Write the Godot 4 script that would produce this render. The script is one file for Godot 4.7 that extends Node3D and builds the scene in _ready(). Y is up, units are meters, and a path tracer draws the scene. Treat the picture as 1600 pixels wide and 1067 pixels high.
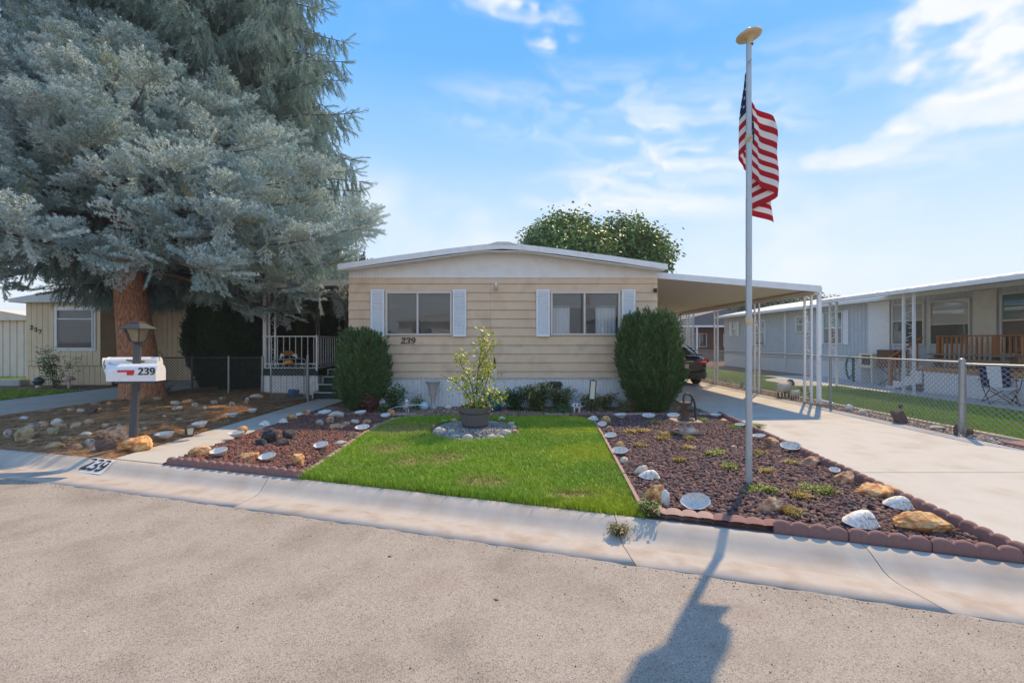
extends Node3D

var rng := RandomNumberGenerator.new()
var used_names := {}
var M := {}          # materials
var T := {}          # textures

# ---------------------------------------------------------------- helpers: names, things
func numbered(called: String) -> String:
	var n: int = used_names.get(called, 0)
	used_names[called] = n + 1
	return called if n == 0 else "%s_%03d" % [called, n]

func tag(o: Node3D, label: String, category: String, group := "", kind := "") -> Node3D:
	if label: o.set_meta("label", label)
	if category: o.set_meta("category", category)
	if group: o.set_meta("group", group)
	if kind: o.set_meta("kind", kind)
	return o

func thing(called: String, label: String, category: String, at := Vector3.ZERO, turn := 0.0, group := "") -> Node3D:
	var o := Node3D.new()
	o.name = numbered(called)
	add_child(o)
	o.position = at
	o.rotation.y = turn
	return tag(o, label, category, group)

func copy_of(src: Node3D, called: String, label: String, group: String, at: Vector3, turn := 0.0, size := Vector3.ONE) -> Node3D:
	var o: Node3D = src.duplicate()
	o.name = numbered(called)
	add_child(o)
	o.position = at
	o.rotation = Vector3(0, turn, 0)
	o.scale = size
	tag(o, label, str(src.get_meta("category", "")), group)
	return o

func setting(o: Node3D, label := "") -> Node3D:
	o.set_meta("kind", "structure")
	if label: o.set_meta("label", label)
	return o

func obj(st: SurfaceTool, called: String, m: Material, parent: Node3D = self) -> MeshInstance3D:
	st.generate_normals()
	var o := MeshInstance3D.new()
	o.mesh = st.commit()
	o.material_override = m
	o.name = numbered(called) if parent == self else called
	parent.add_child(o, true)
	return o

func inst(mesh: Mesh, called: String, m: Material, parent: Node3D = self) -> MeshInstance3D:
	var o := MeshInstance3D.new()
	o.mesh = mesh
	o.material_override = m
	o.name = numbered(called) if parent == self else called
	parent.add_child(o, true)
	return o

# ---------------------------------------------------------------- helpers: geometry
func tool(flat := true) -> SurfaceTool:
	var st := SurfaceTool.new()
	st.begin(Mesh.PRIMITIVE_TRIANGLES)
	st.set_smooth_group(-1 if flat else 0)
	return st

func tri(st: SurfaceTool, a: Vector3, b: Vector3, c: Vector3) -> void:   # counter-clockwise from outside
	st.add_vertex(a); st.add_vertex(c); st.add_vertex(b)

func quad(st: SurfaceTool, a: Vector3, b: Vector3, c: Vector3, d: Vector3) -> void:
	tri(st, a, b, c); tri(st, a, c, d)

func box(st: SurfaceTool, c: Vector3, s: Vector3, b := Basis()) -> void:
	var h := s * 0.5
	var p := []
	for k in 8:
		p.append(c + b * Vector3(h.x if k & 1 else -h.x, h.y if k & 2 else -h.y, h.z if k & 4 else -h.z))
	st.set_smooth_group(-1)
	quad(st, p[4], p[5], p[7], p[6]); quad(st, p[1], p[0], p[2], p[3])
	quad(st, p[5], p[1], p[3], p[7]); quad(st, p[0], p[4], p[6], p[2])
	quad(st, p[6], p[7], p[3], p[2]); quad(st, p[0], p[1], p[5], p[4])

func cbox(st: SurfaceTool, c: Vector3, s: Vector3, e: float, b := Basis()) -> void:   # chamfered box
	var h := s * 0.5
	e = minf(e, minf(h.x, minf(h.y, h.z)) * 0.9)
	var P := func(sx: int, sy: int, sz: int, ax: int) -> Vector3:
		var v := Vector3(sx * (h.x - (0.0 if ax == 0 else e)), sy * (h.y - (0.0 if ax == 1 else e)), sz * (h.z - (0.0 if ax == 2 else e)))
		return c + b * v
	st.set_smooth_group(-1)
	for s1 in [-1, 1]:
		var f := [P.call(s1, -1, -1, 0), P.call(s1, 1, -1, 0), P.call(s1, 1, 1, 0), P.call(s1, -1, 1, 0)]
		if s1 < 0: f.reverse()
		quad(st, f[0], f[1], f[2], f[3])
		f = [P.call(-1, s1, -1, 1), P.call(-1, s1, 1, 1), P.call(1, s1, 1, 1), P.call(1, s1, -1, 1)]
		if s1 < 0: f.reverse()
		quad(st, f[0], f[1], f[2], f[3])
		f = [P.call(-1, -1, s1, 2), P.call(1, -1, s1, 2), P.call(1, 1, s1, 2), P.call(-1, 1, s1, 2)]
		if s1 < 0: f.reverse()
		quad(st, f[0], f[1], f[2], f[3])
		for s2 in [-1, 1]:
			var flip: bool = s1 * s2 > 0
			var q := [P.call(s1, s2, -1, 0), P.call(s1, s2, -1, 1), P.call(s1, s2, 1, 1), P.call(s1, s2, 1, 0)]
			if not flip: q.reverse()
			quad(st, q[0], q[1], q[2], q[3])
			q = [P.call(-1, s1, s2, 1), P.call(-1, s1, s2, 2), P.call(1, s1, s2, 2), P.call(1, s1, s2, 1)]
			if not flip: q.reverse()
			quad(st, q[0], q[1], q[2], q[3])
			q = [P.call(s1, -1, s2, 0), P.call(s1, 1, s2, 0), P.call(s1, 1, s2, 2), P.call(s1, -1, s2, 2)]
			if not flip: q.reverse()
			quad(st, q[0], q[1], q[2], q[3])
			for s3 in [-1, 1]:
				var t := [P.call(s1, s2, s3, 0), P.call(s1, s2, s3, 1), P.call(s1, s2, s3, 2)]
				if s1 * s2 * s3 < 0: t.reverse()
				tri(st, t[0], t[1], t[2])

func bar(st: SurfaceTool, a: Vector3, b: Vector3, w: float, t: float, up := Vector3.UP) -> void:   # square bar from a to b, w across, t along up
	var z := (b - a).normalized()
	var x := up.cross(z)
	if x.length() < 0.01: x = Vector3.RIGHT.cross(z)
	x = x.normalized()
	box(st, (a + b) * 0.5, Vector3(w, t, a.distance_to(b)), Basis(x, z.cross(x), z))

func tube(st: SurfaceTool, pts: Array, radius, n := 8, caps := true) -> void:
	var rings := []
	var x := Vector3.ZERO
	for i in pts.size():
		var p: Vector3 = pts[i]
		var t: Vector3 = ((pts[mini(i + 1, pts.size() - 1)] as Vector3) - (pts[maxi(i - 1, 0)] as Vector3)).normalized()
		if x == Vector3.ZERO:
			x = t.cross(Vector3.UP if absf(t.y) < 0.9 else Vector3.RIGHT).normalized()
		x = (x - t * x.dot(t)).normalized()
		var y := t.cross(x)
		var r: float = radius[i] if radius is Array else radius
		var ring := []
		for k in n:
			var a := TAU * k / n
			ring.append(p + (x * cos(a) + y * sin(a)) * r)
		rings.append(ring)
	st.set_smooth_group(0 if n > 4 else -1)
	for i in rings.size() - 1:
		for k in n:
			var k2 := (k + 1) % n
			quad(st, rings[i][k], rings[i][k2], rings[i + 1][k2], rings[i + 1][k])
	if caps:
		st.set_smooth_group(-1)
		for k in n - 2:
			tri(st, rings[0][0], rings[0][k + 2], rings[0][k + 1])
			tri(st, rings[-1][0], rings[-1][k + 1], rings[-1][k + 2])

func lathe(st: SurfaceTool, prof: Array, n := 20, at := Vector3.ZERO, sx := 1.0, sz := 1.0, group := 0) -> void:   # profile of (radius, height), bottom to top on the outside
	st.set_smooth_group(group)
	for i in prof.size() - 1:
		for k in n:
			var a := TAU * k / n
			var b := TAU * (k + 1) / n
			var A: Vector2 = prof[i]
			var B: Vector2 = prof[i + 1]
			var p0 := at + Vector3(cos(a) * A.x * sx, A.y, -sin(a) * A.x * sz)
			var p1 := at + Vector3(cos(b) * A.x * sx, A.y, -sin(b) * A.x * sz)
			var p2 := at + Vector3(cos(b) * B.x * sx, B.y, -sin(b) * B.x * sz)
			var p3 := at + Vector3(cos(a) * B.x * sx, B.y, -sin(a) * B.x * sz)
			if A.x > 1e-5: tri(st, p0, p1, p2)
			if B.x > 1e-5: tri(st, p0, p2, p3)

func prism(st: SurfaceTool, poly: PackedVector2Array, depth: float, at := Vector3.ZERO, b := Basis()) -> void:   # polygon in x, y (counter-clockwise) from z = 0 to z = depth
	st.set_smooth_group(-1)
	var idx := Geometry2D.triangulate_polygon(poly)
	for k in range(0, idx.size(), 3):
		var q := [poly[idx[k]], poly[idx[k + 1]], poly[idx[k + 2]]]
		if (q[1] - q[0]).cross(q[2] - q[0]) < 0: q.reverse()
		tri(st, at + b * Vector3(q[0].x, q[0].y, depth), at + b * Vector3(q[1].x, q[1].y, depth), at + b * Vector3(q[2].x, q[2].y, depth))
		tri(st, at + b * Vector3(q[0].x, q[0].y, 0), at + b * Vector3(q[2].x, q[2].y, 0), at + b * Vector3(q[1].x, q[1].y, 0))
	for k in poly.size():
		var u := poly[k]
		var v := poly[(k + 1) % poly.size()]
		quad(st, at + b * Vector3(u.x, u.y, depth), at + b * Vector3(u.x, u.y, 0), at + b * Vector3(v.x, v.y, 0), at + b * Vector3(v.x, v.y, depth))

func sheet(poly: PackedVector2Array, y: float) -> SurfaceTool:   # flat ground sheet; polygon in (x, z)
	var st := tool()
	var idx := Geometry2D.triangulate_polygon(poly)
	for k in range(0, idx.size(), 3):
		var q := [poly[idx[k]], poly[idx[k + 1]], poly[idx[k + 2]]]
		if (q[1] - q[0]).cross(q[2] - q[0]) > 0: q.reverse()
		tri(st, Vector3(q[0].x, y, q[0].y), Vector3(q[1].x, y, q[1].y), Vector3(q[2].x, y, q[2].y))
	return st

func smooth_path(pts: Array, per := 6) -> Array:
	var c := Curve3D.new()
	for i in pts.size():
		var t: Vector3 = ((pts[mini(i + 1, pts.size() - 1)] as Vector3) - (pts[maxi(i - 1, 0)] as Vector3)) / 6.0
		c.add_point(pts[i], -t, t)
	var out := []
	for i in (pts.size() - 1) * per + 1:
		out.append(c.samplef(float(i) / per))
	return out

func many(called: String, mesh: Mesh, m: Material, at: Array, colors: Array, parent: Node3D = self) -> MultiMeshInstance3D:
	var mm := MultiMesh.new()
	mm.transform_format = MultiMesh.TRANSFORM_3D
	mm.use_colors = true
	mm.mesh = mesh
	mm.instance_count = at.size()
	var buf := PackedFloat32Array()
	buf.resize(at.size() * 16)
	for i in at.size():
		var t: Transform3D = at[i]
		var c: Color = colors[i]
		var k := i * 16
		buf[k] = t.basis.x.x; buf[k + 1] = t.basis.y.x; buf[k + 2] = t.basis.z.x; buf[k + 3] = t.origin.x
		buf[k + 4] = t.basis.x.y; buf[k + 5] = t.basis.y.y; buf[k + 6] = t.basis.z.y; buf[k + 7] = t.origin.y
		buf[k + 8] = t.basis.x.z; buf[k + 9] = t.basis.y.z; buf[k + 10] = t.basis.z.z; buf[k + 11] = t.origin.z
		buf[k + 12] = c.r; buf[k + 13] = c.g; buf[k + 14] = c.b; buf[k + 15] = 1.0
	mm.buffer = buf
	var o := MultiMeshInstance3D.new()
	o.multimesh = mm
	o.material_override = m
	o.name = numbered(called) if parent == self else called
	parent.add_child(o, true)
	return o

func raw_mesh(v: PackedVector3Array, c: PackedColorArray) -> ArrayMesh:
	var a := []
	a.resize(Mesh.ARRAY_MAX)
	a[Mesh.ARRAY_VERTEX] = v
	if c.size(): a[Mesh.ARRAY_COLOR] = c
	var m := ArrayMesh.new()
	m.add_surface_from_arrays(Mesh.PRIMITIVE_TRIANGLES, a)
	return m

func basis_along(dir: Vector3, roll := 0.0) -> Basis:   # x axis of the thing points along dir
	var x := dir.normalized()
	var z := x.cross(Vector3.UP)
	if z.length() < 0.05: z = x.cross(Vector3.RIGHT)
	z = z.normalized()
	return Basis(x, z.cross(x), z) * Basis(Vector3.RIGHT, roll)

func rock_mesh(seed_: int, rough := 0.22, cuts := 6, n := 7, facets := false) -> ArrayMesh:   # an angular stone about 1 m across, base near y = -0.35
	var r := RandomNumberGenerator.new()
	r.seed = seed_
	var planes := []
	for k in cuts:
		var nv := Vector3(r.randfn(), r.randfn() * 0.9, r.randfn()).normalized()
		planes.append([nv, r.randf_range(0.50, 0.80)])
	var noise := FastNoiseLite.new()
	noise.seed = seed_
	noise.frequency = 1.1
	noise.fractal_octaves = 3
	var st := tool(facets)
	var P := func(f: int, i: int, j: int) -> Vector3:
		var u := tan((float(i) / n - 0.5) * PI / 2)
		var v := tan((float(j) / n - 0.5) * PI / 2)
		var q: Vector3 = [Vector3(1, v, -u), Vector3(-1, v, u), Vector3(u, 1, -v), Vector3(u, -1, v), Vector3(u, v, 1), Vector3(-u, v, -1)][f].normalized()
		var rad := 1.0
		for pl in planes:
			var dd: float = q.dot(pl[0])
			if dd > 0.01: rad = minf(rad, pl[1] / dd)
		return q * rad * (1.0 + rough * noise.get_noise_3dv(q * 1.6)) * 0.5
	for f in 6:
		for i in n:
			for j in n:
				quad(st, P.call(f, i, j), P.call(f, i + 1, j), P.call(f, i + 1, j + 1), P.call(f, i, j + 1))
	st.generate_normals()
	return st.commit()

# ---------------------------------------------------------------- helpers: materials
func ramp_tex(key: String, freq: float, stops: Array, kind := FastNoiseLite.TYPE_SIMPLEX_SMOOTH, octaves := 4, size := 512, normal := false, bump := 4.0) -> NoiseTexture2D:
	if T.has(key): return T[key]
	var n := FastNoiseLite.new()
	n.noise_type = kind
	n.frequency = freq
	n.fractal_octaves = octaves
	n.seed = key.hash() % 10000
	var t := NoiseTexture2D.new()
	t.width = size; t.height = size
	t.seamless = true
	t.noise = n
	if normal:
		t.as_normal_map = true
		t.bump_strength = bump
	elif stops.size():
		var g := Gradient.new()
		g.offsets = PackedFloat32Array(stops.map(func(s): return s[0]))
		g.colors = PackedColorArray(stops.map(func(s): return s[1]))
		t.color_ramp = g
	T[key] = t
	return t

func grey(a: float, b: float) -> Array:
	return [[0.0, Color(a, a, a)], [1.0, Color(b, b, b)]]

func mat(key: String, r: float, g: float, b: float, rough := 0.8, tex := "", scale := 1.0, metal := 0.0) -> StandardMaterial3D:   # r, g, b: linear base colour
	var m := StandardMaterial3D.new()
	m.albedo_color = Color(r, g, b).linear_to_srgb()
	m.roughness = rough
	m.metallic = metal
	m.resource_name = key
	if tex:
		m.albedo_texture = T[tex]
		m.uv1_triplanar = true
		m.uv1_world_triplanar = true
		m.uv1_scale = Vector3.ONE * scale
	M[key] = m
	return m

func relief(m: StandardMaterial3D, tex: String, cm: float) -> void:
	m.heightmap_enabled = true
	m.heightmap_texture = T[tex]
	m.heightmap_scale = cm

func second(m: StandardMaterial3D, tex: String, scale: float) -> void:   # a coarser pattern multiplied over the fine one
	m.detail_enabled = true
	m.detail_blend_mode = BaseMaterial3D.BLEND_MODE_MUL
	m.detail_albedo = T[tex]
	m.detail_uv_layer = BaseMaterial3D.DETAIL_UV_2
	m.uv2_triplanar = true
	m.uv2_world_triplanar = true
	m.uv2_scale = Vector3.ONE * scale

func leaf_mat(key: String, back := 0.3, rough := 0.6) -> StandardMaterial3D:   # colour comes from the copies
	var m := mat(key, 1, 1, 1, rough)
	m.vertex_color_use_as_albedo = true
	if back > 0.0:
		m.backlight_enabled = true
		m.backlight = Color(back, back, back)
	return m

func glass_mat(key: String, a := 0.25) -> StandardMaterial3D:
	var m := mat(key, 0.10, 0.12, 0.12, 0.02)
	m.albedo_color.a = a
	m.transparency = BaseMaterial3D.TRANSPARENCY_ALPHA
	return m

func make_materials() -> void:
	var W := Color.WHITE
	ramp_tex("speck", 0.09, grey(0.86, 1.0), FastNoiseLite.TYPE_SIMPLEX_SMOOTH, 4)
	ramp_tex("blotch", 0.012, grey(0.74, 1.0), FastNoiseLite.TYPE_SIMPLEX_SMOOTH, 5)
	ramp_tex("cloudy", 0.006, [[0.0, Color(0.95, 0.945, 0.94)], [0.5, W], [1.0, Color(0.97, 0.97, 0.97)]], FastNoiseLite.TYPE_SIMPLEX_SMOOTH, 5)
	ramp_tex("bump_fine", 0.12, [], FastNoiseLite.TYPE_SIMPLEX_SMOOTH, 3)
	ramp_tex("bump_coarse", 0.03, [], FastNoiseLite.TYPE_SIMPLEX_SMOOTH, 5)
	ramp_tex("aggregate", 0.16, [[0.0, Color(0.50, 0.48, 0.46)], [0.22, Color(0.77, 0.75, 0.73)], [0.5, Color(0.89, 0.865, 0.84)], [0.75, Color(0.94, 0.91, 0.88)], [1.0, Color(1, 0.99, 0.97)]], FastNoiseLite.TYPE_CELLULAR, 2, 1024)
	(T.aggregate.noise as FastNoiseLite).cellular_return_type = FastNoiseLite.RETURN_CELL_VALUE
	ramp_tex("aggregate_bump", 0.16, [], FastNoiseLite.TYPE_CELLULAR, 2, 1024)
	ramp_tex("tar_blotch", 0.011, [[0.0, Color(0.86, 0.855, 0.85)], [0.33, Color(0.95, 0.945, 0.94)], [0.6, W], [1.0, Color(0.95, 0.93, 0.92)]], FastNoiseLite.TYPE_SIMPLEX_SMOOTH, 6, 512)
	ramp_tex("concrete_grain", 0.14, [[0.0, Color(0.88, 0.87, 0.86)], [0.4, Color(0.97, 0.965, 0.96)], [1.0, W]], FastNoiseLite.TYPE_SIMPLEX_SMOOTH, 3, 1024)
	ramp_tex("concrete_stain", 0.010, [[0.0, Color(0.91, 0.885, 0.86)], [0.3, Color(0.975, 0.965, 0.955)], [0.55, W], [1.0, Color(0.955, 0.955, 0.955)]], FastNoiseLite.TYPE_SIMPLEX_SMOOTH, 6, 512)
	ramp_tex("gutter_stain", 0.012, [[0.0, Color(0.88, 0.835, 0.80)], [0.35, Color(0.955, 0.935, 0.92)], [0.6, W], [1.0, Color(0.94, 0.93, 0.92)]], FastNoiseLite.TYPE_SIMPLEX_SMOOTH, 6, 512)
	ramp_tex("rock_tan", 0.016, [[0.1, Color(0.42, 0.30, 0.25)], [0.38, Color(0.62, 0.46, 0.36)], [0.5, Color(0.74, 0.57, 0.42)], [0.65, Color(0.84, 0.74, 0.62)], [0.9, Color(0.60, 0.50, 0.44)]], FastNoiseLite.TYPE_SIMPLEX_SMOOTH, 6)
	ramp_tex("rock_gold", 0.018, [[0.1, Color(0.48, 0.33, 0.27)], [0.36, Color(0.68, 0.46, 0.30)], [0.5, Color(0.86, 0.64, 0.36)], [0.65, Color(0.88, 0.77, 0.58)], [0.9, Color(0.56, 0.42, 0.36)]], FastNoiseLite.TYPE_SIMPLEX_SMOOTH, 6)
	ramp_tex("rock_grey", 0.02, [[0.2, Color(0.40, 0.37, 0.35)], [0.5, Color(0.66, 0.61, 0.57)], [0.75, Color(0.80, 0.77, 0.72)]], FastNoiseLite.TYPE_SIMPLEX_SMOOTH, 6)
	ramp_tex("rock_slate", 0.02, [[0.2, Color(0.46, 0.42, 0.36)], [0.45, Color(0.62, 0.56, 0.44)], [0.6, Color(0.75, 0.64, 0.46)], [0.8, Color(0.58, 0.56, 0.52)]], FastNoiseLite.TYPE_SIMPLEX_SMOOTH, 6)
	ramp_tex("rock_dark", 0.03, [[0.2, Color(0.14, 0.15, 0.17)], [0.55, Color(0.27, 0.27, 0.29)], [0.8, Color(0.38, 0.33, 0.30)]], FastNoiseLite.TYPE_SIMPLEX_SMOOTH, 5)
	ramp_tex("shell_out", 0.02, [[0.2, Color(0.66, 0.60, 0.52)], [0.45, Color(0.88, 0.86, 0.82)], [0.75, Color(0.96, 0.96, 0.94)]], FastNoiseLite.TYPE_SIMPLEX_SMOOTH, 5)
	ramp_tex("shell_in", 0.014, [[0.2, Color(0.66, 0.68, 0.70)], [0.42, Color(0.82, 0.84, 0.86)], [0.6, Color(0.90, 0.88, 0.85)], [0.8, Color(0.76, 0.80, 0.81)]], FastNoiseLite.TYPE_SIMPLEX_SMOOTH, 5)
	ramp_tex("bark", 0.02, [[0.15, Color(0.50, 0.36, 0.29)], [0.5, Color(0.73, 0.55, 0.43)], [0.85, Color(0.86, 0.72, 0.60)]], FastNoiseLite.TYPE_SIMPLEX_SMOOTH, 5)
	ramp_tex("needle_litter", 0.045, [[0.1, Color(0.34, 0.23, 0.16)], [0.4, Color(0.54, 0.40, 0.29)], [0.6, Color(0.68, 0.52, 0.38)], [0.85, Color(0.80, 0.62, 0.45)]], FastNoiseLite.TYPE_SIMPLEX_SMOOTH, 6, 1024)
	ramp_tex("soil", 0.03, [[0.1, Color(0.30, 0.22, 0.18)], [0.5, Color(0.50, 0.40, 0.32)], [0.9, Color(0.64, 0.54, 0.44)]], FastNoiseLite.TYPE_SIMPLEX_SMOOTH, 6)
	ramp_tex("turf", 0.03, [[0.1, Color(0.20, 0.24, 0.10)], [0.5, Color(0.33, 0.40, 0.14)], [0.9, Color(0.46, 0.48, 0.22)]], FastNoiseLite.TYPE_SIMPLEX_SMOOTH, 6)
	ramp_tex("weathered", 0.008, [[0.05, Color(0.90, 0.88, 0.86)], [0.4, W], [0.9, Color(0.96, 0.955, 0.95)]], FastNoiseLite.TYPE_SIMPLEX_SMOOTH, 4)
	ramp_tex("wood_grain", 0.02, [[0.1, Color(0.66, 0.60, 0.56)], [0.5, W], [0.9, Color(0.82, 0.78, 0.74)]], FastNoiseLite.TYPE_SIMPLEX_SMOOTH, 4)

	var m := mat("asphalt", 0.455, 0.435, 0.405, 0.95, "aggregate", 1.0)
	second(m, "tar_blotch", 0.21)
	relief(m, "aggregate_bump", 0.25)
	m = mat("concrete", 0.515, 0.505, 0.47, 0.9, "concrete_grain", 1.6)
	second(m, "concrete_stain", 0.22)
	relief(m, "bump_fine", 0.12)
	m = mat("kerb_concrete", 0.535, 0.50, 0.45, 0.9, "concrete_grain", 2.6)
	second(m, "gutter_stain", 0.30)
	relief(m, "bump_fine", 0.25)
	m = mat("gutter_concrete", 0.475, 0.435, 0.395, 0.9, "concrete_grain", 2.0)
	second(m, "gutter_stain", 0.45)
	relief(m, "bump_fine", 0.2)
	m = mat("patio_concrete", 0.55, 0.57, 0.58, 0.9, "concrete_grain", 1.6)
	m = mat("ground_soil", 0.80, 0.72, 0.65, 1.0, "soil", 0.5)
	relief(m, "bump_coarse", 2.0)
	m = mat("border_soil", 0.80, 0.66, 0.56, 1.0, "soil", 1.4)
	relief(m, "bump_coarse", 2.0)
	m = mat("litter", 1.0, 0.92, 0.82, 1.0, "needle_litter", 1.3)
	second(m, "blotch", 0.4)
	relief(m, "bump_coarse", 3.0)
	m = mat("turf_soil", 0.9, 0.9, 0.8, 1.0, "turf", 1.0)
	m = mat("lava_soil", 0.16, 0.09, 0.085, 1.0, "speck", 3.0)
	m = mat("siding_tan", 0.77, 0.575, 0.395, 0.55, "cloudy", 0.5)
	second(m, "weathered", 0.25)
	m = mat("white_metal", 0.85, 0.85, 0.86, 0.45, "cloudy", 0.8)
	m = mat("skirt_metal", 0.84, 0.85, 0.86, 0.5, "weathered", 0.9)
	m = mat("gable_metal", 0.84, 0.83, 0.82, 0.5, "cloudy", 0.5)
	m = mat("shutter_white", 0.86, 0.88, 0.91, 0.5, "cloudy", 1.0)
	m = mat("soffit", 0.72, 0.65, 0.56, 0.55, "cloudy", 0.6)
	m = mat("window_frame", 0.70, 0.64, 0.58, 0.4, "cloudy", 2.0)
	m = mat("room_paint", 0.42, 0.40, 0.37, 0.9)
	m = mat("blind", 0.42, 0.43, 0.43, 0.8)
	m = mat("curtain", 0.72, 0.74, 0.76, 0.9)
	m = mat("dark_fixture", 0.03, 0.03, 0.032, 0.5)
	m = mat("black_paint", 0.02, 0.02, 0.02, 0.5)
	m = mat("post_paint", 0.065, 0.075, 0.085, 0.6, "weathered", 4.0)
	m = mat("lamp_metal", 0.05, 0.052, 0.055, 0.55, "speck", 6.0)
	m = mat("mailbox_white", 0.82, 0.82, 0.83, 0.35, "cloudy", 2.0)
	m = mat("red_paint", 0.62, 0.02, 0.025, 0.4)
	m = mat("pole_metal", 0.46, 0.51, 0.55, 0.38, "cloudy", 1.5, 0.35)
	m = mat("galvanised", 0.42, 0.44, 0.45, 0.42, "speck", 3.0, 0.6)
	m = mat("fence_dark", 0.12, 0.12, 0.12, 0.6, "speck", 3.0, 0.4)
	m = mat("finial_tan", 0.62, 0.50, 0.30, 0.6, "weathered", 5.0)
	m = mat("edging_red", 0.28, 0.155, 0.14, 0.9, "concrete_grain", 5.0)
	second(m, "weathered", 2.0)
	relief(m, "bump_fine", 0.2)
	m = mat("edging_pale", 0.42, 0.29, 0.25, 0.9, "concrete_grain", 5.0)
	relief(m, "bump_fine", 0.2)
	for k in ["rock_tan", "rock_gold", "rock_grey", "rock_slate", "rock_dark"]:
		m = mat(k, 1, 1, 1, 0.9, k, 1.1)
		m.uv1_world_triplanar = true
		relief(m, "bump_coarse", 0.8)
	m = mat("rock_cream", 0.66, 0.57, 0.46, 0.85, "weathered", 5.0)
	relief(m, "bump_coarse", 0.5)
	m = mat("rock_brown", 0.22, 0.15, 0.125, 0.95, "speck", 4.0)
	relief(m, "bump_coarse", 2.5)
	m = mat("rock_white", 0.80, 0.79, 0.77, 0.85, "speck", 4.0)
	m = mat("shell_out", 1, 1, 1, 0.7, "shell_out", 2.5)
	m = mat("shell_in", 0.95, 0.94, 0.93, 0.6, "shell_in", 2.5)
	m.metallic_specular = 0.3
	m = mat("bark", 1.0, 0.84, 0.76, 0.95, "bark", 1.6)
	m.uv1_scale = Vector3(2.4, 0.5, 2.4)
	relief(m, "bump_coarse", 2.0)
	m = mat("twig_bark", 0.16, 0.11, 0.085, 0.9)
	m = mat("green_paint", 0.008, 0.035, 0.025, 0.6)
	m = mat("barrel_wood", 0.17, 0.165, 0.17, 0.75, "wood_grain", 5.0)
	m = mat("barrel_hoop", 0.13, 0.12, 0.125, 0.5, "speck", 6.0, 0.4)
	m = mat("potting_soil", 0.05, 0.038, 0.03, 1.0)
	m = mat("blue_glaze", 0.01, 0.13, 0.24, 0.2)
	m = mat("blue_plastic", 0.03, 0.20, 0.46, 0.4)
	m = mat("stone_white", 0.70, 0.69, 0.67, 0.8, "weathered", 6.0)
	m = mat("urn_stone", 0.50, 0.47, 0.43, 0.85, "weathered", 6.0)
	m = mat("rust_iron", 0.10, 0.065, 0.045, 0.75, "weathered", 8.0)
	m = mat("iron_dark", 0.035, 0.033, 0.032, 0.5)
	m = mat("driftwood", 0.42, 0.30, 0.24, 0.9, "weathered", 6.0)
	m = mat("house_grey", 0.58, 0.62, 0.67, 0.6, "cloudy", 0.4)
	m = mat("house_taupe", 0.30, 0.29, 0.285, 0.6, "cloudy", 0.4)
	m = mat("house_beige", 0.80, 0.63, 0.42, 0.7, "cloudy", 0.4)
	m = mat("shed_cream", 0.74, 0.66, 0.54, 0.6, "cloudy", 0.4)
	m = mat("roof_metal", 0.66, 0.68, 0.70, 0.4, "cloudy", 0.4)
	m = mat("roof_shingle", 0.20, 0.21, 0.22, 0.9, "speck", 3.0)
	m = mat("red_wood", 0.46, 0.19, 0.08, 0.6, "wood_grain", 2.5)
	m = mat("orange_wood", 0.60, 0.30, 0.13, 0.6, "wood_grain", 2.5)
	m = mat("grey_wood", 0.30, 0.265, 0.22, 0.85, "wood_grain", 3.0)
	m = mat("door_paint", 0.74, 0.72, 0.68, 0.5, "cloudy", 0.7)
	m = mat("teal_blind", 0.18, 0.34, 0.32, 0.7)
	m = mat("screen_mesh", 0.05, 0.055, 0.06, 0.8)
	m = mat("navy_cloth", 0.012, 0.028, 0.085, 0.9)
	m = mat("white_cloth", 0.74, 0.76, 0.78, 0.9)
	m = mat("car_black", 0.008, 0.009, 0.011, 0.18)
	m.clearcoat_enabled = true
	m.clearcoat = 1.0
	m.clearcoat_roughness = 0.04
	m = mat("tyre_rubber", 0.018, 0.018, 0.018, 0.85)
	m = mat("chrome", 0.7, 0.7, 0.7, 0.12, "", 1.0, 1.0)
	m = mat("tail_red", 0.55, 0.008, 0.012, 0.12)
	m = mat("plate_pink", 0.56, 0.40, 0.38, 0.5)
	m = mat("car_glass", 0.02, 0.025, 0.025, 0.03)
	m = mat("wool", 0.62, 0.59, 0.53, 0.95, "speck", 12.0)
	m = mat("fleece_black", 0.02, 0.018, 0.017, 0.8)
	m = mat("hose_green", 0.02, 0.10, 0.05, 0.5)
	m = mat("brown_panel", 0.14, 0.07, 0.045, 0.6)
	m = mat("cream_panel", 0.74, 0.68, 0.52, 0.6)
	m = mat("red_paver", 0.40, 0.20, 0.165, 0.9, "concrete_grain", 5.0)
	m = mat("strip_concrete", 0.56, 0.48, 0.40, 0.9, "concrete_grain", 3.0)
	m = mat("cow_brown", 0.26, 0.10, 0.03, 0.6)
	m = mat("cow_orange", 0.68, 0.33, 0.03, 0.5)
	m = mat("mushroom_pink", 0.62, 0.33, 0.33, 0.6)
	m = mat("blue_cloth", 0.04, 0.07, 0.20, 0.8)
	m = mat("flower_white", 0.84, 0.84, 0.80, 0.7)
	m = mat("skull_white", 0.76, 0.75, 0.72, 0.7, "weathered", 8.0)
	m = mat("lamp_glass", 0.52, 0.50, 0.40, 0.25)
	m = mat("concrete_sticker", 0.62, 0.64, 0.64, 0.8, "weathered", 8.0)
	glass_mat("glass", 0.12)
	leaf_mat("needles", 0.12, 0.7)
	leaf_mat("leaves", 0.45, 0.5)
	leaf_mat("blades", 0.45, 0.55)
	leaf_mat("pebbles", 0.0, 0.95)

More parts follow.
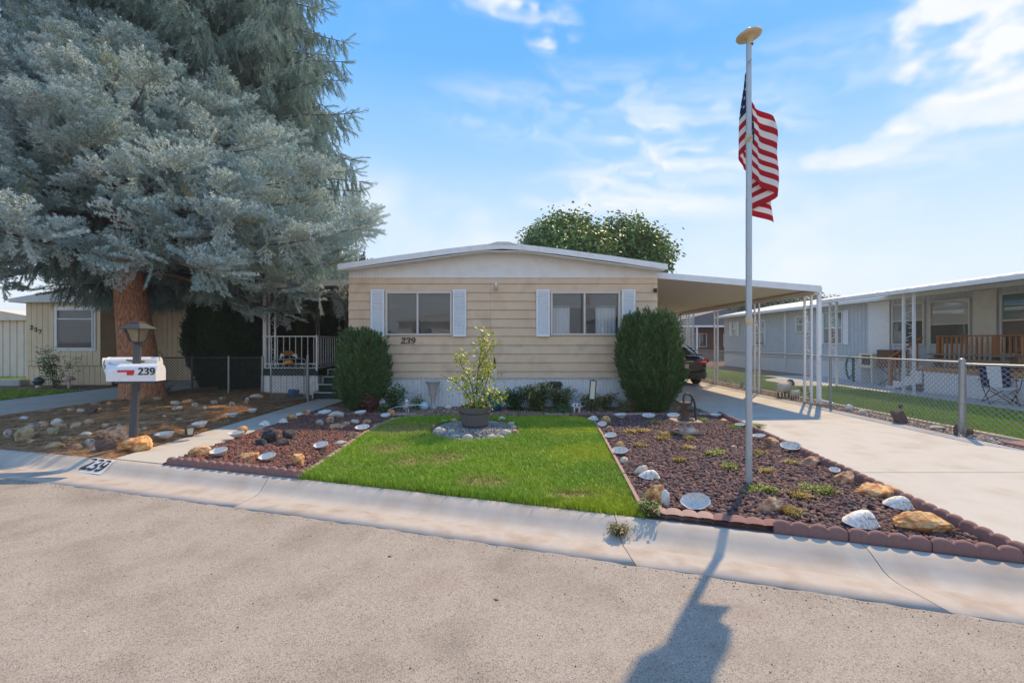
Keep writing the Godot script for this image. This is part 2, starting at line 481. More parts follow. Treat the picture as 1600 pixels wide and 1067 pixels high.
# ---------------------------------------------------------------- camera, sky, sun
func make_sky() -> void:
	var cam := Camera3D.new()
	cam.name = "camera"
	add_child(cam)
	cam.position = Vector3(0, 1.58, 0)
	cam.fov = 73.75
	cam.near = 0.05
	cam.far = 2000.0
	cam.current = true

	var sun := DirectionalLight3D.new()
	sun.name = "sun"
	add_child(sun)
	sun.look_at_from_position(Vector3.ZERO, Vector3(-0.503, -1.0, 0.723), Vector3.UP)
	sun.light_color = Color(1.0, 0.87, 0.69)
	sun.light_energy = 0.74
	sun.light_angular_distance = 0.7
	sun.shadow_enabled = true

	# air and clouds over the whole dome, as seen through thin smoke
	var w := 2048
	var h := 1024
	var fine := FastNoiseLite.new()
	fine.seed = 11; fine.frequency = 1.0; fine.fractal_octaves = 5; fine.fractal_gain = 0.52
	var warp := FastNoiseLite.new()
	warp.seed = 5; warp.frequency = 1.0; warp.fractal_octaves = 3
	var veil_noise := FastNoiseLite.new()
	veil_noise.seed = 31; veil_noise.frequency = 1.0; veil_noise.fractal_octaves = 5
	var to_sun := Vector3(0.503, 1.0, -0.723).normalized()
	# bands of cloud: azimuth (0 = the way the street faces, degrees), elevation, half width, half height, strength, softness
	var banks := [
		[49.0, 27.0, 9.0, 5.0, 0.85, 0.0], [47.0, 19.5, 7.0, 2.0, 0.7, 0.0], [37.5, 18.5, 4.0, 1.3, 0.45, 0.0],
		[20.5, 22.5, 9.0, 3.2, 0.75, 1.0], [17.0, 17.5, 10.0, 3.0, 0.85, 1.0], [8.0, 27.0, 13.0, 3.0, 0.42, 1.0], [33.0, 16.5, 12.0, 1.5, 0.55, 1.0], [36.0, 27.0, 9.0, 2.4, 0.4, 1.0],
		[0.5, 37.0, 5.5, 1.6, 1.1, 1.0], [5.3, 34.2, 2.4, 1.5, 1.25, 1.0], [28.0, 12.8, 11.0, 1.2, 0.3, 1.0], [-2.0, 17.0, 14.0, 2.0, 0.16, 1.0],
	]
	var cr := RandomNumberGenerator.new()
	cr.seed = 21
	for k in 46:   # the same kinds of cloud go on round the rest of the sky
		var az := cr.randf_range(62.0, 308.0)
		var soft := 1.0 if cr.randf() < 0.6 else 0.0
		banks.append([az, cr.randf_range(8.0, 62.0), cr.randf_range(5.0, 16.0), cr.randf_range(1.5, 5.5), cr.randf_range(0.4, 1.1), soft])
	for k in 9:
		banks.append([cr.randf_range(-60.0, 60.0), cr.randf_range(44.0, 72.0), cr.randf_range(6.0, 16.0), cr.randf_range(2.0, 5.0), cr.randf_range(0.4, 1.0), 1.0])
	var data := PackedFloat32Array()
	data.resize(w * h * 4)
	var near_row := []
	var stops := [[0.0, Color(0.72, 0.77, 0.81)], [7.0, Color(0.61, 0.71, 0.82)], [15.0, Color(0.45, 0.61, 0.80)], [24.0, Color(0.25, 0.48, 0.80)], [32.0, Color(0.13, 0.38, 0.79)], [42.0, Color(0.10, 0.34, 0.77)], [90.0, Color(0.09, 0.31, 0.72)]]
	for y in h:
		var el := 90.0 - 180.0 * (y + 0.5) / h
		near_row.clear()
		for b in banks:
			if absf(el - b[1]) < b[3] * 2.4: near_row.append(b)
		var t := clampf(el, 0.0, 90.0)
		var base := Color(0.80, 0.88, 0.93)
		for k in stops.size() - 1:
			if t >= stops[k][0] and t <= stops[k + 1][0]:
				base = (stops[k][1] as Color).lerp(stops[k + 1][1], smoothstep(0.0, 1.0, (t - stops[k][0]) / (stops[k + 1][0] - stops[k][0])) * 0.4 + 0.6 * (t - stops[k][0]) / (stops[k + 1][0] - stops[k][0]))
		var ce := cos(deg_to_rad(el))
		var se := sin(deg_to_rad(el))
		for x in w:
			var i := (y * w + x) * 4
			var c := base
			if el > 0.0:
				var azr := wrapf((x + 0.5) / w * TAU, -PI, PI)
				var dir := Vector3(sin(azr) * ce, se, -cos(azr) * ce)
				var az := rad_to_deg(azr)
				var cover := 0.0
				for b in near_row:
					var da := fposmod(az - b[0] + 180.0, 360.0) - 180.0
					if absf(da) > b[2] * 2.4: continue
					var e: float = (da / b[2]) ** 2 + ((el - b[1]) / b[3]) ** 2
					if e > 4.0: continue
					var n: float
					if b[5] > 0.5:   # wisps, drawn out sideways
						n = 0.5 + 0.5 * fine.get_noise_3d(az * 0.07 + warp.get_noise_2d(az * 0.08, el * 0.15) * 0.8, el * 0.30 + az * 0.04, b[1])
						cover += b[4] * maxf(0.0, 1.0 - e / 3.0) * smoothstep(0.32, 0.85, n) * 1.15
					else:
						n = 0.5 + 0.5 * fine.get_noise_3d(az * 0.16, el * 0.26, 7.0 + b[1])
						cover += b[4] * smoothstep(0.30, 0.62, n * (1.25 - 0.42 * e))
				# thin high cloud, the same in every direction
				var veil := 0.5 + 0.75 * veil_noise.get_noise_3d(dir.x * 1.5, dir.y * 2.2, dir.z * 1.5)
				cover = maxf(cover, 0.8 * smoothstep(0.60, 1.10, veil))
				c = c.lerp(Color(0.80, 0.785, 0.775), clampf(cover, 0.0, 1.0) * 0.86)
				var glow := maxf(0.0, dir.dot(to_sun))
				var add := 0.7 * pow(glow, 80.0) + 2.5 * pow(glow, 400.0)
				c = Color(c.r + add, c.g + add * 0.92, c.b + add * 0.80)
			else:
				c = Color(0.42, 0.40, 0.37)
			data[i] = c.r; data[i + 1] = c.g; data[i + 2] = c.b; data[i + 3] = 1.0
	var pano := PanoramaSkyMaterial.new()
	pano.panorama = ImageTexture.create_from_image(Image.create_from_data(w, h, false, Image.FORMAT_RGBAF, data.to_byte_array()))
	var sky := Sky.new()
	sky.sky_material = pano
	var env := Environment.new()
	env.background_mode = Environment.BG_SKY
	env.sky = sky
	env.tonemap_mode = Environment.TONE_MAPPER_LINEAR
	env.tonemap_exposure = 2.3
	env.background_energy_multiplier = 0.59
	env.fog_enabled = true
	env.fog_density = 0.001
	env.fog_light_color = Color(0.90, 0.93, 0.96)
	env.sdfgi_enabled = true
	env.ssao_enabled = true
	env.ssil_enabled = true
	var we := WorldEnvironment.new()
	we.name = "world_environment"
	we.environment = env
	add_child(we)

# ---------------------------------------------------------------- the setting: street, kerb, yards
func kerb_d(x: float) -> float:   # distance from the camera line to the top of the kerb; the street runs askew and bends a little
	return 4.47 - 0.31 * x - 0.0035 * (x + 2.0) ** 2 if absf(x) < 14.0 else kerb_d(signf(x) * 13.99) - (0.31 + 0.007 * (signf(x) * 13.99 + 2.0)) * (x - signf(x) * 13.99)

func kerb_pt(x: float, t: float, y: float) -> Vector3:
	return Vector3(x, y, -(kerb_d(x) - t))

func ragged(x: float, k: int) -> float:   # worn edge of the asphalt
	return 0.0 if k else 0.012 * (sin(x * 13.0) * sin(x * 5.3) + 0.6 * sin(x * 31.0))

func street_y(t: float) -> float:
	return -0.10 + 0.012 * clampf(t - 0.73, 0.0, 3.5) - 0.012 * clampf(t - 5.2, 0.0, 5.0)

func make_ground() -> void:
	var st := tool()
	var g := 600.0
	quad(st, Vector3(-g, -0.4, g), Vector3(g, -0.4, g), Vector3(g, -0.4, -g), Vector3(-g, -0.4, -g))
	setting(obj(st, "ground", M.ground_soil))

	# street
	st = tool(false)
	var xs := []
	var x := -60.0
	while x <= 60.0:
		xs.append(x)
		x += 0.06 if absf(x) < 8.0 else 2.0
	for i in xs.size() - 1:
		var ts := [0.745, 2.0, 4.2, 5.2, 7.5, 10.2, 16.0]
		for k in ts.size() - 1:
			quad(st, kerb_pt(xs[i], ts[k + 1], street_y(ts[k + 1])), kerb_pt(xs[i + 1], ts[k + 1], street_y(ts[k + 1])), kerb_pt(xs[i + 1], ts[k] + ragged(xs[i + 1], k), street_y(ts[k])), kerb_pt(xs[i], ts[k] + ragged(xs[i], k), street_y(ts[k])))
	setting(obj(st, "street", M.asphalt))

	# rolled kerb and gutter in sections with open joints
	var kerb := Node3D.new()
	kerb.name = "kerb"
	add_child(kerb)
	setting(kerb)
	var joints := [-60.0, -45.0, -34.0, -24.0, -17.5, -13.9, -10.2, -6.5, -2.83, 0.93, 2.72, 6.4, 10.1, 13.8, 19.0, 28.0, 40.0, 60.0]
	var prof := [[0.0, -0.25], [0.0, 0.002], [0.03, 0.004], [0.09, -0.014], [0.16, -0.058], [0.22, -0.098], [0.28, -0.118], [0.36, -0.124]]
	var pan := [[0.36, -0.124], [0.55, -0.112], [0.735, -0.099], [0.735, -0.25]]
	for j in joints.size() - 1:
		var a: float = joints[j] + 0.0025
		var b: float = joints[j + 1] - 0.0025
		var steps := maxi(2, int((b - a) / 0.4))
		for piece in [[prof, "kerb_section", M.kerb_concrete], [pan, "gutter_section", M.gutter_concrete]]:
			st = tool(false)
			var pr: Array = piece[0]
			for i in steps:
				var x0 := lerpf(a, b, float(i) / steps)
				var x1 := lerpf(a, b, float(i + 1) / steps)
				for k in pr.size() - 1:
					var w0 := 0.006 * sin(x0 * 3.1) * sin(x0 * 1.7)
					var w1 := 0.006 * sin(x1 * 3.1) * sin(x1 * 1.7)
					quad(st, kerb_pt(x0, pr[k + 1][0] + w0, pr[k + 1][1]), kerb_pt(x1, pr[k + 1][0] + w1, pr[k + 1][1]), kerb_pt(x1, pr[k][0] + w1, pr[k][1]), kerb_pt(x0, pr[k][0] + w0, pr[k][1]))
			obj(st, piece[1], piece[2], kerb)

	# bare ground of all the lots, up to the kerb
	st = tool()
	for i in xs.size() - 1:
		quad(st, kerb_pt(xs[i], -0.002, -0.014), kerb_pt(xs[i + 1], -0.002, -0.014), Vector3(xs[i + 1], -0.014, -200), Vector3(xs[i], -0.014, -200))
	setting(obj(st, "yard_soil", M.ground_soil))

	# front walk
	var slabs := Node3D.new()
	slabs.name = "front_path"
	add_child(slabs)
	setting(slabs)
	var zz := [0.0, 7.3, 8.75, 10.2, 11.6, 13.4]
	for k in 5:
		st = tool()
		var d0: float = zz[k] + 0.005
		var d1: float = zz[k + 1] - 0.005
		if k == 0:
			quad(st, kerb_pt(-5.33, -0.012, 0.012), kerb_pt(-4.5, -0.012, 0.012), Vector3(-4.5, 0.012, -d1), Vector3(-5.33, 0.012, -d1))
			quad(st, kerb_pt(-5.33, -0.012, -0.1), kerb_pt(-4.5, -0.012, -0.1), kerb_pt(-4.5, -0.012, 0.012), kerb_pt(-5.33, -0.012, 0.012))
		else:
			box(st, Vector3(-4.915, -0.039, -(d0 + d1) / 2), Vector3(0.83, 0.10, d1 - d0))
		obj(st, "path_slab", M.concrete, slabs)

	# driveway of this lot: slabs with open joints
	var drive := Node3D.new()
	drive.name = "driveway"
	add_child(drive)
	setting(drive)
	var dz := [0.0, 5.46, 9.4, 13.4, 17.4, 21.6]
	for k in 5:
		st = tool()
		var d0: float = dz[k] + 0.006
		var d1: float = dz[k + 1] - 0.006
		var la := func(d: float) -> float: return lerpf(3.70, 4.36, clampf((d - 3.2) / 6.0, 0.0, 1.0))
		if k == 0:
			for i in 6:
				var u0 := lerpf(3.70, 7.42, i / 6.0)
				var u1 := lerpf(3.70, 7.42, (i + 1) / 6.0)
				quad(st, kerb_pt(u0, -0.012, 0.010), kerb_pt(u1, -0.012, 0.010), Vector3(lerpf(la.call(d1), 7.42, (i + 1) / 6.0), 0.010, -d1), Vector3(lerpf(la.call(d1), 7.42, i / 6.0), 0.010, -d1))
		else:
			var p := PackedVector2Array([Vector2(la.call(d0), -d0), Vector2(7.42, -d0), Vector2(7.42, -d1), Vector2(la.call(d1), -d1)])
			if d0 < 9.2 and d1 > 9.2: p.append(Vector2(4.36, -9.2))
			st = sheet(p, 0.010)
		obj(st, "driveway_slab", M.concrete, drive)

	# driveway, lawn and bed of the neighbour with the beige house
	st = tool()
	for i in 8:
		var u0 := lerpf(-13.6, -10.75, i / 8.0)
		var u1 := lerpf(-13.6, -10.75, (i + 1) / 8.0)
		quad(st, kerb_pt(u0, -0.012, 0.008), kerb_pt(u1, -0.012, 0.008), Vector3(u1, 0.008, -24), Vector3(u0, 0.008, -24))
	setting(obj(st, "neighbour_driveway", M.concrete))
	setting(obj(sheet(PackedVector2Array([Vector2(-24, -15.6), Vector2(-13.65, -14.6), Vector2(-13.65, -6.5), Vector2(-24, -8.5)]), 0.004), "neighbour_lawn", M.turf_soil))
	setting(obj(sheet(PackedVector2Array([Vector2(-32, -22), Vector2(-18.2, -22), Vector2(-18.2, -17.5), Vector2(-32, -17.5)]), 0.004), "back_lawn", M.turf_soil))
	st = tool()
	cbox(st, Vector3(-19.6, 0.10, -16.3), Vector3(4.2, 0.24, 0.3), 0.03)
	setting(obj(st, "concrete_path_kerb", M.concrete))

	# lawns
	setting(obj(sheet(lawn_poly(), 0.002), "front_lawn_soil", M.turf_soil))
	setting(obj(sheet(PackedVector2Array([Vector2(7.95, -3.2), Vector2(11.35, -3.2), Vector2(11.35, -30), Vector2(7.95, -30)]), 0.002), "side_lawn_soil", M.turf_soil))
	setting(obj(sheet(PackedVector2Array([Vector2(11.35, -2), Vector2(14.0, -2), Vector2(14.0, -21), Vector2(11.35, -21)]), 0.006), "neighbour_patio", M.patio_concrete))
	setting(obj(sheet(PackedVector2Array([Vector2(10.0, -16.2), Vector2(11.34, -15.6), Vector2(11.34, -19.6), Vector2(10.6, -19.0), Vector2(9.9, -17.6)]), 0.008), "tan_path", M.concrete))
	# planting border along the house, lava beds, driveway edge strip
	setting(obj(sheet(PackedVector2Array([Vector2(-4.48, -9.6), Vector2(4.34, -9.6), Vector2(4.34, -11.2), Vector2(-4.48, -11.2)]), 0.002), "border_bed", M.border_soil))
	setting(obj(sheet(red_bed_poly(), 0.002), "red_bed_soil", M.lava_soil))
	setting(obj(sheet(lava_bed_poly(), 0.002), "lava_bed_soil", M.lava_soil))
	setting(obj(sheet(PackedVector2Array([Vector2(7.44, -5.2), Vector2(7.93, -5.2), Vector2(7.93, -21), Vector2(7.44, -21)]), 0.002), "edge_strip_soil", M.border_soil))

	# the mounded bed under the spruce
	st = tool(false)
	var nn := 70
	var Q := func(i: int, j: int) -> Vector3:
		var xx := lerpf(-10.72, -5.36, float(i) / nn)
		var front := kerb_d(xx) + 0.01
		var dd := lerpf(front, 14.6, pow(float(j) / nn, 1.25))
		return Vector3(xx, mound(xx, dd), -dd)
	for i in nn:
		for j in nn:
			quad(st, Q.call(i, j), Q.call(i + 1, j), Q.call(i + 1, j + 1), Q.call(i, j + 1))
	setting(obj(st, "mulch_bed", M.litter))

var mound_noise: FastNoiseLite
func mound(x: float, d: float) -> float:
	if mound_noise == null:
		mound_noise = FastNoiseLite.new()
		mound_noise.seed = 3
		mound_noise.frequency = 0.9
		mound_noise.fractal_octaves = 4
	var f := d - kerb_d(x)
	var e := minf(minf(x + 10.72, -5.36 - x), f)
	if x > -5.36 or x < -10.72 or f < 0 or d > 14.6: return 0.0
	return -0.004 + smoothstep(0.0, 0.9, e) * (0.10 + 0.035 * mound_noise.get_noise_2d(x, d)) + smoothstep(0.0, 0.15, e) * (0.012 + 0.02 * mound_noise.get_noise_2d(x * 5.0, d * 5.0))

func kerb_edge(x0: float, x1: float, n: int) -> Array:
	var out := []
	for k in n + 1:
		var x := lerpf(x0, x1, float(k) / n)
		out.append(Vector2(x, -kerb_d(x) - 0.004))
	return out

func lawn_poly() -> PackedVector2Array:
	var p := kerb_edge(-2.42, 1.16, 6)
	p.append_array([Vector2(1.60, -9.22), Vector2(1.2, -9.42), Vector2(-1.9, -9.46), Vector2(-2.3, -9.2), Vector2(-2.5, -8.4)])
	return PackedVector2Array(p)

func red_bed_poly() -> PackedVector2Array:
	var p := kerb_edge(-4.46, -2.44, 4)
	p.append_array([Vector2(-2.52, -8.4), Vector2(-2.35, -9.2), Vector2(-2.55, -9.58), Vector2(-4.46, -9.58)])
	return PackedVector2Array(p)

func lava_bed_poly() -> PackedVector2Array:
	var p := kerb_edge(1.20, 3.69, 6)
	p.append_array([Vector2(4.34, -9.2), Vector2(4.34, -9.56), Vector2(1.64, -9.56), Vector2(1.63, -9.22)])
	return PackedVector2Array(p)

# ---------------------------------------------------------------- the tan mobile home
func louver_shutter(parent: Node3D, c: Vector3, w: float, h: float) -> void:
	var n := Node3D.new()
	n.name = "shutter"
	parent.add_child(n, true)
	n.position = c
	var st := tool()
	for s in [-1, 1]:
		cbox(st, Vector3(s * (w / 2 - 0.02), 0, 0.02), Vector3(0.04, h, 0.035), 0.004)
		cbox(st, Vector3(0, s * (h / 2 - 0.022), 0.02), Vector3(w - 0.08, 0.044, 0.035), 0.004)
	obj(st, "frame", M.shutter_white, n)
	st = tool()
	var k := 0
	var y := -h / 2 + 0.065
	while y < h / 2 - 0.05:
		box(st, Vector3(0, y, 0.018), Vector3(w - 0.08, 0.05, 0.006), Basis(Vector3.RIGHT, -0.7))
		y += 0.0435
	box(st, Vector3(0, 0, 0.003), Vector3(w - 0.08, h - 0.09, 0.004))
	obj(st, "louvres", M.shutter_white, n)

func sliding_window(parent: Node3D, c: Vector3, w: float, h: float, frame_mat: Material, mid := 0.0, across := false, turn := 0.0) -> Node3D:
	var n := Node3D.new()
	n.name = "window"
	parent.add_child(n, true)
	n.position = c
	n.rotation.y = turn
	var st := tool()
	var f := 0.045
	for s in [-1, 1]:
		cbox(st, Vector3(s * (w / 2 - f / 2), 0, 0), Vector3(f, h, 0.07), 0.005)
		cbox(st, Vector3(0, s * (h / 2 - f / 2), 0), Vector3(w - 2 * f - 0.001, f, 0.07), 0.005)
	if across: cbox(st, Vector3(0, mid, 0.004), Vector3(w - 2 * f - 0.001, 0.04, 0.05), 0.004)
	else: cbox(st, Vector3(mid, 0, 0.004), Vector3(0.045, h - 2 * f - 0.001, 0.05), 0.004)
	obj(st, "frame", frame_mat, n)
	for s in [-1, 1]:
		st = tool()
		if across:
			var y0 := mid if s > 0 else -h / 2 + f
			var y1 := h / 2 - f if s > 0 else mid
			box(st, Vector3(0, (y0 + y1) / 2, -0.006 * s), Vector3(w - 2 * f - 0.004, y1 - y0 - 0.004, 0.004))
		else:
			var x0 := mid if s > 0 else -w / 2 + f
			var x1 := w / 2 - f if s > 0 else mid
			box(st, Vector3((x0 + x1) / 2, 0, -0.006 * s), Vector3(x1 - x0 - 0.004, h - 2 * f - 0.004, 0.004))
		obj(st, "pane", M.glass, n)
	return n

func digits(parent: Node3D, text: String, c: Vector3, size: float, m: Material, depth := 0.012, serif := true, turn := 0.0) -> MeshInstance3D:
	var t := TextMesh.new()
	var f := SystemFont.new()
	f.font_names = PackedStringArray(["Droid Serif" if serif else "Droid Sans"])
	f.font_weight = 700
	t.font = f
	t.text = text
	t.font_size = 64
	t.pixel_size = size / 46.0
	t.depth = depth
	var o := inst(t, "number", m, parent)
	o.position = c
	o.rotation.y = turn
	return o

func make_home() -> void:
	var home := thing("mobile_home", "tan double-wide mobile home with lap siding, white shutters and low gable roof", "house", Vector3(-0.217, 0, -11.0))
	var hw := 3.727
	# lap siding: one board per course, cut at the windows
	var ys := [0.739, 0.876, 1.09, 1.30, 1.51, 1.725, 1.935, 2.145, 2.36, 2.57, 2.78, 2.99, 3.11]
	var gaps := [[-2.833, -1.228], [1.147, 2.827]]
	for k in ys.size() - 1:
		var spans := [[-hw, hw]]
		if k >= 5 and k <= 9: spans = [[-hw, gaps[0][0]], [gaps[0][1], gaps[1][0]], [gaps[1][1], hw]]
		# the two halves of the home meet at a seam: boards are cut there
		var cut := []
		for sp in spans:
			if sp[0] < -0.3 and sp[1] > -0.3:
				cut.append([sp[0], -0.302])
				cut.append([-0.298, sp[1]])
			else: cut.append(sp)
		for sp in cut:
			var st := tool()
			var y0: float = ys[k]
			var y1: float = ys[k + 1]
			# section of a lapped board, bottom edge proud and turned under
			var sec := PackedVector2Array([Vector2(0.0, y0), Vector2(0.020, y0), Vector2(0.022, y0 - 0.016), Vector2(0.042, y0 - 0.016), Vector2(0.044, y0 - 0.008), Vector2(0.014, y1 - 0.001), Vector2(0.0, y1 - 0.001)])
			prism(st, sec, sp[1] - sp[0], Vector3(sp[0], 0, 0), Basis(Vector3(0, 0, 1), Vector3.UP, Vector3.RIGHT))
			obj(st, "siding_board", M.siding_tan, home)
	var st := tool()
	cbox(st, Vector3(0, 3.125, 0.012), Vector3(2 * hw + 0.02, 0.03, 0.05), 0.004)
	obj(st, "top_trim", M.gable_metal, home)
	# walls behind, floor
	st = tool()
	for s in [-1, 1]: box(st, Vector3(s * (hw - 0.03), 1.93, -8.6), Vector3(0.06, 2.5, 17.1))
	box(st, Vector3(0, 1.93, -17.15), Vector3(2 * hw - 0.13, 2.5, 0.06))
	box(st, Vector3(0, 0.70, -8.6), Vector3(2 * hw - 0.2, 0.06, 17.0))
	obj(st, "wall", M.siding_tan, home)
	st = tool()
	box(st, Vector3(0, 2.98, -8.6), Vector3(2 * hw - 0.14, 0.04, 17.0))
	obj(st, "ceiling", M.blind, home)
	st = tool()
	box(st, Vector3(0, 1.9, -3.2), Vector3(2 * hw - 0.14, 2.1, 0.05))
	box(st, Vector3(0.0, 1.9, -1.6), Vector3(0.06, 2.1, 3.0))
	obj(st, "inner_wall", M.room_paint, home)
	# ribbed metal skirting with a ledge
	st = tool()
	var x := -hw + 0.05
	while x < hw - 0.08:
		box(st, Vector3(x, 0.36, -0.02), Vector3(0.055, 0.72, 0.024))
		box(st, Vector3(x + 0.0415, 0.36, -0.04), Vector3(0.03, 0.72, 0.016))
		x += 0.083
	obj(st, "skirting", M.skirt_metal, home)
	st = tool()
	cbox(st, Vector3(0, 0.724, 0.008), Vector3(2 * hw, 0.055, 0.06), 0.006)
	obj(st, "skirting_ledge", M.skirt_metal, home)
	st = tool()
	for s in [-1, 1]: box(st, Vector3(s * (hw - 0.05), 0.34, -8.65), Vector3(0.04, 0.68, 17.1))
	obj(st, "side_skirting", M.skirt_metal, home)
	# gable with fine vertical ribs
	st = tool()
	var gable := PackedVector2Array([Vector2(-hw, 3.142), Vector2(hw, 3.142), Vector2(hw, 3.27), Vector2(0.45, 3.70), Vector2(-0.45, 3.70), Vector2(-hw, 3.27)])
	prism(st, gable, 0.03, Vector3(0, 0, -0.03))
	x = -hw + 0.04
	while x < hw:
		var top := 3.70 - maxf(0.0, absf(x) - 0.45) * 0.131
		box(st, Vector3(x, (3.143 + top) / 2, 0.003), Vector3(0.022, top - 3.145, 0.012))
		x += 0.078
	obj(st, "gable_panel", M.gable_metal, home)
	# bowed metal roof
	st = tool()
	var up := [Vector2(3.86, 3.375), Vector2(2.6, 3.56), Vector2(1.3, 3.735), Vector2(0.45, 3.835), Vector2(0.0, 3.862), Vector2(-0.45, 3.835), Vector2(-1.3, 3.735), Vector2(-2.6, 3.56), Vector2(-3.86, 3.375)]
	var sec := PackedVector2Array()
	for p in up: sec.append(p)
	for k in up.size(): sec.append(up[up.size() - 1 - k] - Vector2(0, 0.055))
	prism(st, sec, 17.9, Vector3(0, 0, -17.55))
	var roof := obj(st, "roof", M.roof_metal, home)
	st = tool()
	for s in [-1, 1]:
		for k in 4:
			var a: Vector2 = up[k]
			var b: Vector2 = up[k + 1]
			var q := PackedVector2Array([Vector2(b.x, b.y - 0.12), Vector2(a.x, a.y - 0.12), Vector2(a.x, a.y + 0.012), Vector2(b.x, b.y + 0.012)])
			if s < 0:
				for i in 4: q[i].x = -q[i].x
				q.reverse()
			prism(st, q, 0.03, Vector3(0, 0, 0.352))
	obj(st, "fascia", M.white_metal, roof)
	st = tool()
	prism(st, PackedVector2Array([Vector2(-0.34, 3.845), Vector2(0.34, 3.845), Vector2(0.14, 3.905), Vector2(-0.14, 3.905)]), 17.9, Vector3(0, 0, -17.5))
	obj(st, "ridge_cap", M.roof_metal, roof)
	st = tool()
	prism(st, PackedVector2Array([Vector2(-3.8, 3.24), Vector2(-0.45, 3.69), Vector2(0.45, 3.69), Vector2(3.8, 3.24), Vector2(3.8, 3.26), Vector2(0.45, 3.71), Vector2(-0.45, 3.71), Vector2(-3.8, 3.26)]), 0.34, Vector3(0, 0, 0.005))
	obj(st, "soffit", M.gable_metal, roof)
	# windows
	var wl := sliding_window(home, Vector3(-2.03, 2.2525, 0.028), 1.60, 1.052, M.window_frame, -0.03)
	st = tool()
	for k in 38: box(st, Vector3(0, -0.48 + k * 0.0255, -0.07), Vector3(1.5, 0.022, 0.002), Basis(Vector3.RIGHT, 0.9))
	obj(st, "blind", M.blind, wl)
	var wr := sliding_window(home, Vector3(1.987, 2.2525, 0.028), 1.675, 1.052, M.window_frame, -0.02)
	st = tool()
	for k in 14: box(st, Vector3(0, 0.15 + k * 0.0255, -0.07), Vector3(1.58, 0.022, 0.002), Basis(Vector3.RIGHT, 0.9))
	obj(st, "blind", M.blind, wr)
	for cx in [[-0.57, 0.42], [0.52, 0.5]]:
		st = tool(false)
		for k in 28:
			var a0: float = cx[0] - cx[1] / 2 + cx[1] * k / 28.0
			var a1: float = a0 + cx[1] / 28.0
			quad(st, Vector3(a0, -0.5, -0.12 + 0.02 * sin(k * 1.3)), Vector3(a1, -0.5, -0.12 + 0.02 * sin(k * 1.3 + 1.3)), Vector3(a1, 0.2, -0.12 + 0.02 * sin(k * 1.3 + 1.3)), Vector3(a0, 0.2, -0.12 + 0.02 * sin(k * 1.3)))
		obj(st, "curtain", M.curtain, wr)
	for c in [-3.02, -1.045, 0.962, 3.02]: louver_shutter(home, Vector3(c, 2.262, 0.046), 0.325, 1.135)
	var num := digits(home, "239", Vector3(-2.28, 1.60, 0.052), 0.15, M.black_paint)
	num.name = "house_number"
	num.transform.basis = num.transform.basis * Basis(Vector3(1, 0, 0), Vector3(0.18, 1, 0), Vector3(0, 0, 1))
	# porch light on the top course and a small camera at the corner
	st = tool()
	cbox(st, Vector3(-0.17, 2.95, 0.05), Vector3(0.06, 0.10, 0.06), 0.01)
	var lt := obj(st, "wall_light", M.white_metal, home)
	st = tool(false)
	lathe(st, [Vector2(0.0, -0.11), Vector2(0.03, -0.10), Vector2(0.036, 0.0), Vector2(0.03, 0.01), Vector2(0, 0.012)], 12, Vector3(-0.17, 2.91, 0.075))
	obj(st, "glass_shade", M.lamp_glass, lt)
	st = tool(false)
	lathe(st, [Vector2(0.0, -0.05), Vector2(0.035, -0.04), Vector2(0.045, 0.0), Vector2(0.045, 0.05), Vector2(0, 0.055)], 14, Vector3(3.66, 2.80, 0.085))
	tube(st, [Vector3(3.66, 2.82, 0.09), Vector3(3.66, 2.84, 0.02)], 0.02, 8)
	obj(st, "security_camera", M.dark_fixture, home)

# ---------------------------------------------------------------- metal posts with scrolls
func scroll_post(parent: Node3D, at: Vector3, h: float, gap: Vector3, m: Material, r := 0.022) -> Node3D:
	var n := Node3D.new()
	n.name = "post"
	parent.add_child(n, true)
	n.position = at
	for s in [-0.5, 0.5]:
		var st := tool()
		bar(st, gap * s, gap * s + Vector3(0, h, 0), r * 2, r * 2, Vector3(0, 0, 1))
		obj(st, "upright", m, n)
	var y := 0.12
	var flip := 1.0
	while y < h - 0.35:
		var st := tool(false)
		var pts := []
		for k in 25:
			var a := k / 24.0
			var t := (a - 0.5) * 2.0
			var w := sin(t * PI) * 0.36 * flip
			var curl := smoothstep(0.62, 1.0, absf(t))
			pts.append(gap * (w * (1.0 - 0.75 * curl)) + Vector3(0, y + 0.16 + t * 0.15 * (1.0 - 0.33 * curl * curl), 0))
		tube(st, pts, 0.008, 5)
		obj(st, "scroll", m, n)
		y += 0.36
		flip = -flip
	return n

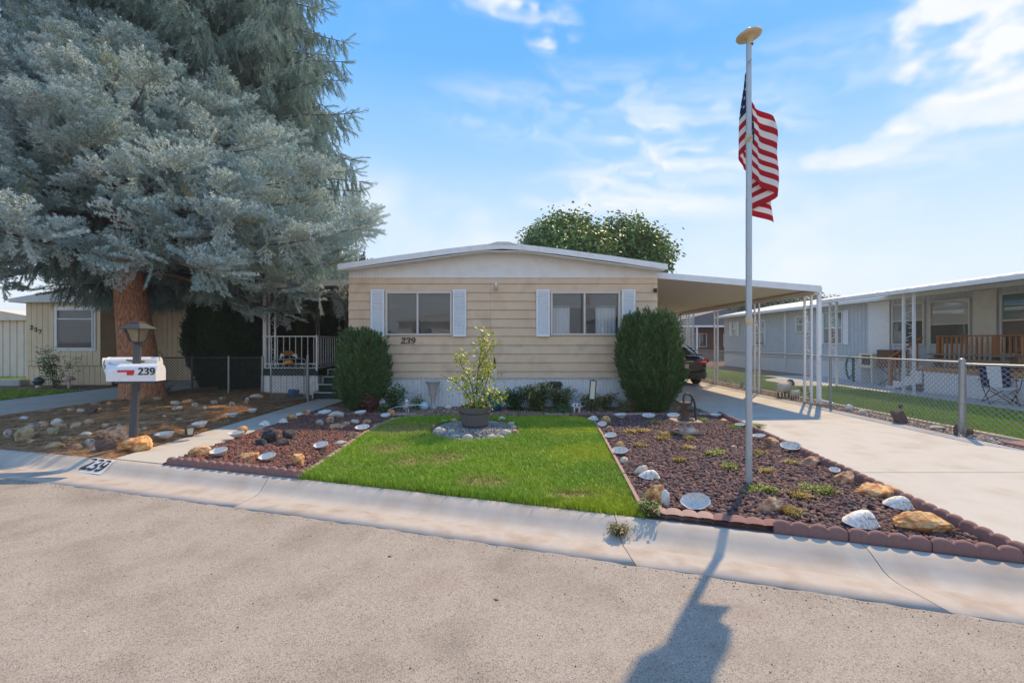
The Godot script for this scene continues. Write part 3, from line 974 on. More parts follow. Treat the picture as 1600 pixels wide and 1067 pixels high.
func make_carport() -> void:
	var c := thing("carport", "white metal carport roof on scrolled posts over the driveway", "carport", Vector3(5.58, 0, -11.25))
	# local x from -2.04 (house) to 2.07, z from 0 back to -9.8
	var st := tool()
	prism(st, PackedVector2Array([Vector2(-2.05, 3.235), Vector2(2.07, 2.895), Vector2(2.07, 2.95), Vector2(-2.05, 3.29)]), 9.75, Vector3(0, 0, -9.78))
	var roof := obj(st, "roof", M.roof_metal, c)
	st = tool()
	prism(st, PackedVector2Array([Vector2(-2.05, 3.15), Vector2(2.07, 2.80), Vector2(2.07, 2.958), Vector2(-2.05, 3.298)]), 0.03, Vector3(0, 0, -0.028))
	obj(st, "front_fascia", M.white_metal, roof)
	st = tool()
	var slope := Basis(Vector3(0, 0, 1), -0.0824)
	for k in 48:
		box(st, Vector3(0.0, 3.045, -0.13 - k * 0.2), Vector3(4.1, 0.012, 0.19), slope)
	obj(st, "soffit", M.soffit, roof)
	st = tool()
	cbox(st, Vector3(1.98, 2.80, -4.9), Vector3(0.08, 0.11, 9.7), 0.008)
	obj(st, "beam", M.soffit, c)
	st = tool()
	cbox(st, Vector3(2.075, 2.88, -4.9), Vector3(0.10, 0.13, 9.74), 0.015)
	obj(st, "gutter", M.white_metal, c)
	for d in [0.33, 2.75, 5.55, 8.25]:
		scroll_post(c, Vector3(1.96, 0.0, -d), 2.75, Vector3(0, 0, 0.26), M.white_metal)
	st = tool()
	cbox(st, Vector3(2.10, 1.42, -0.12), Vector3(0.10, 2.72, 0.075), 0.012)
	bar(st, Vector3(2.10, 0.10, -0.12), Vector3(2.30, 0.045, 0.12), 0.085, 0.07)
	obj(st, "downspout", M.white_metal, c)
	# slatted screen at the far end
	var s := thing("slat_screen", "slatted white privacy screen beyond the parked car", "screen", Vector3(7.3, 0, -20.2))
	for k in 24:
		st = tool()
		box(st, Vector3(0, 0.5 + k * 0.095, 0), Vector3(1.6, 0.045, 0.02))
		obj(st, "slat", M.white_metal, s)
	for px in [-0.75, -0.1, 0.2, 0.78]:
		st = tool()
		box(st, Vector3(px, 1.4, -0.04), Vector3(0.05, 2.8, 0.05))
		obj(st, "upright", M.grey_wood, s)

# ---------------------------------------------------------------- side porch with awning
func twisted_rail(parent: Node3D, a: Vector3, b: Vector3, h: float, n: int) -> void:
	var r := Node3D.new()
	r.name = "railing"
	parent.add_child(r, true)
	var st := tool()
	bar(st, a + Vector3(0, h, 0), b + Vector3(0, h, 0), 0.035, 0.03)
	obj(st, "top_rail", M.white_metal, r)
	st = tool()
	bar(st, a + Vector3(0, 0.14, 0), b + Vector3(0, 0.14, 0), 0.03, 0.025)
	bar(st, a + Vector3(0, 0.02, 0), b + Vector3(0, 0.02, 0), 0.03, 0.02)
	obj(st, "bottom_rail", M.white_metal, r)
	for k in n:
		var p := a.lerp(b, (k + 0.5) / n)
		st = tool()
		var prev := []
		for i in 15:
			var y := 0.14 + (h - 0.15) * i / 14.0
			var tw := 0.0 if i < 3 or i > 11 else (i - 3) * 0.8
			var ring := []
			for q in 4: ring.append(p + Vector3(cos(tw + q * PI / 2) * 0.011, y, sin(tw + q * PI / 2) * 0.011))
			if prev.size():
				for q in 4: quad(st, prev[q], ring[q], ring[(q + 1) % 4], prev[(q + 1) % 4])
			prev = ring
		obj(st, "baluster", M.white_metal, r)
	st = tool()   # little cast scrolls along the foot
	for k in n:
		var p := a.lerp(b, (k + 0.5) / n)
		var u := (b - a).normalized()
		var pts := []
		for i in 9: pts.append(p + u * cos(i * PI / 4) * 0.035 + Vector3(0, 0.08 + sin(i * PI / 4) * 0.04, 0))
		tube(st, pts, 0.006, 4, false)
	obj(st, "scrollwork", M.white_metal, r).set_meta("kind", "stuff")

func make_porch() -> void:
	var p := thing("side_porch", "raised side porch with dark green deck edge, white ribbed skirting and railing", "porch", Vector3(-5.53, 0, -12.9))
	# local: x from -1.6 to 0 (deck), z from 0 back to -7
	var st := tool()
	cbox(st, Vector3(-0.8, 0.78, -3.5), Vector3(1.62, 0.05, 7.0), 0.01)
	box(st, Vector3(0.78, 0.77, -4.0), Vector3(1.52, 0.05, 5.6))
	obj(st, "deck", M.green_paint, p)
	st = tool()
	cbox(st, Vector3(-0.8, 0.685, 0.005), Vector3(1.62, 0.135, 0.03), 0.004)
	cbox(st, Vector3(0.005, 0.685, -1.2), Vector3(0.03, 0.135, 2.38), 0.004)
	obj(st, "deck_edge", M.green_paint, p)
	st = tool()
	for k in 20: box(st, Vector3(-1.57 + k * 0.081, 0.31, -0.03 - 0.008 * (k % 2)), Vector3(0.07, 0.61, 0.02))
	for k in 28: box(st, Vector3(-0.03 - 0.008 * (k % 2), 0.31, -0.07 - k * 0.081), Vector3(0.02, 0.61, 0.07))
	obj(st, "skirting", M.skirt_metal, p)
	for k in 4:
		var s := Node3D.new()
		s.name = "step"
		p.add_child(s, true)
		s.position = Vector3(0.62, 0.0, 0.46 - k * 0.34)
		st = tool()
		cbox(st, Vector3(0, 0.085 + 0.19 * k, -0.02), Vector3(1.05, 0.165, 0.03), 0.003)
		cbox(st, Vector3(0, 0.03 + 0.095 * k, -0.22), Vector3(1.0, 0.05 + 0.19 * k, 0.30), 0.003)
		obj(st, "riser", M.green_paint, s)
		st = tool()
		cbox(st, Vector3(0, 0.182 + 0.19 * k, -0.14), Vector3(1.10, 0.028, 0.32), 0.006)
		obj(st, "tread", M.green_paint, s)
		st = tool()
		cbox(st, Vector3(0, 0.184 + 0.19 * k, 0.022), Vector3(1.10, 0.022, 0.02), 0.004)
		cbox(st, Vector3(-0.54, 0.09 + 0.19 * k, 0.0), Vector3(0.025, 0.18, 0.04), 0.004)
		obj(st, "nosing", M.white_metal, s)
	twisted_rail(p, Vector3(-1.58, 0.805, -0.05), Vector3(-0.03, 0.805, -0.05), 0.92, 9)
	twisted_rail(p, Vector3(-0.03, 0.805, -0.08), Vector3(-0.03, 0.805, -2.1), 0.92, 12)
	st = tool()
	cbox(st, Vector3(-0.012, 1.20, -0.012), Vector3(0.05, 1.12, 0.05), 0.006)
	obj(st, "corner_post", M.white_metal, p)
	# awning
	var a := thing("porch_awning", "metal awning on white posts over the side porch", "awning", Vector3(-5.6, 0, -12.9))
	st = tool()
	prism(st, PackedVector2Array([Vector2(-1.75, 3.13), Vector2(1.62, 3.25), Vector2(1.62, 3.31), Vector2(-1.75, 3.19)]), 8.4, Vector3(0, 0, -8.1))
	obj(st, "roof", M.roof_metal, a)
	st = tool()
	for k in 40: box(st, Vector3(-0.06, 3.165, 0.18 - k * 0.205), Vector3(3.3, 0.012, 0.195), Basis(Vector3(0, 0, 1), 0.0356))
	obj(st, "soffit", M.soffit, a)
	st = tool()
	prism(st, PackedVector2Array([Vector2(-1.75, 3.04), Vector2(1.62, 3.16), Vector2(1.62, 3.315), Vector2(-1.75, 3.195)]), 0.03, Vector3(0, 0, 0.302))
	obj(st, "fascia", M.white_metal, a)
	st = tool()
	cbox(st, Vector3(-1.66, 3.085, -3.9), Vector3(0.07, 0.09, 8.2), 0.008)
	obj(st, "beam", M.white_metal, a)
	scroll_post(a, Vector3(-1.42, 0.0, -0.42), 3.04, Vector3(0.17, 0, 0), M.white_metal)
	st = tool()
	cbox(st, Vector3(-1.62, 1.52, -0.40), Vector3(0.10, 3.04, 0.10), 0.008)
	obj(st, "square_post", M.white_metal, a)
	scroll_post(a, Vector3(-1.62, 0.81, -4.0), 2.22, Vector3(0, 0, 0.2), M.white_metal)
	scroll_post(a, Vector3(-1.62, 0.81, -7.6), 2.22, Vector3(0, 0, 0.2), M.white_metal)
	# wind chimes under the awning
	for w in [[-0.55, -3.3, 0.75, 5], [0.05, -2.3, 0.95, 6], [0.55, -4.2, 0.8, 4], [1.0, -3.0, 0.85, 5]]:
		var ch := thing("wind_chime", ["wind chime of short pale tubes hanging from the awning", "wind chime with a white bell hanging from the awning", "dark slim wind chime hanging from the awning", "wind chime with a ring top hanging near the tan wall"][used_names.get("wind_chime", 0)], "wind chime", Vector3(-5.6 + w[0], 3.16, -12.9 + w[1]), 0.0, "chimes under the awning")
		st = tool(false)
		tube(st, [Vector3(0, 0, 0), Vector3(0, -0.25, 0)], 0.004, 4)
		lathe(st, [Vector2(0, -0.28), Vector2(0.07, -0.275), Vector2(0.07, -0.25), Vector2(0, -0.245)], 12)
		obj(st, "top_disc", M.grey_wood, ch)
		for k in int(w[3]):
			st = tool(false)
			var an = TAU * k / w[3]
			var q := Vector3(cos(an) * 0.05, -0.30, sin(an) * 0.05)
			tube(st, [q + Vector3(0, 0.04, 0), q + Vector3(0, -w[2] * (0.6 + 0.1 * k), 0)], 0.010, 6)
			obj(st, "chime_tube", M.galvanised if k % 2 else M.rust_iron, ch)
		st = tool(false)
		lathe(st, [Vector2(0.0, -0.08), Vector2(0.065, -0.07), Vector2(0.05, 0.02), Vector2(0.02, 0.07), Vector2(0, 0.075)], 12, Vector3(0, -0.34 - w[2], 0))
		tube(st, [Vector3(0, -0.27, 0), Vector3(0, -0.3 - w[2], 0)], 0.003, 4)
		obj(st, "clapper", M.stone_white, ch)

# ---------------------------------------------------------------- the car
func loft(st: SurfaceTool, rings: Array, close_ends := true) -> void:
	st.set_smooth_group(0)
	for i in rings.size() - 1:
		var n: int = rings[i].size()
		for k in n:
			quad(st, rings[i][k], rings[i][(k + 1) % n], rings[i + 1][(k + 1) % n], rings[i + 1][k])
	if close_ends:
		st.set_smooth_group(-1)
		for e in [[rings[0], false], [rings[-1], true]]:
			var r: Array = e[0]
			var c := Vector3.ZERO
			for p in r: c += p
			c /= r.size()
			for k in r.size():
				if e[1]: tri(st, c, r[k], r[(k + 1) % r.size()])
				else: tri(st, c, r[(k + 1) % r.size()], r[k])

func car_ring(z: float, w: float, y0: float, y1: float, ex := 4.0, n := 28) -> Array:
	var out := []
	for k in n:
		var a := TAU * k / n
		var c := cos(a)
		var s := sin(a)
		out.append(Vector3(signf(c) * pow(absf(c), 2.0 / ex) * w, (y0 + y1) / 2 + signf(s) * pow(absf(s), 2.0 / ex) * (y1 - y0) / 2, z))
	return out

func make_car() -> void:
	var c := thing("parked_car", "black sedan parked nose-in under the carport", "car", Vector3(6.05, 0.01, -16.0))
	var st := tool(false)
	var rings := []
	for s in [[0.0, 0.66, 0.52, 0.90], [-0.05, 0.80, 0.40, 1.0], [-0.16, 0.865, 0.30, 1.06], [-0.45, 0.895, 0.24, 1.085], [-0.95, 0.905, 0.22, 1.07], [-2.4, 0.905, 0.22, 1.0], [-3.5, 0.90, 0.22, 0.95], [-4.1, 0.86, 0.25, 0.86], [-4.45, 0.76, 0.32, 0.76], [-4.58, 0.6, 0.4, 0.68]]:
		rings.append(car_ring(s[0], s[1], s[2], s[3]))
	loft(st, rings)
	obj(st, "body", M.car_black, c)
	st = tool(false)
	rings = []
	for s in [[-0.5, 0.70, 1.02, 1.075], [-0.75, 0.73, 1.0, 1.20], [-1.05, 0.735, 1.0, 1.345], [-1.5, 0.725, 1.0, 1.43], [-2.2, 0.72, 0.98, 1.43], [-2.75, 0.72, 0.96, 1.31], [-3.3, 0.70, 0.94, 1.0]]:
		var r := car_ring(s[0], s[1], s[2], s[3], 3.0)
		for k in r.size():
			var q: Vector3 = r[k]
			q.x *= 1.0 - 0.24 * clampf((q.y - 1.02) / 0.44, 0.0, 1.0)
			r[k] = q
		rings.append(r)
	loft(st, rings)
	var gh := obj(st, "windows", M.car_glass, c)
	st = tool(false)
	rings = []
	for s in [[-0.98, 0.55, 1.335, 1.36], [-1.2, 0.565, 1.36, 1.425], [-1.6, 0.57, 1.38, 1.465], [-2.2, 0.565, 1.38, 1.465], [-2.62, 0.55, 1.32, 1.37]]: rings.append(car_ring(s[0], s[1], s[2], s[3], 3.0))
	loft(st, rings)
	obj(st, "roof_panel", M.car_black, gh)
	for s in [-1, 1]:
		st = tool(false)
		tube(st, [Vector3(s * 0.69, 1.05, -0.46), Vector3(s * 0.655, 1.20, -0.72), Vector3(s * 0.60, 1.355, -1.08), Vector3(s * 0.575, 1.42, -1.4)], 0.03, 8)
		obj(st, "rear_pillar", M.car_black, gh)
	st = tool()
	cbox(st, Vector3(0, 0.40, 0.02), Vector3(1.60, 0.20, 0.10), 0.04)
	cbox(st, Vector3(0, 0.285, 0.0), Vector3(1.5, 0.07, 0.10), 0.02)
	obj(st, "bumper", M.car_black, c)
	st = tool()
	cbox(st, Vector3(0, 1.088, -0.14), Vector3(1.36, 0.03, 0.16), 0.01)
	obj(st, "spoiler", M.car_black, c)
	st = tool()
	cbox(st, Vector3(0, 0.865, 0.012), Vector3(0.70, 0.028, 0.03), 0.008)
	obj(st, "chrome_strip", M.chrome, c)
	for s in [-1, 1]:
		st = tool()
		var q := PackedVector2Array([Vector2(0.44, 0.80), Vector2(0.70, 0.78), Vector2(0.86, 0.84), Vector2(0.88, 0.95), Vector2(0.72, 0.965), Vector2(0.56, 0.90)])
		if s < 0:
			for i in q.size(): q[i].x = -q[i].x
			q.reverse()
		prism(st, q, 0.11, Vector3(0, 0, -0.085))
		var l := obj(st, "tail_light", M.tail_red, c)
		st = tool()
		box(st, Vector3(s * 0.70, 0.865, 0.027), Vector3(0.16, 0.035, 0.008))
		obj(st, "reverse_lens", M.shell_in, l)
	st = tool()
	box(st, Vector3(0, 0.70, 0.022), Vector3(0.33, 0.165, 0.012))
	obj(st, "licence_plate", M.plate_pink, c)
	st = tool(false)
	lathe(st, [Vector2(0.0, 0.0), Vector2(0.055, 0.002), Vector2(0.055, 0.012), Vector2(0, 0.014)], 16)
	var bd := obj(st, "badge", M.chrome, c)
	bd.position = Vector3(0, 0.945, 0.0)
	bd.rotation.x = PI / 2 - 0.2
	for s in [-1, 1]:
		for z in [-0.95, -3.65]:
			var w := Node3D.new()
			w.name = "wheel"
			c.add_child(w, true)
			w.position = Vector3(s * 0.80, 0.32, z)
			w.rotation.z = -PI / 2 * s
			st = tool(false)
			lathe(st, [Vector2(0.20, -0.11), Vector2(0.29, -0.11), Vector2(0.318, -0.08), Vector2(0.32, 0.08), Vector2(0.29, 0.115), Vector2(0.21, 0.11)], 28)
			obj(st, "tyre", M.tyre_rubber, w)
			st = tool(false)
			lathe(st, [Vector2(0.0, 0.06), Vector2(0.06, 0.065), Vector2(0.20, 0.09), Vector2(0.215, 0.10)], 20)
			obj(st, "rim", M.chrome, w)

# ---------------------------------------------------------------- neighbouring houses
func wall_window(parent: Node3D, d0: float, d1: float, y0: float, y1: float, shut: int, mid: float, fm: Material, back: Material) -> void:   # on a wall facing -x; local z = -(d - base)
	var w := absf(d1 - d0)
	var n := sliding_window(parent, Vector3(-0.03, (y0 + y1) / 2, -(d0 + d1) / 2), w, y1 - y0, fm, mid, true, -PI / 2)
	var st := tool()
	box(st, Vector3(0, 0, -0.022), Vector3(w - 0.06, y1 - y0 - 0.06, 0.004))
	obj(st, "screen", M.screen_mesh, n)
	st = tool()
	box(st, Vector3(0, (y1 - y0) / 4 - 0.01 + mid / 2, -0.016), Vector3(w - 0.07, (y1 - y0) / 2 - 0.07 - mid, 0.003))
	obj(st, "blind", back, n)
	for s in [-1, 1]:
		if shut & (1 if s < 0 else 2):
			st = tool()
			var q := Node3D.new()
			q.name = "shutter"
			parent.add_child(q, true)
			q.position = Vector3(-0.03, (y0 + y1) / 2, -(d0 + d1) / 2 + s * (w / 2 + 0.17))
			cbox(st, Vector3.ZERO, Vector3(0.03, y1 - y0 + 0.06, 0.30), 0.006)
			obj(st, "panel", M.shutter_white, q)

func make_grey_house() -> void:
	var h := thing("grey_house", "blue-grey mobile home with white skirting and metal porch roof", "house", Vector3(14.0, 0, -11.0))
	# local z = -(d - 11); wall from d = 9 to d = 30
	var st := tool()
	for k in 105:
		var d := 9.1 + k * 0.2
		box(st, Vector3(0.02, 1.97, -(d - 11)), Vector3(0.04, 2.46, 0.185))
	box(st, Vector3(0.07, 1.97, -8.5), Vector3(0.06, 2.46, 21.0))
	obj(st, "wall", M.house_grey, h)
	st = tool()
	box(st, Vector3(3.6, 1.6, -18.97), Vector3(6.9, 3.2, 0.06))
	box(st, Vector3(3.6, 1.6, 2.0), Vector3(6.9, 3.2, 0.06))
	obj(st, "end_wall", M.house_grey, h)
	st = tool()
	box(st, Vector3(0.03, 0.36, -8.5), Vector3(0.05, 0.72, 21.0))
	for k in 26: box(st, Vector3(0.0, 0.36, -18.6 + k * 0.8), Vector3(0.02, 0.72, 0.03))
	obj(st, "skirting", M.skirt_metal, h)
	st = tool()
	prism(st, PackedVector2Array([Vector2(-0.35, 3.13), Vector2(3.5, 3.85), Vector2(7.3, 3.13), Vector2(7.3, 3.25), Vector2(3.5, 3.98), Vector2(-0.35, 3.25)]), 21.6, Vector3(0, 0, -19.3))
	var rf := obj(st, "roof", M.roof_metal, h)
	st = tool()
	cbox(st, Vector3(-0.40, 3.15, -8.5), Vector3(0.09, 0.13, 21.6), 0.012)
	obj(st, "gutter", M.white_metal, rf)
	wall_window(h, 28.9 - 11, 28.3 - 11, 1.94, 2.79, 3, 0.0, M.white_metal, M.teal_blind)
	wall_window(h, 26.1 - 11, 25.1 - 11, 1.36, 2.80, 1, 0.0, M.white_metal, M.teal_blind)
	wall_window(h, 22.35 - 11, 21.75 - 11, 2.02, 2.80, 2, 0.0, M.white_metal, M.teal_blind)
	wall_window(h, 20.4 - 11, 19.2 - 11, 1.47, 2.86, 3, 0.0, M.white_metal, M.teal_blind)
	wall_window(h, 16.7 - 11, 15.4 - 11, 1.46, 2.92, 0, 0.12, M.door_paint, M.curtain)
	wall_window(h, 15.2 - 11, 13.85 - 11, 1.46, 2.92, 0, -0.05, M.door_paint, M.curtain)
	wall_window(h, 13.0 - 11, 11.7 - 11, 1.2, 2.95, 0, 0.1, M.door_paint, M.teal_blind)
	st = tool()
	cbox(st, Vector3(-0.035, 2.0, -6.3), Vector3(0.05, 2.2, 1.0), 0.01)
	obj(st, "white_panel", M.white_metal, h)
	st = tool()
	cbox(st, Vector3(-0.04, 1.95, -2.42), Vector3(0.06, 2.3, 0.66), 0.01)
	obj(st, "door", M.door_paint, h)
	st = tool()
	cbox(st, Vector3(-0.05, 1.75, -12.2), Vector3(0.08, 2.7, 0.10), 0.012)
	obj(st, "downspout", M.white_metal, h)
	# porch roof
	var p := thing("porch_roof", "corrugated metal porch roof on scrolled white posts beside the grey house", "roof", Vector3(11.3, 0, -11.0))
	st = tool()
	var L := 8.6
	var nseg := 110
	for k in nseg:
		var z0 := -5.6 + L * k / nseg
		var z1 := -5.6 + L * (k + 1) / nseg
		var h0 := 0.012 * sin(k * 1.4)
		var h1 := 0.012 * sin((k + 1) * 1.4)
		quad(st, Vector3(0, 3.09 + h0, z0), Vector3(0, 3.09 + h1, z1), Vector3(3.2, 3.56 + h1, z1), Vector3(3.2, 3.56 + h0, z0))
		quad(st, Vector3(0, 3.07 + h1, z1), Vector3(0, 3.07 + h0, z0), Vector3(3.2, 3.54 + h0, z0), Vector3(3.2, 3.54 + h1, z1))
	obj(st, "roof_sheet", M.roof_metal, p)
	st = tool()
	cbox(st, Vector3(-0.02, 3.02, -1.3), Vector3(0.08, 0.13, L), 0.012)
	obj(st, "fascia", M.white_metal, p)
	st = tool()
	box(st, Vector3(1.6, 3.2, -5.55), Vector3(3.2, 0.06, 0.06), Basis(Vector3(0, 0, 1), 0.146))
	obj(st, "end_beam", M.white_metal, p)
	for z in [-5.3, -2.2, 1.6]: scroll_post(p, Vector3(0.22, 0.0, z), 3.0, Vector3(0, 0, 0.34), M.white_metal, 0.03)
	# deck
	var dk := thing("wooden_deck", "raised porch deck with red-brown railing, white skirting and side steps", "deck", Vector3(12.75, 0, -14.1))
	st = tool()
	for k in 9: box(st, Vector3(0.07 + k * 0.135, 0.79, 2.6), Vector3(0.13, 0.03, 5.2))
	obj(st, "deck_boards", M.red_wood, dk)
	st = tool()
	cbox(st, Vector3(-0.01, 0.735, 2.6), Vector3(0.035, 0.14, 5.2), 0.006)
	obj(st, "rim_board", M.orange_wood, dk)
	for k in 4:
		st = tool()
		cbox(st, Vector3(0.01, 0.33, 0.66 + k * 1.3), Vector3(0.03, 0.64, 1.27), 0.008)
		cbox(st, Vector3(-0.01, 0.33, 0.66 + k * 1.3), Vector3(0.02, 0.50, 1.1), 0.004)
		obj(st, "skirting_panel", M.white_metal, dk)
	var rail := Node3D.new()
	rail.name = "railing"
	dk.add_child(rail)
	st = tool()
	cbox(st, Vector3(0.42, 1.74, 2.55), Vector3(0.11, 0.04, 5.1), 0.008)
	obj(st, "top_rail", M.red_wood, rail)
	for k in 4:
		st = tool()
		cbox(st, Vector3(0.42, 1.27, 0.08 + k * 1.66), Vector3(0.10, 0.94, 0.10), 0.01)
		obj(st, "newel", M.red_wood, rail)
	for k in 34:
		st = tool()
		cbox(st, Vector3(0.40, 1.26, 0.22 + k * 0.145), Vector3(0.04, 0.90, 0.045), 0.005)
		obj(st, "baluster", M.red_wood if k % 3 else M.orange_wood, rail)
	# steps running down at the far end
	for k in 4:
		st = tool()
		cbox(st, Vector3(0.45, 0.68 - k * 0.19, -0.17 - k * 0.30), Vector3(0.95, 0.05, 0.32), 0.008)
		obj(st, "tread", M.red_wood, dk)
	st = tool()
	prism(st, PackedVector2Array([Vector2(0, 0.66), Vector2(0, 0.30), Vector2(1.1, -0.0), Vector2(1.35, -0.0), Vector2(1.35, 0.10), Vector2(1.05, 0.10), Vector2(1.05, 0.28), Vector2(0.72, 0.28), Vector2(0.72, 0.47), Vector2(0.38, 0.47), Vector2(0.38, 0.66)]), 0.04, Vector3(-0.06, 0.0, 0.0), Basis(Vector3(0, 0, -1), Vector3.UP, Vector3(1, 0, 0)))
	obj(st, "stringer", M.white_metal, dk)
	st = tool()
	bar(st, Vector3(0.0, 1.70, -0.05), Vector3(0.0, 1.02, -1.25), 0.09, 0.045)
	obj(st, "stair_rail", M.red_wood, dk)
	st = tool()
	cbox(st, Vector3(0.0, 0.55, -1.22), Vector3(0.09, 1.08, 0.09), 0.01)
	obj(st, "stair_newel", M.orange_wood, dk)
	for k in 6:
		st = tool()
		var z := -0.2 - k * 0.165
		var ty := 1.66 + z * 0.565
		cbox(st, Vector3(0.0, ty - 0.42, z), Vector3(0.04, 0.78, 0.045), 0.005)
		obj(st, "stair_baluster", M.red_wood, dk)
	# bench on the deck
	var b := thing("wooden_bench", "weathered grey plank bench on the deck against the railing", "bench", Vector3(13.0, 0.805, -12.9))
	st = tool()
	for k in 2: cbox(st, Vector3(-0.07 + k * 0.14, 0.385, 0), Vector3(0.13, 0.045, 2.4), 0.006)
	obj(st, "seat", M.grey_wood, b)
	st = tool()
	cbox(st, Vector3(-0.13, 0.22, 0), Vector3(0.03, 0.10, 2.3), 0.006)
	obj(st, "apron", M.grey_wood, b)
	for z in [-1.0, 1.0]:
		st = tool()
		cbox(st, Vector3(0, 0.18, z), Vector3(0.26, 0.36, 0.05), 0.006)
		obj(st, "leg", M.grey_wood, b)
	# things beside the steps: hose on its hanger, a heater box and a brown cabinet on folding legs
	var cab := thing("brown_cabinet", "brown boxy cabinet on folding legs beside the deck steps", "cabinet", Vector3(13.3, 0.006, -15.9))
	st = tool()
	cbox(st, Vector3(0, 0.97, 0), Vector3(0.5, 0.62, 0.75), 0.015)
	obj(st, "body", M.brown_panel, cab)
	for s in [-1, 1]:
		st = tool(false)
		tube(st, [Vector3(-0.2, 0.02, s * 0.35), Vector3(0.2, 0.66, -s * 0.3)], 0.016, 6)
		tube(st, [Vector3(0.2, 0.02, s * 0.35), Vector3(-0.2, 0.66, -s * 0.3)], 0.016, 6)
		obj(st, "leg", M.dark_fixture, cab)
	var ac := thing("heater_box", "cream metal utility box by the hose and brown cabinet", "utility box", Vector3(13.5, 0.006, -17.1))
	st = tool()
	cbox(st, Vector3(0, 0.85, 0), Vector3(0.45, 0.55, 0.7), 0.02)
	obj(st, "case", M.cream_panel, ac)
	st = tool()
	box(st, Vector3(-0.23, 0.88, 0.05), Vector3(0.012, 0.36, 0.4))
	obj(st, "grille", M.dark_fixture, ac)
	st = tool()
	for s in [-1, 1]: box(st, Vector3(0, 0.29, s * 0.28), Vector3(0.4, 0.58, 0.05))
	obj(st, "stand", M.white_metal, ac)
	st = tool(false)
	var pts := []
	for k in 140:
		var a := k * 0.28
		pts.append(Vector3(-0.10 - 0.02 * sin(k * 0.37), 0.55 + sin(a) * (0.42 + 0.05 * sin(k * 0.21)), cos(a) * (0.20 + 0.04 * sin(k * 0.33))))
	tube(st, pts, 0.012, 6)
	box(st, Vector3(0.0, 0.95, 0), Vector3(0.12, 0.08, 0.10))
	box(st, Vector3(0.05, 0.47, 0), Vector3(0.06, 0.94, 0.06))
	tag(obj(st, "garden_hose", M.hose_green), "green garden hose coiled on a hanger beside the cream box", "hose").position = Vector3(13.4, 0.006, -17.9)
	# a small brown house far behind
	var bh := thing("brown_house", "small brown house with white posts far behind the lawn", "house", Vector3(16.5, 0, -41))
	st = tool()
	box(st, Vector3(2.0, 1.5, -4), Vector3(9, 3.0, 8))
	obj(st, "wall", M.brown_panel, bh)
	st = tool()
	prism(st, PackedVector2Array([Vector2(-3.4, 2.9), Vector2(7.2, 2.9), Vector2(7.2, 3.05), Vector2(2, 4.4), Vector2(-3.4, 3.05)]), 10, Vector3(0, 0, -8.5))
	obj(st, "roof", M.roof_shingle, bh)
	st = tool()
	box(st, Vector3(1.9, 2.9, 1.52), Vector3(10.6, 0.16, 0.1))
	obj(st, "fascia", M.white_metal, bh)
	for x in [-2.6, -0.4, 1.4, 4.5]:
		st = tool()
		box(st, Vector3(x, 1.45, 1.4), Vector3(0.14, 2.9, 0.14))
		obj(st, "post", M.white_metal, bh)
	for x in [0.4, 3.2]:
		var w := sliding_window(bh, Vector3(x, 1.7, 0.03), 1.3, 1.2, M.white_metal)
		st = tool()
		box(st, Vector3(0, 0, -0.02), Vector3(1.2, 1.1, 0.004))
		obj(st, "screen", M.screen_mesh, w)

func grooved_wall(parent: Node3D, x0: float, x1: float, y0: float, y1: float, z: float, m: Material, pitch := 0.2) -> void:
	var n := int((x1 - x0) / pitch)
	for k in n:
		var st := tool()
		var a := lerpf(x0, x1, float(k) / n) + 0.005
		var b := lerpf(x0, x1, float(k + 1) / n) - 0.005
		cbox(st, Vector3((a + b) / 2, (y0 + y1) / 2, z), Vector3(b - a, y1 - y0, 0.03), 0.004)
		obj(st, "wall_panel", m, parent)
	var st2 := tool()
	box(st2, Vector3((x0 + x1) / 2, (y0 + y1) / 2, z - 0.025), Vector3(x1 - x0, y1 - y0, 0.02))
	obj(st2, "wall_backing", m, parent)

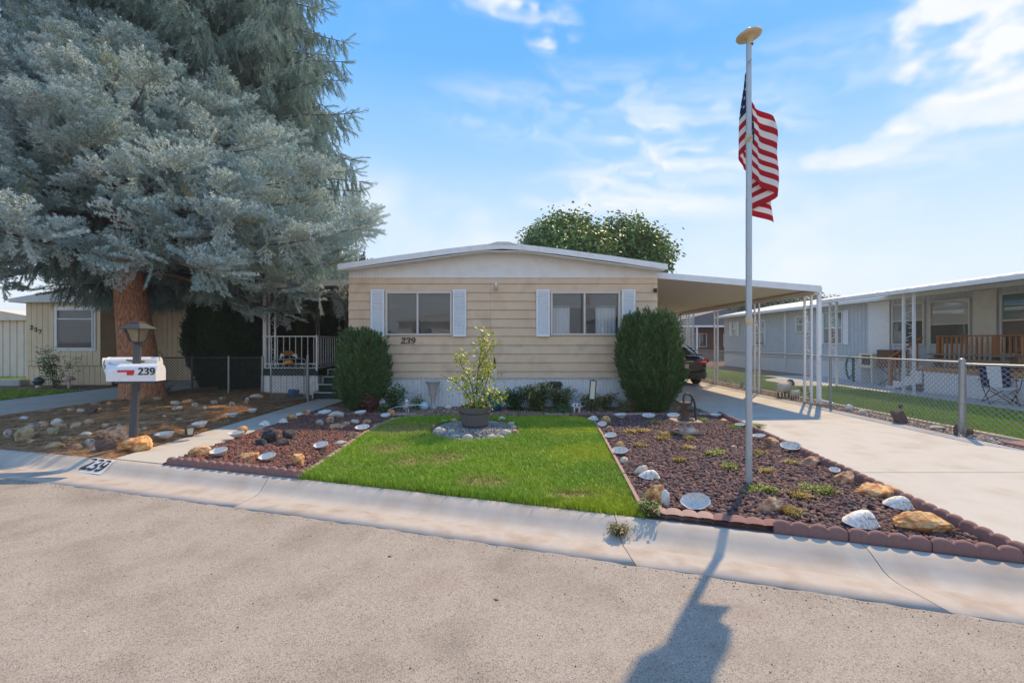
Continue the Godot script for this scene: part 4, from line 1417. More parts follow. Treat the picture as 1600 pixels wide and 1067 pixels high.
func make_beige_house() -> void:
	var h := thing("beige_house", "beige panelled mobile home numbered 237 behind the spruce", "house", Vector3(-17.6, 0, -16.5))
	grooved_wall(h, 0.0, 2.62, 0.71, 3.0, 0.03, M.house_beige)
	grooved_wall(h, 0.03, 3.05, 0.0, 0.70, -0.03, M.house_beige)
	grooved_wall(h, 2.75, 7.3, 0.0, 3.05, -2.0, M.house_beige)
	var st := tool()
	box(st, Vector3(2.67, 1.85, -1.0), Vector3(0.06, 2.3, 2.0))
	box(st, Vector3(0.02, 1.5, -6.0), Vector3(0.06, 3.0, 12.0))
	box(st, Vector3(7.25, 1.5, -8.0), Vector3(0.06, 3.0, 12.0))
	obj(st, "side_wall", M.house_beige, h)
	st = tool()
	cbox(st, Vector3(2.66, 1.85, 0.03), Vector3(0.09, 2.3, 0.05), 0.006)
	obj(st, "corner_trim", M.house_beige, h)
	st = tool()
	prism(st, PackedVector2Array([Vector2(-0.35, 2.98), Vector2(7.6, 2.98), Vector2(7.6, 3.1), Vector2(3.6, 3.8), Vector2(-0.35, 3.1)]), 14.5, Vector3(0, 0, -14.2))
	obj(st, "roof", M.roof_metal, h)
	var w := sliding_window(h, Vector3(1.81, 2.03, 0.075), 1.34, 1.44, M.white_metal, 0.36, true)
	st = tool()
	box(st, Vector3(0, 0, -0.024), Vector3(1.26, 1.36, 0.004))
	obj(st, "screen", M.screen_mesh, w)
	st = tool()
	for s in [-1, 1]:
		cbox(st, Vector3(s * 0.70, 0, -0.01), Vector3(0.09, 1.58, 0.03), 0.005)
		cbox(st, Vector3(0, s * 0.755, -0.01), Vector3(1.31, 0.08, 0.03), 0.005)
	obj(st, "trim", M.white_metal, w)
	for k in 3: digits(h, "237"[k], Vector3(0.22 + k * 0.15, 2.08 - k * 0.075, 0.06), 0.16, M.black_paint)
	# cream shed further left
	var s := thing("cream_shed", "cream metal shed with dark upright battens beside the beige house", "shed", Vector3(-24.0, 0, -20.0))
	for k in 11:
		st = tool()
		cbox(st, Vector3(-0.4 + k * 0.31, 1.25, 0), Vector3(0.285, 2.5, 0.03), 0.006)
		obj(st, "wall_panel", M.shed_cream, s)
	st = tool()
	box(st, Vector3(1.15, 1.25, -0.03), Vector3(3.4, 2.5, 0.02))
	box(st, Vector3(2.85, 1.25, -2.0), Vector3(0.03, 2.5, 4.0))
	obj(st, "dark_joints", M.dark_fixture, s)
	st = tool()
	prism(st, PackedVector2Array([Vector2(-0.7, 2.5), Vector2(3.1, 2.5), Vector2(3.1, 2.66), Vector2(1.2, 3.0), Vector2(-0.7, 2.66)]), 4.4, Vector3(0, 0, -4.2))
	obj(st, "roof", M.shed_cream, s)

# ---------------------------------------------------------------- vegetation
func needles_on(v: PackedVector3Array, c: PackedColorArray, r: RandomNumberGenerator, a: Vector3, b: Vector3, n: int, nl: float, nw: float, lean := 0.55) -> void:
	var t := (b - a).normalized()
	var x := t.cross(Vector3.UP if absf(t.y) < 0.9 else Vector3.RIGHT).normalized()
	var y := t.cross(x)
	var w := (x + y * 0.3).normalized() * 0.004   # the twig itself
	for q in [[a - w, a + w, b], [a - y * 0.004, a + y * 0.004, b]]:
		for p in q: v.append(p)
		for k in 3: c.append(Color(0.75, 0.48, 0.30))
	for k in n:
		var s := r.randf()
		var an := r.randf() * TAU
		var rad := x * cos(an) + y * sin(an)
		var p := a.lerp(b, s)
		var d := (t * lean * r.randf_range(0.6, 1.4) + rad).normalized() * nl * r.randf_range(0.75, 1.2)
		var side := d.cross(t if r.randf() < 0.5 else rad.cross(t)).normalized() * nw * 0.5
		v.append(p - side); v.append(p + side); v.append(p + d)
		var br := r.randf_range(0.8, 1.15)
		for q in 3: c.append(Color(br, br, br * r.randf_range(0.97, 1.05)))

func spruce_spray(seed_: int, fine := 1.0) -> ArrayMesh:   # a branch end about 0.5 m long, pointing along +x
	var r := RandomNumberGenerator.new()
	r.seed = seed_
	var v := PackedVector3Array()
	var c := PackedColorArray()
	needles_on(v, c, r, Vector3.ZERO, Vector3(0.5, 0.02, 0), int(120 * fine), 0.036, 0.009)
	var x := 0.06
	var side := 1.0
	while x < 0.47:
		var l := lerpf(0.26, 0.13, x / 0.5) * r.randf_range(0.8, 1.2)
		var ang := r.randf_range(0.65, 0.95) * side
		var d := Vector3(cos(ang), r.randf_range(-0.12, 0.28), sin(ang)).normalized()
		var p := Vector3(x, 0.0, 0)
		needles_on(v, c, r, p, p + d * l, int(58 * l / 0.18 * fine), 0.036, 0.009)
		if l > 0.15 and r.randf() < 0.7:
			var p2 := p + d * l * 0.45
			var d2 := Vector3(cos(ang * 0.3), r.randf_range(-0.05, 0.3), sin(ang * 0.3)).normalized()
			needles_on(v, c, r, p2, p2 + d2 * l * 0.6, int(34 * fine), 0.034, 0.009)
		x += 0.055
		side = -side
	return raw_mesh(v, c)

func weeping_spray(seed_: int) -> ArrayMesh:   # hanging branchlet of the taller tree, 0.6 m long along +x
	var r := RandomNumberGenerator.new()
	r.seed = seed_
	var v := PackedVector3Array()
	var c := PackedColorArray()
	needles_on(v, c, r, Vector3.ZERO, Vector3(0.6, 0, 0), 120, 0.034, 0.010, 0.8)
	for k in 9:
		var p := Vector3(0.04 + k * 0.06, 0, 0)
		var an := r.randf() * TAU
		var d := Vector3(0.85, cos(an) * 0.4, sin(an) * 0.4).normalized()
		needles_on(v, c, r, p, p + d * r.randf_range(0.10, 0.2), 36, 0.033, 0.010, 0.8)
	return raw_mesh(v, c)

func juniper_spray(seed_: int) -> ArrayMesh:   # a dense upright tuft 0.2 m long along +x
	var r := RandomNumberGenerator.new()
	r.seed = seed_
	var v := PackedVector3Array()
	var c := PackedColorArray()
	needles_on(v, c, r, Vector3.ZERO, Vector3(0.2, 0, 0), 26, 0.03, 0.013, 1.3)
	for k in 6:
		var p := Vector3(0.02 + k * 0.026, 0, 0)
		var an := r.randf() * TAU
		var d := Vector3(1.0, cos(an) * 0.6, sin(an) * 0.6).normalized()
		needles_on(v, c, r, p, p + d * 0.08, 13, 0.024, 0.012, 1.4)
	return raw_mesh(v, c)

func leaf_cluster(seed_: int, n: int, spread: float, size: float) -> ArrayMesh:   # folded oval leaves round a point
	var r := RandomNumberGenerator.new()
	r.seed = seed_
	var v := PackedVector3Array()
	var c := PackedColorArray()
	for k in n:
		var p := Vector3(r.randfn(), r.randfn() * 0.7, r.randfn()) * spread * 0.5
		var b := Basis(Vector3(r.randfn(), r.randfn(), r.randfn()).normalized(), r.randf() * TAU)
		b = Basis(Vector3.UP, r.randf() * TAU) * Basis(Vector3.RIGHT, r.randf_range(-0.9, 0.9)) * Basis(Vector3.BACK, r.randf_range(-0.6, 0.6))
		var s := size * r.randf_range(0.7, 1.25)
		var A := p
		var B := p + b * Vector3(s * 0.30, s * 0.06, s * 0.45)
		var C := p + b * Vector3(0, 0, s)
		var D := p + b * Vector3(-s * 0.30, s * 0.06, s * 0.45)
		for q in [A, B, C, A, C, D]: v.append(q)
		var br := r.randf_range(0.75, 1.2)
		for q in 6: c.append(Color(br, br, br))
	return raw_mesh(v, c)

func grass_tuft(seed_: int, blades: int, h: float, w: float, spread: float) -> ArrayMesh:
	var r := RandomNumberGenerator.new()
	r.seed = seed_
	var v := PackedVector3Array()
	var c := PackedColorArray()
	for k in blades:
		var an := r.randf() * TAU
		var p := Vector3(cos(an), 0, sin(an)) * spread * sqrt(r.randf())
		var lean := Vector3(r.randfn(), 0, r.randfn()) * 0.4
		var hh := h * r.randf_range(0.55, 1.15)
		var sd := Vector3(cos(an * 3.0), 0, sin(an * 3.0)) * w * 0.5
		var mid := p + Vector3(0, hh * 0.6, 0) + lean * hh * 0.35
		var tip := p + Vector3(0, hh * 0.95, 0) + lean * hh
		for q in [p - sd, p + sd, mid + sd * 0.8, p - sd, mid + sd * 0.8, mid - sd * 0.8, mid - sd * 0.8, mid + sd * 0.8, tip]: v.append(q)
		var br := r.randf_range(0.75, 1.2)
		for q in 9: c.append(Color(br, br, br * 0.9))
	return raw_mesh(v, c)

func profile(h: float, stops: Array) -> float:
	for k in stops.size() - 1:
		if h <= stops[k + 1][0]:
			return lerpf(stops[k][1], stops[k + 1][1], clampf((h - stops[k][0]) / (stops[k + 1][0] - stops[k][0]), 0.0, 1.0))
	return 0.0

func trunk_mesh(base: Vector3, lean: Vector3, h: float, r0: float, seed_: int) -> SurfaceTool:   # ridged bark
	var st := tool(false)
	var n := FastNoiseLite.new()
	n.seed = seed_
	n.noise_type = FastNoiseLite.TYPE_CELLULAR
	n.cellular_return_type = FastNoiseLite.RETURN_DISTANCE2_SUB
	n.frequency = 0.8
	var sides := 84
	var rows := 90
	var P := func(i: int, k: int) -> Vector3:
		var t := float(i) / rows
		var y := h * pow(t, 1.6)
		var a := TAU * k / sides
		var flare := 0.06 * exp(-y * 3.0) * (1.0 + 0.4 * sin(a * 5.0))
		var rad := r0 * (1.0 - 0.93 * (y / h)) + flare * r0 * 2.0
		var ridge := n.get_noise_3d(cos(a) * 7.0, y * 1.5, sin(a) * 7.0)
		rad += clampf(ridge + 0.6, 0.0, 0.8) * 0.11
		return lean * (y / h) + Vector3(cos(a) * rad, y - 0.05, -sin(a) * rad)
	for i in rows:
		for k in sides:
			quad(st, P.call(i, k), P.call(i, k + 1), P.call(i + 1, k + 1), P.call(i + 1, k))
	return st

func make_spruce() -> void:
	rng.seed = 77
	var at := Vector3(-9.55, 0.06, -11.8)
	var tree := thing("blue_spruce", "big blue spruce with silvery boughs and thick reddish brown trunk", "tree", at)
	var lean := Vector3(-1.2, 0, 0)
	obj(trunk_mesh(at, lean, 9.6, 0.47, 4), "trunk", M.bark, tree)
	var stops := [[2.5, 5.3], [3.3, 6.4], [3.9, 6.5], [4.8, 5.6], [6.6, 4.7], [7.7, 3.0], [9.3, 0.3], [9.6, 0.1]]
	var sets := [[], [], []]
	var cols := [[], [], []]
	var limbs := tool(false)
	# every bough: height, heading, length, sag
	var plan := []
	for e in [[3.9, 0.18, 6.7, 1.0], [4.4, 0.02, 6.3, 1.0], [3.6, 0.35, 6.0, 1.05], [4.9, 0.28, 5.9, 1.0], [3.8, 0.55, 5.4, 1.05], [3.5, 0.05, 5.6, 1.1], [3.0, -0.35, 3.6, 1.6], [3.1, -0.65, 3.0, 1.8]]: plan.append(e)
	var clump := FastNoiseLite.new()
	clump.seed = 12; clump.frequency = 0.55
	var hh := 3.25
	while hh < 9.3:
		var n := 9 if hh < 7 else 7
		var turn := rng.randf() * TAU
		for b in n:
			var a := turn + TAU * b / n + rng.randf_range(-0.25, 0.25)
			var l: float = profile(hh, stops) * rng.randf_range(0.76, 1.0)
			if sin(a) > 0: l *= lerpf(1.0, 0.74, sin(a))
			if sin(a) < -0.2: l *= 0.55
			if cos(a) < 0: l *= lerpf(1.0, 0.62, -cos(a))
			elif hh < 5.2: l *= lerpf(1.0, 1.1, cos(a))
			plan.append([hh, a, l, rng.randf_range(0.85, 1.5 if hh < 4.0 else 1.2)])
		hh += 0.46
	for bough in plan:
		var h: float = bough[0]
		var out := Vector3(cos(bough[1]), 0, sin(bough[1]))
		var L: float = bough[2]
		var sag: float = bough[3]
		var y0 := h + 0.10 * L
		var root := lean * (y0 / 9.6)
		var P := func(s: float) -> Vector3:
			return root + out * (0.3 + (L - 0.3) * s) + Vector3(0, y0 - 0.34 * sag * L * s * s * (1.15 - h * 0.05) + 0.26 * L * s * s * s, 0)
		var pts := []
		for k in 7: pts.append(P.call(k / 6.0))
		tube(limbs, pts, [0.075, 0.065, 0.055, 0.042, 0.03, 0.02, 0.008], 6, false)
		var s := 0.34
		while s < 1.0:
			var p: Vector3 = P.call(s)
			var fwd: Vector3 = (P.call(minf(1.0, s + 0.05)) - P.call(s - 0.05)).normalized()
			for side in [-1.0, 1.0]:
				var ang: float = side * rng.randf_range(0.75, 1.1)
				var dir := fwd.rotated(Vector3.UP, ang)
				var l2 := minf(0.36 * L * (1.0 - s) + 0.30, 1.35) * rng.randf_range(0.75, 1.1)
				if clump.get_noise_3dv((p + dir * 0.5) * 2.0) < -0.12 and s < 0.9: continue   # bare stretches between the clumps
				var q := 0.16
				while q < l2:
					var f := q / l2
					var pos := p + dir * q + Vector3(0, -0.10 * q * q + rng.randf_range(-0.04, 0.04), 0)
					var d2 := (dir.rotated(Vector3.UP, rng.randf_range(-0.7, 0.7)) + Vector3(0, rng.randf_range(-0.10, 0.95), 0)).normalized()
					var k := rng.randi() % 3
					sets[k].append(Transform3D(basis_along(d2, rng.randf_range(-0.5, 0.5)).scaled(Vector3.ONE * rng.randf_range(1.25, 1.75)), pos))
					cols[k].append(spruce_color())
					if rng.randf() < 0.35:   # short hanging shoots below
						sets[k].append(Transform3D(basis_along((dir * 0.5 + Vector3(0, -1, 0)).normalized(), rng.randf() * TAU).scaled(Vector3.ONE * 1.0), pos))
						cols[k].append(spruce_color())
					q += 0.44
			s += 0.29 / L
		for e in 5:   # the fan at the tip, lifted
			var d3 := (out.rotated(Vector3.UP, (e - 2) * 0.38) + Vector3(0, rng.randf_range(0.15, 0.75), 0)).normalized()
			var k := rng.randi() % 3
			sets[k].append(Transform3D(basis_along(d3, rng.randf_range(-0.4, 0.4)).scaled(Vector3.ONE * rng.randf_range(1.2, 1.7)), P.call(0.96 + e * 0.01)))
			cols[k].append(spruce_color())
	obj(limbs, "limbs", M.twig_bark, tree)
	var crown := Node3D.new()
	crown.name = "crown"
	tree.add_child(crown)
	for k in 3: many("foliage", spruce_spray(100 + k), M.needles, sets[k], cols[k], crown).set_meta("kind", "stuff")
	print("spruce sprays ", sets[0].size() * 3)

func spruce_color() -> Color:
	var t := rng.randf()
	if t > 0.985: return Color(0.50, 0.50, 0.28)   # a few yellowing shoots
	return Color(0.34, 0.475, 0.455).lerp(Color(0.68, 0.785, 0.745), t)

func make_tall_spruce() -> void:
	rng.seed = 78
	var at := Vector3(-10.0, 0, -15.8)
	var tree := thing("weeping_spruce", "tall grey-green spruce with hanging branchlets behind the blue spruce", "tree", at)
	obj(trunk_mesh(at, Vector3.ZERO, 17.5, 0.33, 9), "trunk", M.bark, tree)
	var sets := [[], []]
	var cols := [[], []]
	var cones := []
	var limbs := tool(false)
	var stops := [[2.6, 5.2], [4.0, 5.9], [10.0, 5.9], [14.0, 4.2], [18.0, 0.3]]
	var h := 3.0
	while h < 17.0:
		var n := 9
		var off := rng.randf() * TAU
		for b in n:
			var phi := off + TAU * b / n + rng.randf_range(-0.25, 0.25)
			var out := Vector3(cos(phi), 0, sin(phi))
			var L: float = profile(h, stops) * rng.randf_range(0.85, 1.08)
			if out.z < -0.4: L *= 0.8
			if out.x > 0: L *= lerpf(1.0, 0.77, out.x)
			elif h > 5.0: L *= lerpf(1.0, 1.3, -out.x)
			else: L *= lerpf(0.95, 0.75, -out.x)
			var y0 := h + 0.10 * L
			var P := func(s: float) -> Vector3: return out * (0.25 + (L - 0.25) * s) + Vector3(0, y0 - 0.22 * L * s * s + 0.14 * L * s * s * s, 0)
			var pts := []
			for k in 6: pts.append(P.call(k / 5.0))
			tube(limbs, pts, [0.06, 0.05, 0.04, 0.03, 0.02, 0.008], 5, false)
			var s := 0.25
			while s <= 1.0:
				var p: Vector3 = P.call(s)
				for side in [-1.0, 0.0, 1.0]:
					var dir := out.rotated(Vector3.UP, side * rng.randf_range(0.6, 1.2))
					var l2 := minf(0.26 * L * (1.05 - s) + 0.15, 0.9) * absf(side)
					var q := 0.0
					while q <= l2:
						var pos := p + dir * q + Vector3(0, -0.1 * q, 0)
						for rep in 2:
							var d2 := (dir * rng.randf_range(0.1, 0.7) + Vector3(rng.randfn() * 0.15, -1, rng.randfn() * 0.15)).normalized()
							if s > 0.93 and rep == 0: d2 = (out.rotated(Vector3.UP, rng.randf_range(-0.5, 0.5)) + Vector3(0, rng.randf_range(-0.5, 0.5), 0)).normalized()
							var k := rng.randi() % 2
							sets[k].append(Transform3D(basis_along(d2, rng.randf() * TAU).scaled(Vector3.ONE * rng.randf_range(0.65, 1.05)), pos))
							var g := rng.randf()
							cols[k].append(Color(0.24, 0.37, 0.32).lerp(Color(0.46, 0.60, 0.55), g) * rng.randf_range(0.85, 1.1))
						if s > 0.7 and rng.randf() < 0.035: cones.append(pos + Vector3(0, -0.25, 0))
						q += 0.3
				s += 0.26 / L
		h += 0.42
	obj(limbs, "limbs", M.twig_bark, tree)
	var crown := Node3D.new()
	crown.name = "crown"
	tree.add_child(crown)
	for k in 2: many("foliage", weeping_spray(200 + k), M.needles, sets[k], cols[k], crown).set_meta("kind", "stuff")
	var st := tool(false)
	for p in cones: lathe(st, [Vector2(0, -0.06), Vector2(0.02, -0.045), Vector2(0.024, 0.0), Vector2(0.014, 0.05), Vector2(0, 0.06)], 7, p)
	obj(st, "cones", M.orange_wood, crown)
	print("weeping sprays ", sets[0].size() * 2)

func juniper(called: String, label: String, at: Vector3, H: float, R: float, plumes: int, seed_: int, vase := 0.55, col := Color(0.055, 0.115, 0.055)) -> void:
	rng.seed = seed_
	var t := thing(called, label, "shrub", at)
	var st := tool(false)
	var pos := [[], []]
	var cols := [[], []]
	for i in plumes:
		var q := sqrt((i + 0.5) / plumes)
		var az := i * 2.39996 + rng.randf_range(-0.1, 0.1)
		var out := Vector3(cos(az), 0, sin(az))
		var top := H * (1.0 - 0.12 * q * q) * rng.randf_range(0.72, 1.06)
		var rb := R * q * 0.30
		var P := func(s: float) -> Vector3:
			var swell := sin(minf(s / 0.55, 1.0) * PI / 2)
			var rr: float = lerpf(rb, R * q, swell) * (1.0 - vase * 0.35 * smoothstep(0.6, 1.0, s)) * (1.0 + 0.09 * sin(az * 7.0) + 0.10 * sin(az * 3.0 + s * 6.0 + seed_))
			return out * rr + Vector3(0, top * s, 0)
		if i % 4 == 0:
			tube(st, [P.call(0.0), P.call(0.3), P.call(0.6), P.call(0.9)], [0.025, 0.02, 0.014, 0.006], 5, false)
		var s := 0.02 if q > 0.75 else (0.45 if q > 0.4 else 0.7)
		while s < 1.0:
			for rep in (4 if q > 0.6 else 3):
				var p: Vector3 = P.call(s) + Vector3(rng.randfn(), rng.randfn(), rng.randfn()) * 0.035
				var spread := (1.0 - s) * 0.9 + 0.12
				var d := (Vector3.UP + out * spread * rng.randf_range(0.2, 1.4) + Vector3(rng.randfn(), 0, rng.randfn()) * 0.25).normalized()
				var k := rng.randi() % 2
				pos[k].append(Transform3D(basis_along(d, rng.randf() * TAU).scaled(Vector3.ONE * rng.randf_range(0.7, 1.2)), p))
				cols[k].append(Color(0.20, 0.12, 0.06) if rng.randf() < 0.02 else col * rng.randf_range(0.7, 1.35) + Color(0.03, 0.04, 0.0) * rng.randf())
			s += 0.07 / top
	obj(st, "stems", M.twig_bark, t)
	var cr := Node3D.new()
	cr.name = "crown"
	t.add_child(cr)
	for k in 2: many("foliage", T_spray[k], M.needles, pos[k], cols[k], cr).set_meta("kind", "stuff")

var T_spray := []

func broadleaf(called: String, label: String, at: Vector3, H: float, R: float, n: int, seed_: int, col: Color, leaf := 0.16, group := "") -> void:
	rng.seed = seed_
	var t := thing(called, label, "tree", at, 0.0, group)
	var st := tool(false)
	var lumps := []
	var fork := Vector3(0, H * 0.35, 0)
	tube(st, [Vector3.ZERO, Vector3(0.05, H * 0.18, 0), fork], [R * 0.09, R * 0.07, R * 0.06], 10)
	for k in 34:
		var az := k * 2.4 + rng.randf_range(-0.5, 0.5)
		var el := rng.randf_range(0.0, 1.0)
		var c := Vector3(cos(az) * R * 0.72 * sqrt(1.0 - el * el * 0.75), H * 0.42 + el * H * 0.46, sin(az) * R * 0.72 * sqrt(1.0 - el * el * 0.75))
		c = Vector3(c.x, c.y, c.z) * Vector3(1, 1, 1) + Vector3(rng.randfn(), rng.randfn() * 0.5, rng.randfn()) * R * 0.12
		lumps.append([c, R * rng.randf_range(0.13, 0.26)])
		tube(st, [fork * rng.randf_range(0.8, 1.0), fork.lerp(c, 0.5) + Vector3(0, 0.06 * H, 0), c], [R * 0.035, R * 0.02, R * 0.006], 5, false)
	obj(st, "trunk", M.twig_bark, t)
	var pos := [[], []]
	var cols := [[], []]
	for i in n:
		var l: Array = lumps[rng.randi() % lumps.size()]
		var d := Vector3(rng.randfn(), rng.randfn() * 0.8, rng.randfn()).normalized()
		var p: Vector3 = l[0] + d * l[1] * pow(rng.randf(), 0.4) * (1.0 if rng.randf() < 0.85 else 1.35)
		var k := rng.randi() % 2
		pos[k].append(Transform3D(Basis(Vector3.UP, rng.randf() * TAU).scaled(Vector3.ONE * rng.randf_range(0.8, 1.3)), p))
		cols[k].append(col * rng.randf_range(0.7, 1.35) + Color(0.03, 0.03, 0.0) * rng.randf())
	var cr := Node3D.new()
	cr.name = "crown"
	t.add_child(cr)
	for k in 2: many("foliage", leaf_cluster(300 + k, 12, leaf * 2.6, leaf), M.leaves, pos[k], cols[k], cr).set_meta("kind", "stuff")

func inside(poly: PackedVector2Array, p: Vector2) -> bool:
	return Geometry2D.is_point_in_polygon(p, poly)

func make_grass() -> void:
	rng.seed = 5
	var n := FastNoiseLite.new()
	n.seed = 9; n.frequency = 0.7; n.fractal_octaves = 3
	var tufts := [grass_tuft(1, 9, 0.06, 0.0055, 0.035), grass_tuft(2, 9, 0.07, 0.0055, 0.035), grass_tuft(3, 11, 0.045, 0.007, 0.03)]
	var poly := lawn_poly()
	var dry := [[-0.35, -5.0, 0.30, 0.22], [-1.35, -5.9, 0.25, 0.25], [-1.8, -6.5, 0.3, 0.3], [-1.9, -8.1, 0.8, 0.55], [-0.9, -6.0, 0.25, 0.3], [0.6, -4.6, 0.25, 0.12]]
	var pos := [[], [], []]
	var cols := [[], [], []]
	for i in 62000:
		var p := Vector2(rng.randf_range(-2.6, 1.72), rng.randf_range(-9.5, -3.9))
		if not inside(poly, p): continue
		if Vector2((p.x + 0.66) / 0.80, (p.y + 8.1) / 0.98).length() < 1.0: continue
		var w := 0.0
		for s in dry: w = maxf(w, 1.0 - Vector2((p.x - s[0]) / s[2], (p.y - s[1]) / s[3]).length() * 0.7)
		w = clampf(w + 0.35 * n.get_noise_2d(p.x * 2.2, p.y * 2.2) - 0.02, 0.0, 1.0)
		if w > 0.5 and rng.randf() < 0.45: continue
		var g := 0.5 + 0.5 * n.get_noise_2d(p.x + 20.0, p.y)
		var clover := smoothstep(-0.6, 1.2, p.x) * smoothstep(0.35, 0.65, g)
		var c := Color(0.23, 0.40, 0.025).lerp(Color(0.32, 0.50, 0.03), g).lerp(Color(0.50, 0.58, 0.04), clover * 0.8)
		c = c.lerp(Color(0.50, 0.37, 0.17), w * 0.85) * rng.randf_range(0.75, 1.25)
		var k := 2 if rng.randf() < clover * 0.8 else rng.randi() % 2
		var edge := 1.25 if p.y > -kerb_d(p.x) - 0.25 else 1.0
		pos[k].append(Transform3D(Basis(Vector3.UP, rng.randf() * TAU).scaled(Vector3(1, (1.0 - 0.45 * w) * edge * rng.randf_range(0.7, 1.2), 1)), Vector3(p.x, 0.0, p.y)))
		cols[k].append(c)
	var lawn := thing("front_lawn", "green front lawn with dry straw patches between the two gravel beds", "grass")
	lawn.set_meta("kind", "stuff")
	for k in 3: many("blades", tufts[k], M.blades, pos[k], cols[k], lawn).set_meta("kind", "stuff")
	# neighbouring lawns, with coarser tufts further off
	var big := [grass_tuft(4, 10, 0.07, 0.010, 0.08), grass_tuft(5, 10, 0.06, 0.010, 0.08)]
	for area in [["side_lawn", 7.98, 11.33, -3.3, -30.0, 34000, "long strip of green lawn between the chain-link fence and the patio"], ["neighbour_grass", -24.0, -13.68, -6.6, -15.4, 9000, "green lawn in front of the beige house"], ["back_grass", -31.0, -18.3, -17.6, -22.0, 3000, "small green lawn in front of the cream shed"]]:
		var ps := [[], []]
		var cs := [[], []]
		for i in area[5]:
			var u := pow(rng.randf(), 1.7)
			var p := Vector2(rng.randf_range(area[1], area[2]), lerpf(area[3], area[4], u))
			if area[0] == "neighbour_grass" and p.y < -14.6 + (p.x + 13.65) * 0.1: continue
			if area[0] == "side_lawn" and p.x > 9.9 and p.y < -15.7 and p.y > -19.5: continue
			var w := clampf(0.55 * n.get_noise_2d(p.x * 1.2 + 9.0, p.y * 1.2) + 0.05, 0.0, 0.6)
			var c := Color(0.22, 0.40, 0.03).lerp(Color(0.36, 0.48, 0.05), rng.randf()).lerp(Color(0.45, 0.36, 0.15), w) * rng.randf_range(0.75, 1.2)
			var far := 1.0 + 1.1 * clampf((-p.y - 10.0) / 16.0, 0.0, 1.0)
			var k := rng.randi() % 2
			ps[k].append(Transform3D(Basis(Vector3.UP, rng.randf() * TAU).scaled(Vector3(far, 1.0, far)), Vector3(p.x, 0.0, p.y)))
			cs[k].append(c)
		var o := thing(area[0], area[6], "grass")
		o.set_meta("kind", "stuff")
		for k in 2: many("blades", big[k], M.blades, ps[k], cs[k], o).set_meta("kind", "stuff")

func pebble(seed_: int) -> ArrayMesh:
	return rock_mesh(seed_, 0.35, 5, 2)

